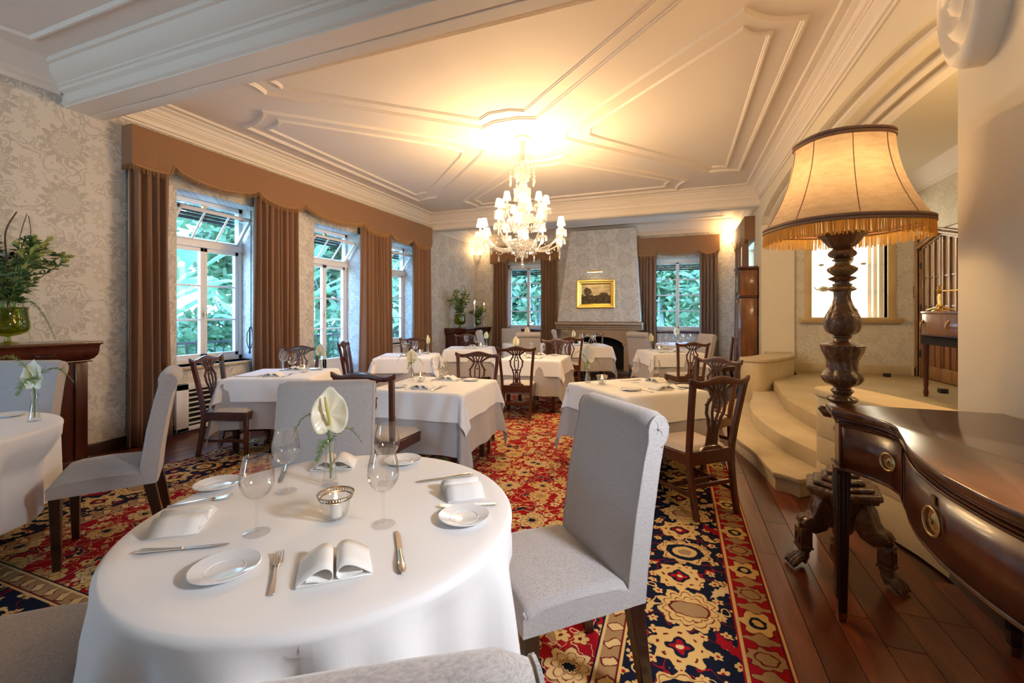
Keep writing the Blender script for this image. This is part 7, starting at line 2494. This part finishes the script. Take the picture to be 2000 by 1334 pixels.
# ------------------------------------------------------------------ lilies in green glass vases, candlesticks
def green_vase(label, x, y, z, s=1.0, waist=True):
    t = thing('green_glass_vase', label, 'vase', (x, y, z), 0, 'olive green glass vases')
    t.scale = (s, s, s)
    prof = [(0.0, 0.0), (0.062, 0.002), (0.060, 0.007), (0.020, 0.018), (0.014, 0.045), (0.016, 0.055), (0.060, 0.066), (0.100, 0.085), (0.116, 0.115), (0.116, 0.150), (0.108, 0.20), (0.104, 0.25), (0.110, 0.272), (0.106, 0.272), (0.100, 0.25), (0.104, 0.20), (0.111, 0.150), (0.110, 0.118), (0.094, 0.092), (0.04, 0.076), (0.0, 0.074)]
    q = MB(); q.lathe(prof, 40, cap0=False, cap1=False); q.build('glass_body', M['greenglass'], t)
    return t
def lilies(label, x, y, z, n, h, spread, seed, s=1.0):
    t = thing('lily_arrangement', label, 'flower arrangement', (x, y, z), 0, 'arrangements of budding lilies')
    t.scale = (s, s, s)
    rr = random.Random(seed)
    stems, leaves, buds, tw = MB(), MB(), MB(), MB()
    def leaf(q, c, d, l, w):
        d = d.normalized()
        sd = d.cross(Vector((rr.uniform(-1, 1), rr.uniform(-1, 1), rr.uniform(-0.2, 1)))).normalized()
        up = sd.cross(d)
        m = c + d * l * 0.5 + up * l * 0.06
        e = c + d * l - Vector((0, 0, l * 0.12))
        q.add([tuple(c), tuple(m - sd * w), tuple(e), tuple(m + sd * w), tuple(m - up * w * 0.3)], [(0, 1, 4), (1, 2, 4), (2, 3, 4), (3, 0, 4)])
    def bud(c, d, l, r):
        d = d.normalized()
        rot = d.to_track_quat('Z', 'Y').to_matrix().to_4x4()
        buds.lathe([(0.0, 0.0), (r * 0.55, l * 0.15), (r, l * 0.5), (r * 0.8, l * 0.78), (0.0, l)], 7, Matrix.Translation(c) @ rot, cap0=False, cap1=False)
    for i in range(n):
        a = TAU * i / n + rr.uniform(-0.3, 0.3)
        el = rr.uniform(0.10, 1.0)
        out = spread * (1.0 - el * 0.75) * rr.uniform(0.7, 1.1)
        top = Vector((out * math.cos(a), out * math.sin(a), h * lerp(0.42, 1.0, el)))
        P = [Vector((0.03 * math.cos(a), 0.03 * math.sin(a), -0.10)), Vector((0.05 * math.cos(a), 0.05 * math.sin(a), 0.06)), Vector((out * 0.55 * math.cos(a), out * 0.55 * math.sin(a), top.z * 0.62)), top]
        P = catmull(P, 4)
        stems.tube([tuple(p) for p in P], 0.0035, 5)
        for j in range(46):
            p = P[rr.randrange(4, len(P))]
            th = rr.random() * TAU
            d = Vector((math.cos(th), math.sin(th), rr.uniform(-0.2, 0.9)))
            leaf(leaves, p, d, rr.uniform(0.05, 0.11), rr.uniform(0.008, 0.015))
        for j in range(rr.randrange(3, 7)):
            p = P[-1 - rr.randrange(0, 4)]
            th = a + rr.uniform(-1.2, 1.2)
            d = Vector((math.cos(th), math.sin(th), rr.uniform(0.0, 1.2)))
            e = p + d.normalized() * 0.035
            stems.tube([tuple(p), tuple(e)], 0.002, 4)
            bud(e, d, rr.uniform(0.06, 0.095), rr.uniform(0.011, 0.017))
    for i in range(4):
        a = rr.uniform(-1.1, 1.1)
        P = [Vector((0, 0, 0.0)), Vector((0.08 * math.cos(a), 0.08 * math.sin(a), h * 0.6)), Vector((0.13 * math.cos(a), 0.13 * math.sin(a), h * 0.95)), Vector((0.12 * math.cos(a + 0.5), 0.12 * math.sin(a + 0.5), h * 1.22))]
        tw.tube([tuple(p) for p in catmull(P, 4)], 0.003, 5)
    # drooping fern at the side
    for (a, l) in ((-0.5, 0.34), (0.4, 0.28), (2.4, 0.25)):
        P = [Vector((0.09 * math.cos(a), 0.09 * math.sin(a), 0.03))] + [Vector(((0.10 + l * u) * math.cos(a), (0.10 + l * u) * math.sin(a), 0.05 + 0.10 * u - 0.42 * u * u)) for u in [k / 10 for k in range(1, 11)]]
        stems.tube([tuple(p) for p in P], 0.002, 4)
        for k in range(2, len(P)):
            for s_ in (-1, 1):
                for j in range(3):
                    c = P[k - 1].lerp(P[k], j / 3)
                    d = (P[k] - P[k - 1]).normalized()
                    leaf(leaves, c, d * 0.7 + Vector((-d.y, d.x, 0)) * s_, 0.05 * (1.1 - k / 11), 0.003)
    for mb in (stems, leaves, buds, tw):
        mb.v = [(max(vx, (XL + 0.03 - x) / s), vy, vz) for vx, vy, vz in mb.v]
    stems.build('stems', M['stem'], t, angle=60)
    o = leaves.build('leaves', M['leaf'], t, weld='open', flat=True); o['kind'] = 'stuff'
    o = buds.build('lily_buds', M['bud'], t); o['kind'] = 'stuff'
    tw.build('twigs', M['twig'], t)
    return t
green_vase('rounded olive green footed vase on the sideboard at the left edge', -5.17, 1.92, 1.156, 1.12)
lilies('dark leafy arrangement of green lily buds in the vase at the left edge', -5.17, 1.92, 1.156 + 0.30, 20, 0.64, 0.50, 5, 1.0)
green_vase('tall olive green vase on the corner sideboard', -5.12, 9.85, 1.061, 1.25)
lilies('leafy lily arrangement in the green vase on the corner sideboard', -5.12, 9.85, 1.061 + 0.33, 15, 0.62, 0.38, 11, 1.0)
t = green_vase('slim green vase beside the candlesticks on the corner sideboard', -4.98, 10.60, 1.061, 0.8)
lilies('small leafy posy below the candles on the corner sideboard', -4.98, 10.60, 1.061 + 0.21, 10, 0.40, 0.30, 21, 0.9)
def candlestick(label, clabel, x, y, z, h):
    t = thing('glass_candlestick', label, 'candlestick', (x, y, z), 0, 'glass candlesticks on the corner sideboard')
    q = MB(); q.lathe([(0.05, 0.0), (0.05, 0.006), (0.015, 0.02), (0.010, 0.05), (0.014, 0.08), (0.008, 0.12), (0.008, h - 0.05), (0.016, h - 0.03), (0.018, h)], 18); q.build('glass_stick', M['crystal'], t)
    c = thing('taper_candle', clabel, 'candle', (x, y, z + h), 0, 'lit taper candles')
    q = MB(); q.lathe([(0.011, -0.01), (0.010, 0.24), (0.004, 0.25)], 12); q.build('wax', M['wax'], c)
    q = MB(); q.lathe([(0.0, 0.25), (0.008, 0.265), (0.007, 0.28), (0.0, 0.31)], 8); q.build('flame', M['flame'], c)
candlestick('left glass candlestick on the corner sideboard', 'left taper candle burning on the corner sideboard', -4.95, 10.32, 1.061, 0.36)
candlestick('middle glass candlestick on the corner sideboard', 'middle and tallest taper candle on the corner sideboard', -5.02, 10.50, 1.061, 0.40)
candlestick('right glass candlestick on the corner sideboard', 'right taper candle burning on the corner sideboard', -4.90, 10.82, 1.061, 0.34)

# ------------------------------------------------------------------ things on the landing
def landing_console():
    t = thing('console_table', 'bow-fronted mahogany console with brass drop handles on the stone landing', 'table', (0, 0, LZ))
    x0, x1, y0, y1 = 2.62, 3.30, 5.2, 6.75
    zt = 1.005
    out = c2([(x1, y1), (x0 + 0.28, y1 - 0.02), (x0 + 0.10, y1 - 0.12), (x0 + 0.02, y1 - 0.32), (x0, (y0 + y1) / 2), (x0 + 0.02, y0 + 0.3), (x0 + 0.12, y0 + 0.05), (x1, y0)], 6)
    q = MB(); q.prism(out, zt - 0.03, zt, 'z'); q.build('top', M['walnut'], t, bevel=0.006)
    cxm, cym = sum(p[0] for p in out) / len(out), sum(p[1] for p in out) / len(out)
    ins = [(cxm + (p[0] - cxm) * 0.95, cym + (p[1] - cym) * 0.97) for p in out]
    q = MB(); q.prism(ins, zt - 0.26, zt - 0.03, 'z'); ap = q.build('apron', M['walnut'], t, bevel=0.003, angle=60)
    q = MB(); q.prism([(cxm + (p[0] - cxm) * 0.97, cym + (p[1] - cym) * 0.98) for p in out], zt - 0.275, zt - 0.255, 'z'); q.build('lower_moulding', M['mahogany'], t)
    for (hx, hy) in ((2.66, 6.46), (2.80, 6.66), (2.64, 5.9)):
        q = MB(); q.lathe([(0.03, 0), (0.022, 0.008), (0.012, 0.012), (0.016, 0.022), (0.0, 0.026)], 10, T(hx, hy, zt - 0.12, rz=PI - 0.6) @ T(ry=PI / 2))
        q.tube([(hx - 0.015, hy + 0.005, zt - 0.12), (hx - 0.025, hy + 0.012, zt - 0.15), (hx - 0.02, hy + 0.015, zt - 0.19), (hx - 0.012, hy + 0.01, zt - 0.205)], 0.008, 6)
        q.build('drop_handle', M['brass'], ap)
    for (lx, ly) in ((2.74, 6.60), (2.72, 5.35), (3.22, 6.66), (3.22, 5.28)):
        q = MB(); q.lathe([(0.018, 0.0), (0.026, 0.05), (0.018, 0.10), (0.022, 0.12), (0.030, 0.60), (0.038, 0.66), (0.026, 0.68), (0.040, 0.70), (0.030, 0.72), (0.038, 0.74)], 16, T(lx, ly, 0)); q.build('turned_leg', M['mahogany'], t)
    q = MB(); q.box(2.70, 5.3, 0.62, 3.28, 6.62, 0.735); q.build('inner_frame', M['dark'], t, flat=True)
landing_console()
t = thing('brass_candelabrum', 'brass candelabrum with a sweeping arm on the landing console', 'candelabrum', (2.80, 6.45, LZ + 1.006))
q = MB(); q.lathe([(0.07, 0.0), (0.06, 0.012), (0.02, 0.03), (0.03, 0.06), (0.015, 0.09), (0.022, 0.16), (0.012, 0.20), (0.03, 0.235), (0.014, 0.25), (0.02, 0.28), (0.0, 0.30)], 16); q.build('stem', M['brass'], t)
for k in range(3):
    a = TAU * k / 3
    q = MB(); q.tube([(0.02 * math.cos(a), 0.02 * math.sin(a), 0.05), (0.08 * math.cos(a), 0.08 * math.sin(a), 0.03), (0.13 * math.cos(a), 0.13 * math.sin(a), 0.012)], [0.012, 0.010, 0.012], 6); q.build('claw_foot', M['brass'], t)
q = MB(); q.tube([(0.0, 0.0, 0.23), (0.10, -0.12, 0.235), (0.22, -0.30, 0.27), (0.30, -0.48, 0.36)], 0.009, 6); q.build('arm', M['brass'], t)
t = thing('dark_vase', 'dark plum coloured vase at the edge of the landing console', 'vase', (2.93, 5.86, LZ + 1.006))
q = MB(); q.lathe([(0.03, 0), (0.02, 0.03), (0.07, 0.10), (0.085, 0.16), (0.05, 0.24), (0.015, 0.30), (0.0, 0.31)], 20); q.build('body', M['plum'], t)
t = thing('wall_light', 'candle-style wall light with dark bracket beside the landing door', 'lamp', (XD - 0.02, 7.28, LZ + 1.55))
q = MB(); q.tube([(0.02, 0, 0.0), (-0.06, 0, -0.02), (-0.08, 0, 0.03)], 0.010, 6); q.lathe([(0.0, 0.0), (0.04, 0.01), (0.02, 0.03), (0.045, 0.045), (0.015, 0.06)], 10, T(-0.08, 0, 0.03)); q.build('bracket', M['black'], t)
q = MB(); q.lathe([(0.011, 0.08), (0.011, 0.22)], 10, T(-0.08, 0, 0)); q.build('candle_tube', M['wax'], t)
q = MB(); q.lathe([(0.0, 0.22), (0.012, 0.235), (0.008, 0.26), (0.0, 0.28)], 8, T(-0.08, 0, 0)); q.build('bulb', M['bulb'], t)
# arched oak door
def oak_door():
    q = MB()
    ym = (DY0 + DY1) / 2
    def archz(y):
        return 2.38 + 0.15 * (1 - abs((y - ym) / ((DY1 - DY0) / 2)))
    n = 10
    ys_ = [lerp(DY0, DY1, i / n) for i in range(n + 1)]
    q.box(XD + 0.02, DY0, LZ, XD + 0.06, DY0 + 0.05, 2.52); q.box(XD + 0.02, DY1 - 0.05, LZ, XD + 0.06, DY1, 2.52)
    q.add([p for y in ys_ for p in ((XD + 0.02, y, archz(y)), (XD + 0.02, y, 2.62))], [(2 * i, 2 * i + 1, 2 * i + 3, 2 * i + 2) for i in range(n)])
    d = struct(q.build('door_1', M['oak'], weld='open', flat=True))
    for (a, c) in ((DY0 + 0.05, ym - 0.003), (ym + 0.003, DY1 - 0.05)):
        q = MB(); q.box(XD + 0.045, a, LZ + 0.01, XD + 0.075, c, 2.50); lf = q.build('door_leaf', M['doorglass'], d, flat=True)
        m = 3
        for k in range(m + 1):
            y = lerp(a + 0.03, c - 0.03, k / m)
            q = MB(); q.box(XD + 0.015, y - 0.022, LZ + 0.20, XD + 0.046, y + 0.022, archz(y) - 0.01); q.build('stile', M['walnut'], lf, bevel=0.006)
        for z in (LZ + 0.10, LZ + 0.20):
            pass
        q = MB(); q.box(XD + 0.012, a, LZ + 0.01, XD + 0.046, c, LZ + 0.20); q.build('kick_rail', M['oak'], lf, bevel=0.004)
        q = MB(); q.box(XD + 0.028, a, LZ + 0.20, XD + 0.046, c, 1.05); q.build('lower_panel', M['walnut'], lf, flat=True)
        for z in (1.06, 1.52, 1.95):
            q = MB(); q.box(XD + 0.030, a, z - 0.012, XD + 0.046, c, z + 0.012); q.build('rail', M['walnut'], lf, bevel=0.003, seg=1)
    q = MB(); q.tube([(XD - 0.005, y, archz(y) + 0.05) for y in ys_], 0.022, 6)
    q.tube([(XD - 0.005, y, archz(y) + 0.10) for y in ys_], 0.014, 6)
    q.build('carved_hood', M['oak'], d)
    for z in (0.75, 1.45, 2.1):
        q = MB(); q.lathe([(0.012, 0), (0.012, 0.10)], 8, T(XD + 0.01, DY1 - 0.05, z)); q.build('hinge', M['black'], d)
    q = MB(); q.box(XD + 0.02, DY1, LZ, XD + 0.09, DY1 + 0.06, 2.62); q.box(XD - 0.02, DY1 + 0.0, LZ, XD + 0.02, DY1 + 0.07, 2.62); q.build('door_jamb', M['oak'], d, bevel=0.004)
oak_door()
t = thing('wall_switch', 'black switch plate on the wall beside the oak door', 'switch', (XD - 0.005, 8.71, 1.75))
q = MB(); q.box(-0.006, -0.03, -0.09, 0.006, 0.03, 0.09); q.build('plate', M['black'], t, bevel=0.002)
for z in (-0.04, 0.0, 0.04):
    q = MB(); q.box(-0.010, -0.010, z - 0.008, -0.005, 0.010, z + 0.008); q.build('rocker', M['oldbrass'], t)
t = thing('alarm_sensor', 'small white sensor box high on the landing wallpaper', 'sensor', (XD - 0.03, 8.2, 2.78))
q = MB(); q.box(-0.03, -0.06, -0.06, 0.03, 0.06, 0.06); q.build('case', M['white_wood'], t, bevel=0.008)
q = MB(); q.box(-0.034, -0.03, -0.02, -0.028, 0.03, 0.03); q.build('lens', M['trim'], t, bevel=0.004)
for (x, y, w_) in ((3.03, 8.45, 'near the niche wall'), (3.05, 6.95, 'beside the console leg')):
    t = thing('floor_spotlight', 'small black floor light on the landing ' + w_, 'lamp', (x, y, LZ), 0, 'black floor lights')
    q = MB(); q.box(-0.04, -0.04, 0, 0.04, 0.04, 0.055); q.build('case', M['black'], t, bevel=0.005)
    q = MB(); q.lathe([(0.025, 0.055), (0.022, 0.06), (0.0, 0.06)], 12); q.build('lens', M['oldbrass'], t)
# shelves and china in the lit niche
for k, z in enumerate((1.78, 2.22, 2.62)):
    q = MB(); q.box(NX0, YN + 0.12, z - 0.005, NX1, YN + 0.39, z + 0.005)
    tag(q.build('glass_shelf', M['pane']), ('lower', 'middle', 'upper')[k] + ' glass shelf across the lit niche', 'shelf', 'glass shelves in the niche')
china = M['porcelain']
M['china'] = sm('cream_china', (0.42, 0.36, 0.22), 0.3, var=0.1, coat=0.3)
def stand_plate(label, x, z, r, sx=1.0):
    t = thing('display_plate', label, 'plate', (x, YN + 0.30, z + r), 0, 'plates standing in the niche')
    q = MB(); q.lathe([(r * 0.55, 0.0), (r * 0.62, 0.006), (r, 0.018), (r, 0.022), (r * 0.62, 0.012), (0.0, 0.010)], 40, T(rx=PI / 2 - 0.12) , sx=sx); q.build('dish', M['china'], t)
    q = MB(); q.tube([(r * 0.82 * sx * math.cos(TAU * k / 36), -0.024, r * 0.82 * math.sin(TAU * k / 36)) for k in range(36)], 0.004, 5, closed=True); q.build('painted_rim', M['plaster'], t)
    return t
stand_plate('round cream plate standing on the middle shelf of the niche', 2.66, 2.225, 0.14)
stand_plate('oval cream dish leaning at the foot of the niche', 2.70, 1.345, 0.10, 1.65)
t = thing('teapot', 'cream teapot on the lower shelf of the niche', 'teapot', (2.36, YN + 0.26, 1.785))
q = MB(); q.lathe([(0.04, 0), (0.07, 0.02), (0.085, 0.05), (0.07, 0.085), (0.03, 0.10), (0.035, 0.105), (0.0, 0.12)], 24); q.build('body', M['china'], t)
q = MB(); q.tube([(-0.075, 0, 0.04), (-0.12, 0, 0.06), (-0.14, 0, 0.10)], [0.016, 0.012, 0.008], 8); q.build('spout', M['china'], t)
q = MB(); q.tube([(0.075, 0, 0.08), (0.12, 0, 0.085), (0.125, 0, 0.045), (0.08, 0, 0.03)], 0.007, 6); q.build('handle', M['china'], t)
t = thing('covered_dish', 'low covered cream dish on the lower shelf of the niche', 'dish', (2.68, YN + 0.26, 1.785))
q = MB(); q.lathe([(0.07, 0), (0.09, 0.01), (0.125, 0.035), (0.13, 0.04)], 28, sx=1.1); q.build('bowl', M['china'], t)
q = MB(); q.lathe([(0.13, 0.04), (0.11, 0.055), (0.05, 0.07), (0.015, 0.075), (0.02, 0.09), (0.0, 0.10)], 28, sx=1.1); q.build('lid', M['china'], t)
for k, x in enumerate((2.32, 2.92)):
    t = thing('trinket_bowl', ('left' , 'right')[k] + ' tiny cream bowl on the middle niche shelf', 'bowl', (x, YN + 0.25, 2.226), 0, 'tiny bowls in the niche')
    q = MB(); q.lathe([(0.02, 0), (0.04, 0.02), (0.045, 0.045), (0.04, 0.045), (0.0, 0.012)], 16); q.build('cup', M['china'], t)
# ------------------------------------------------------------------ garden outside the windows
q = MB(); q.box(-30, -6, -1.3, XL - DEEP - 0.4, 40, -0.9); q.box(-30, YB + 0.8, -1.3, 14, 40, -0.9)
tag(q.build('lawn', M['grassmat'], flat=True), 'strip of garden ground seen low through the windows', 'lawn', None, 'structure')
q = MB(); q.box(-8.2, 1.0, -0.30, XL - DEEP - 0.02, 14, -0.02); struct(q.build('terrace_floor', M['limestone'], flat=True))
t = thing('terrace_railing', 'dark iron balcony railing outside the side windows', 'railing', (-7.6, 0, -0.02))
q = MB(); q.box(-0.02, 1.5, 0.92, 0.02, 13.5, 0.96); q.box(-0.015, 1.5, 0.10, 0.015, 13.5, 0.13); q.build('rail', M['black'], t)
me = None
for k in range(76):
    if me is None:
        q = MB(); q.box(-0.009, -0.009, 0, 0.009, 0.009, 0.94); o = q.build('baluster', M['black'], t, flat=True); me = o.data
    else:
        o = bpy.data.objects.new('baluster', me); COL.objects.link(o); o.parent = t
    o.location = (0, 1.6 + k * 0.157, 0)
rg = random.Random(12)
def banana_leaf(L, W, arch_, n=9):
    q = MB()
    vs, fs = [], []
    for i in range(n + 1):
        u = i / n
        x = L * u * math.cos(arch_ * u * 0.9)
        z = L * u * 0.85 * math.cos(arch_ * u) - 0.25 * L * u * u * arch_
        w = W * (math.sin(PI * min(1, u * 0.92 + 0.06)) ** 0.6)
        rag = rg.uniform(0.8, 1.0)
        vs += [(x, -w * rag, z - 0.25 * w), (x, 0, z), (x, w * rag, z - 0.25 * w)]
    for i in range(n):
        fs += [(3 * i, 3 * i + 1, 3 * i + 4, 3 * i + 3), (3 * i + 1, 3 * i + 2, 3 * i + 5, 3 * i + 4)]
    q.add(vs, fs)
    return q
def banana(label, x, y, z, h, nl, L, seed):
    t = thing('banana_plant', label, 'plant', (x, y, z), 0, 'banana plants outside the side windows')
    q = MB(); q.tube([(0, 0, 0), (0.02, 0.03, h * 0.5), (0, 0, h)], [0.12, 0.10, 0.06], 10); q.build('trunk', M['trunkbark'], t)
    for k in range(nl):
        a = TAU * k / nl + rg.uniform(-0.3, 0.3)
        o = banana_leaf(L * rg.uniform(0.8, 1.15), 0.26 * rg.uniform(0.8, 1.2), rg.uniform(0.5, 1.3)).build('leaf', M['banana'], t, weld='open', angle=60)
        o.location = (0, 0, h * rg.uniform(0.75, 1.0)); o.rotation_euler = (0, rg.uniform(-0.2, 0.3), a)
    return t
spots = [(-9.0, 3.4, 1.6, 9, 1.9), (-9.6, 5.6, 2.2, 10, 2.0), (-8.9, 7.8, 1.4, 9, 1.8), (-10.2, 9.6, 2.3, 10, 2.1), (-9.2, 11.6, 1.5, 9, 1.9), (-10.8, 13.6, 2.4, 10, 2.0), (-9.8, 15.8, 1.6, 9, 1.9), (-11.5, 4.6, 2.8, 9, 2.1), (-12.0, 7.4, 3.0, 9, 2.1), (-12.4, 11.4, 3.0, 9, 2.1)]
PL = ('nearest the first window at its left', 'behind the first window', 'low between first and French window', 'tall behind the French window', 'low behind the French window', 'tall seen through the French window at right', 'farthest beyond the third window', 'in the second row behind the first window', 'in the second row beyond the terrace', 'in the second row toward the third window')
for (x, y, h, n, L), d in zip(spots, PL):
    banana('broad-leaved banana plant ' + d, x, y, -0.9, h + 0.4, n, L, 1)
t = thing('palm_trunk', 'shaggy grey palm trunk close outside the first window', 'tree', (-8.3, 4.5, -0.9))
rp = random.Random(2)
q = MB(); q.tube([(0, 0, 0), (0.05, 0.02, 1.6), (0.0, 0.0, 3.4), (0.02, 0, 6)], [0.24, 0.22, 0.20, 0.2], 16); q.build('trunk', M['trunkbark'], t)
q = MB()
for k in range(220):
    a = rp.random() * TAU; z = rp.uniform(0.2, 4.2); r = 0.22
    q.add([(r * math.cos(a - 0.12), r * math.sin(a - 0.12), z), (r * math.cos(a + 0.12), r * math.sin(a + 0.12), z), ((r + 0.07) * math.cos(a), (r + 0.07) * math.sin(a), z - rp.uniform(0.1, 0.3))], [(0, 1, 2)])
o = q.build('bark_fibres', M['trunkbark'], t, weld='open', flat=True); o['kind'] = 'stuff'
def leafy(name, label, cat, group, x, y, z, rx_, rz_, n, size, mat, seed, trunk=0.0):
    t = thing(name, label, cat, (x, y, z), 0, group)
    r = random.Random(seed)
    q = MB()
    blobs = [(r.uniform(-0.6, 0.6) * rx_, r.uniform(-0.6, 0.6) * rx_, r.uniform(-0.5, 0.7) * rz_, r.uniform(0.35, 0.6)) for _ in range(9)]
    for k in range(n):
        bx, by, bz, br = blobs[k % 9]
        d = Vector((r.gauss(0, 1), r.gauss(0, 1), r.gauss(0, 1))).normalized() * (r.random() ** 0.4)
        c = Vector((bx + d.x * br * rx_, by + d.y * br * rx_, bz + d.z * br * rz_ + trunk + rz_))
        u = Vector((r.gauss(0, 1), r.gauss(0, 1), r.gauss(0, 0.6))).normalized()
        v = u.cross(Vector((r.gauss(0, 1), r.gauss(0, 1), r.gauss(0, 1)))).normalized()
        s = size * r.uniform(0.6, 1.4)
        q.add([tuple(c - u * s), tuple(c + v * s * 0.45), tuple(c + u * s), tuple(c - v * s * 0.45)], [(0, 1, 2, 3)])
    o = q.build('foliage', mat, t, weld='open', flat=True); o['kind'] = 'stuff'
    if trunk:
        q = MB(); q.tube([(0, 0, 0), (0.05, 0.0, trunk * 0.6), (0, 0, trunk + rz_)], [0.22, 0.17, 0.08], 10)
        for k in range(4):
            a = TAU * k / 4
            q.tube([(0, 0, trunk * 0.8), (rx_ * 0.5 * math.cos(a), rx_ * 0.5 * math.sin(a), trunk + rz_)], [0.09, 0.03], 6)
        q.build('trunk', M['trunkbark'], t)
    else:
        q = MB()
        for k in range(5):
            a = TAU * k / 5
            q.tube([(0, 0, -0.0), (rx_ * 0.5 * math.cos(a), rx_ * 0.5 * math.sin(a), rz_ * 1.1)], [0.03, 0.012], 5)
        q.build('stems', M['twig'], t)
    return t
G1 = 'shrubs outside the side windows'
for i, (x, y, d) in enumerate(((-9.9, 2.6, 'beyond the first window at left'), (-10.6, 6.6, 'between the banana plants'), (-10.0, 10.6, 'behind the French window'), (-10.4, 14.4, 'beyond the third window'), (-13.5, 9.0, 'at the back of the side garden'), (-13.5, 4.0, 'at the back left of the side garden'))):
    leafy('garden_shrub', 'dense green shrub ' + d, 'shrub', G1, x, y, -0.9, 1.5, 1.2, 1500, 0.16, M['shrub'], 30 + i)
for i, (x, y, s, d) in enumerate(((-15.0, 1.5, 3.0, 'left behind the first window'), (-15.5, 6.5, 3.2, 'behind the first window plants'), (-15.0, 11.5, 3.2, 'behind the French window plants'), (-15.5, 17.0, 3.3, 'beyond the third window'), (-14.0, 23.0, 3.3, 'farthest along the side garden'))):
    leafy('garden_tree', 'tall bushy tree ' + d, 'tree', 'trees in the side garden', x, y, -0.9, s, s * 0.95, 4200, 0.24, M['tree'], 130 + i, 1.2)
G2 = 'trees outside the end windows'
for i, (x, y, s, d) in enumerate(((-5.4, 17.5, 2.6, 'left of the left back window'), (-7.6, 16.5, 2.3, 'far left behind the left back window'), (-3.2, 19.0, 2.6, 'filling the left back window'), (-0.6, 16.5, 2.5, 'filling the right back window at left'), (1.2, 17.5, 2.6, 'filling the right back window at right'), (3.6, 18.5, 2.8, 'right of the right back window'))):
    leafy('garden_tree', 'bushy garden tree ' + d, 'tree', G2, x, y, -0.9, s, s * 0.9, 3600, 0.17, M['tree'], 60 + i, 0.6 if i % 2 else 1.2)
for i, (x, y, d) in enumerate(((-4.6, 14.2, 'low outside the left back window'), (-0.3, 14.0, 'low outside the right back window'))):
    leafy('garden_shrub', 'light green shrub ' + d, 'shrub', 'low shrubs outside the end windows', x, y, -0.9, 1.3, 1.0, 1500, 0.12, M['shrub'], 80 + i)
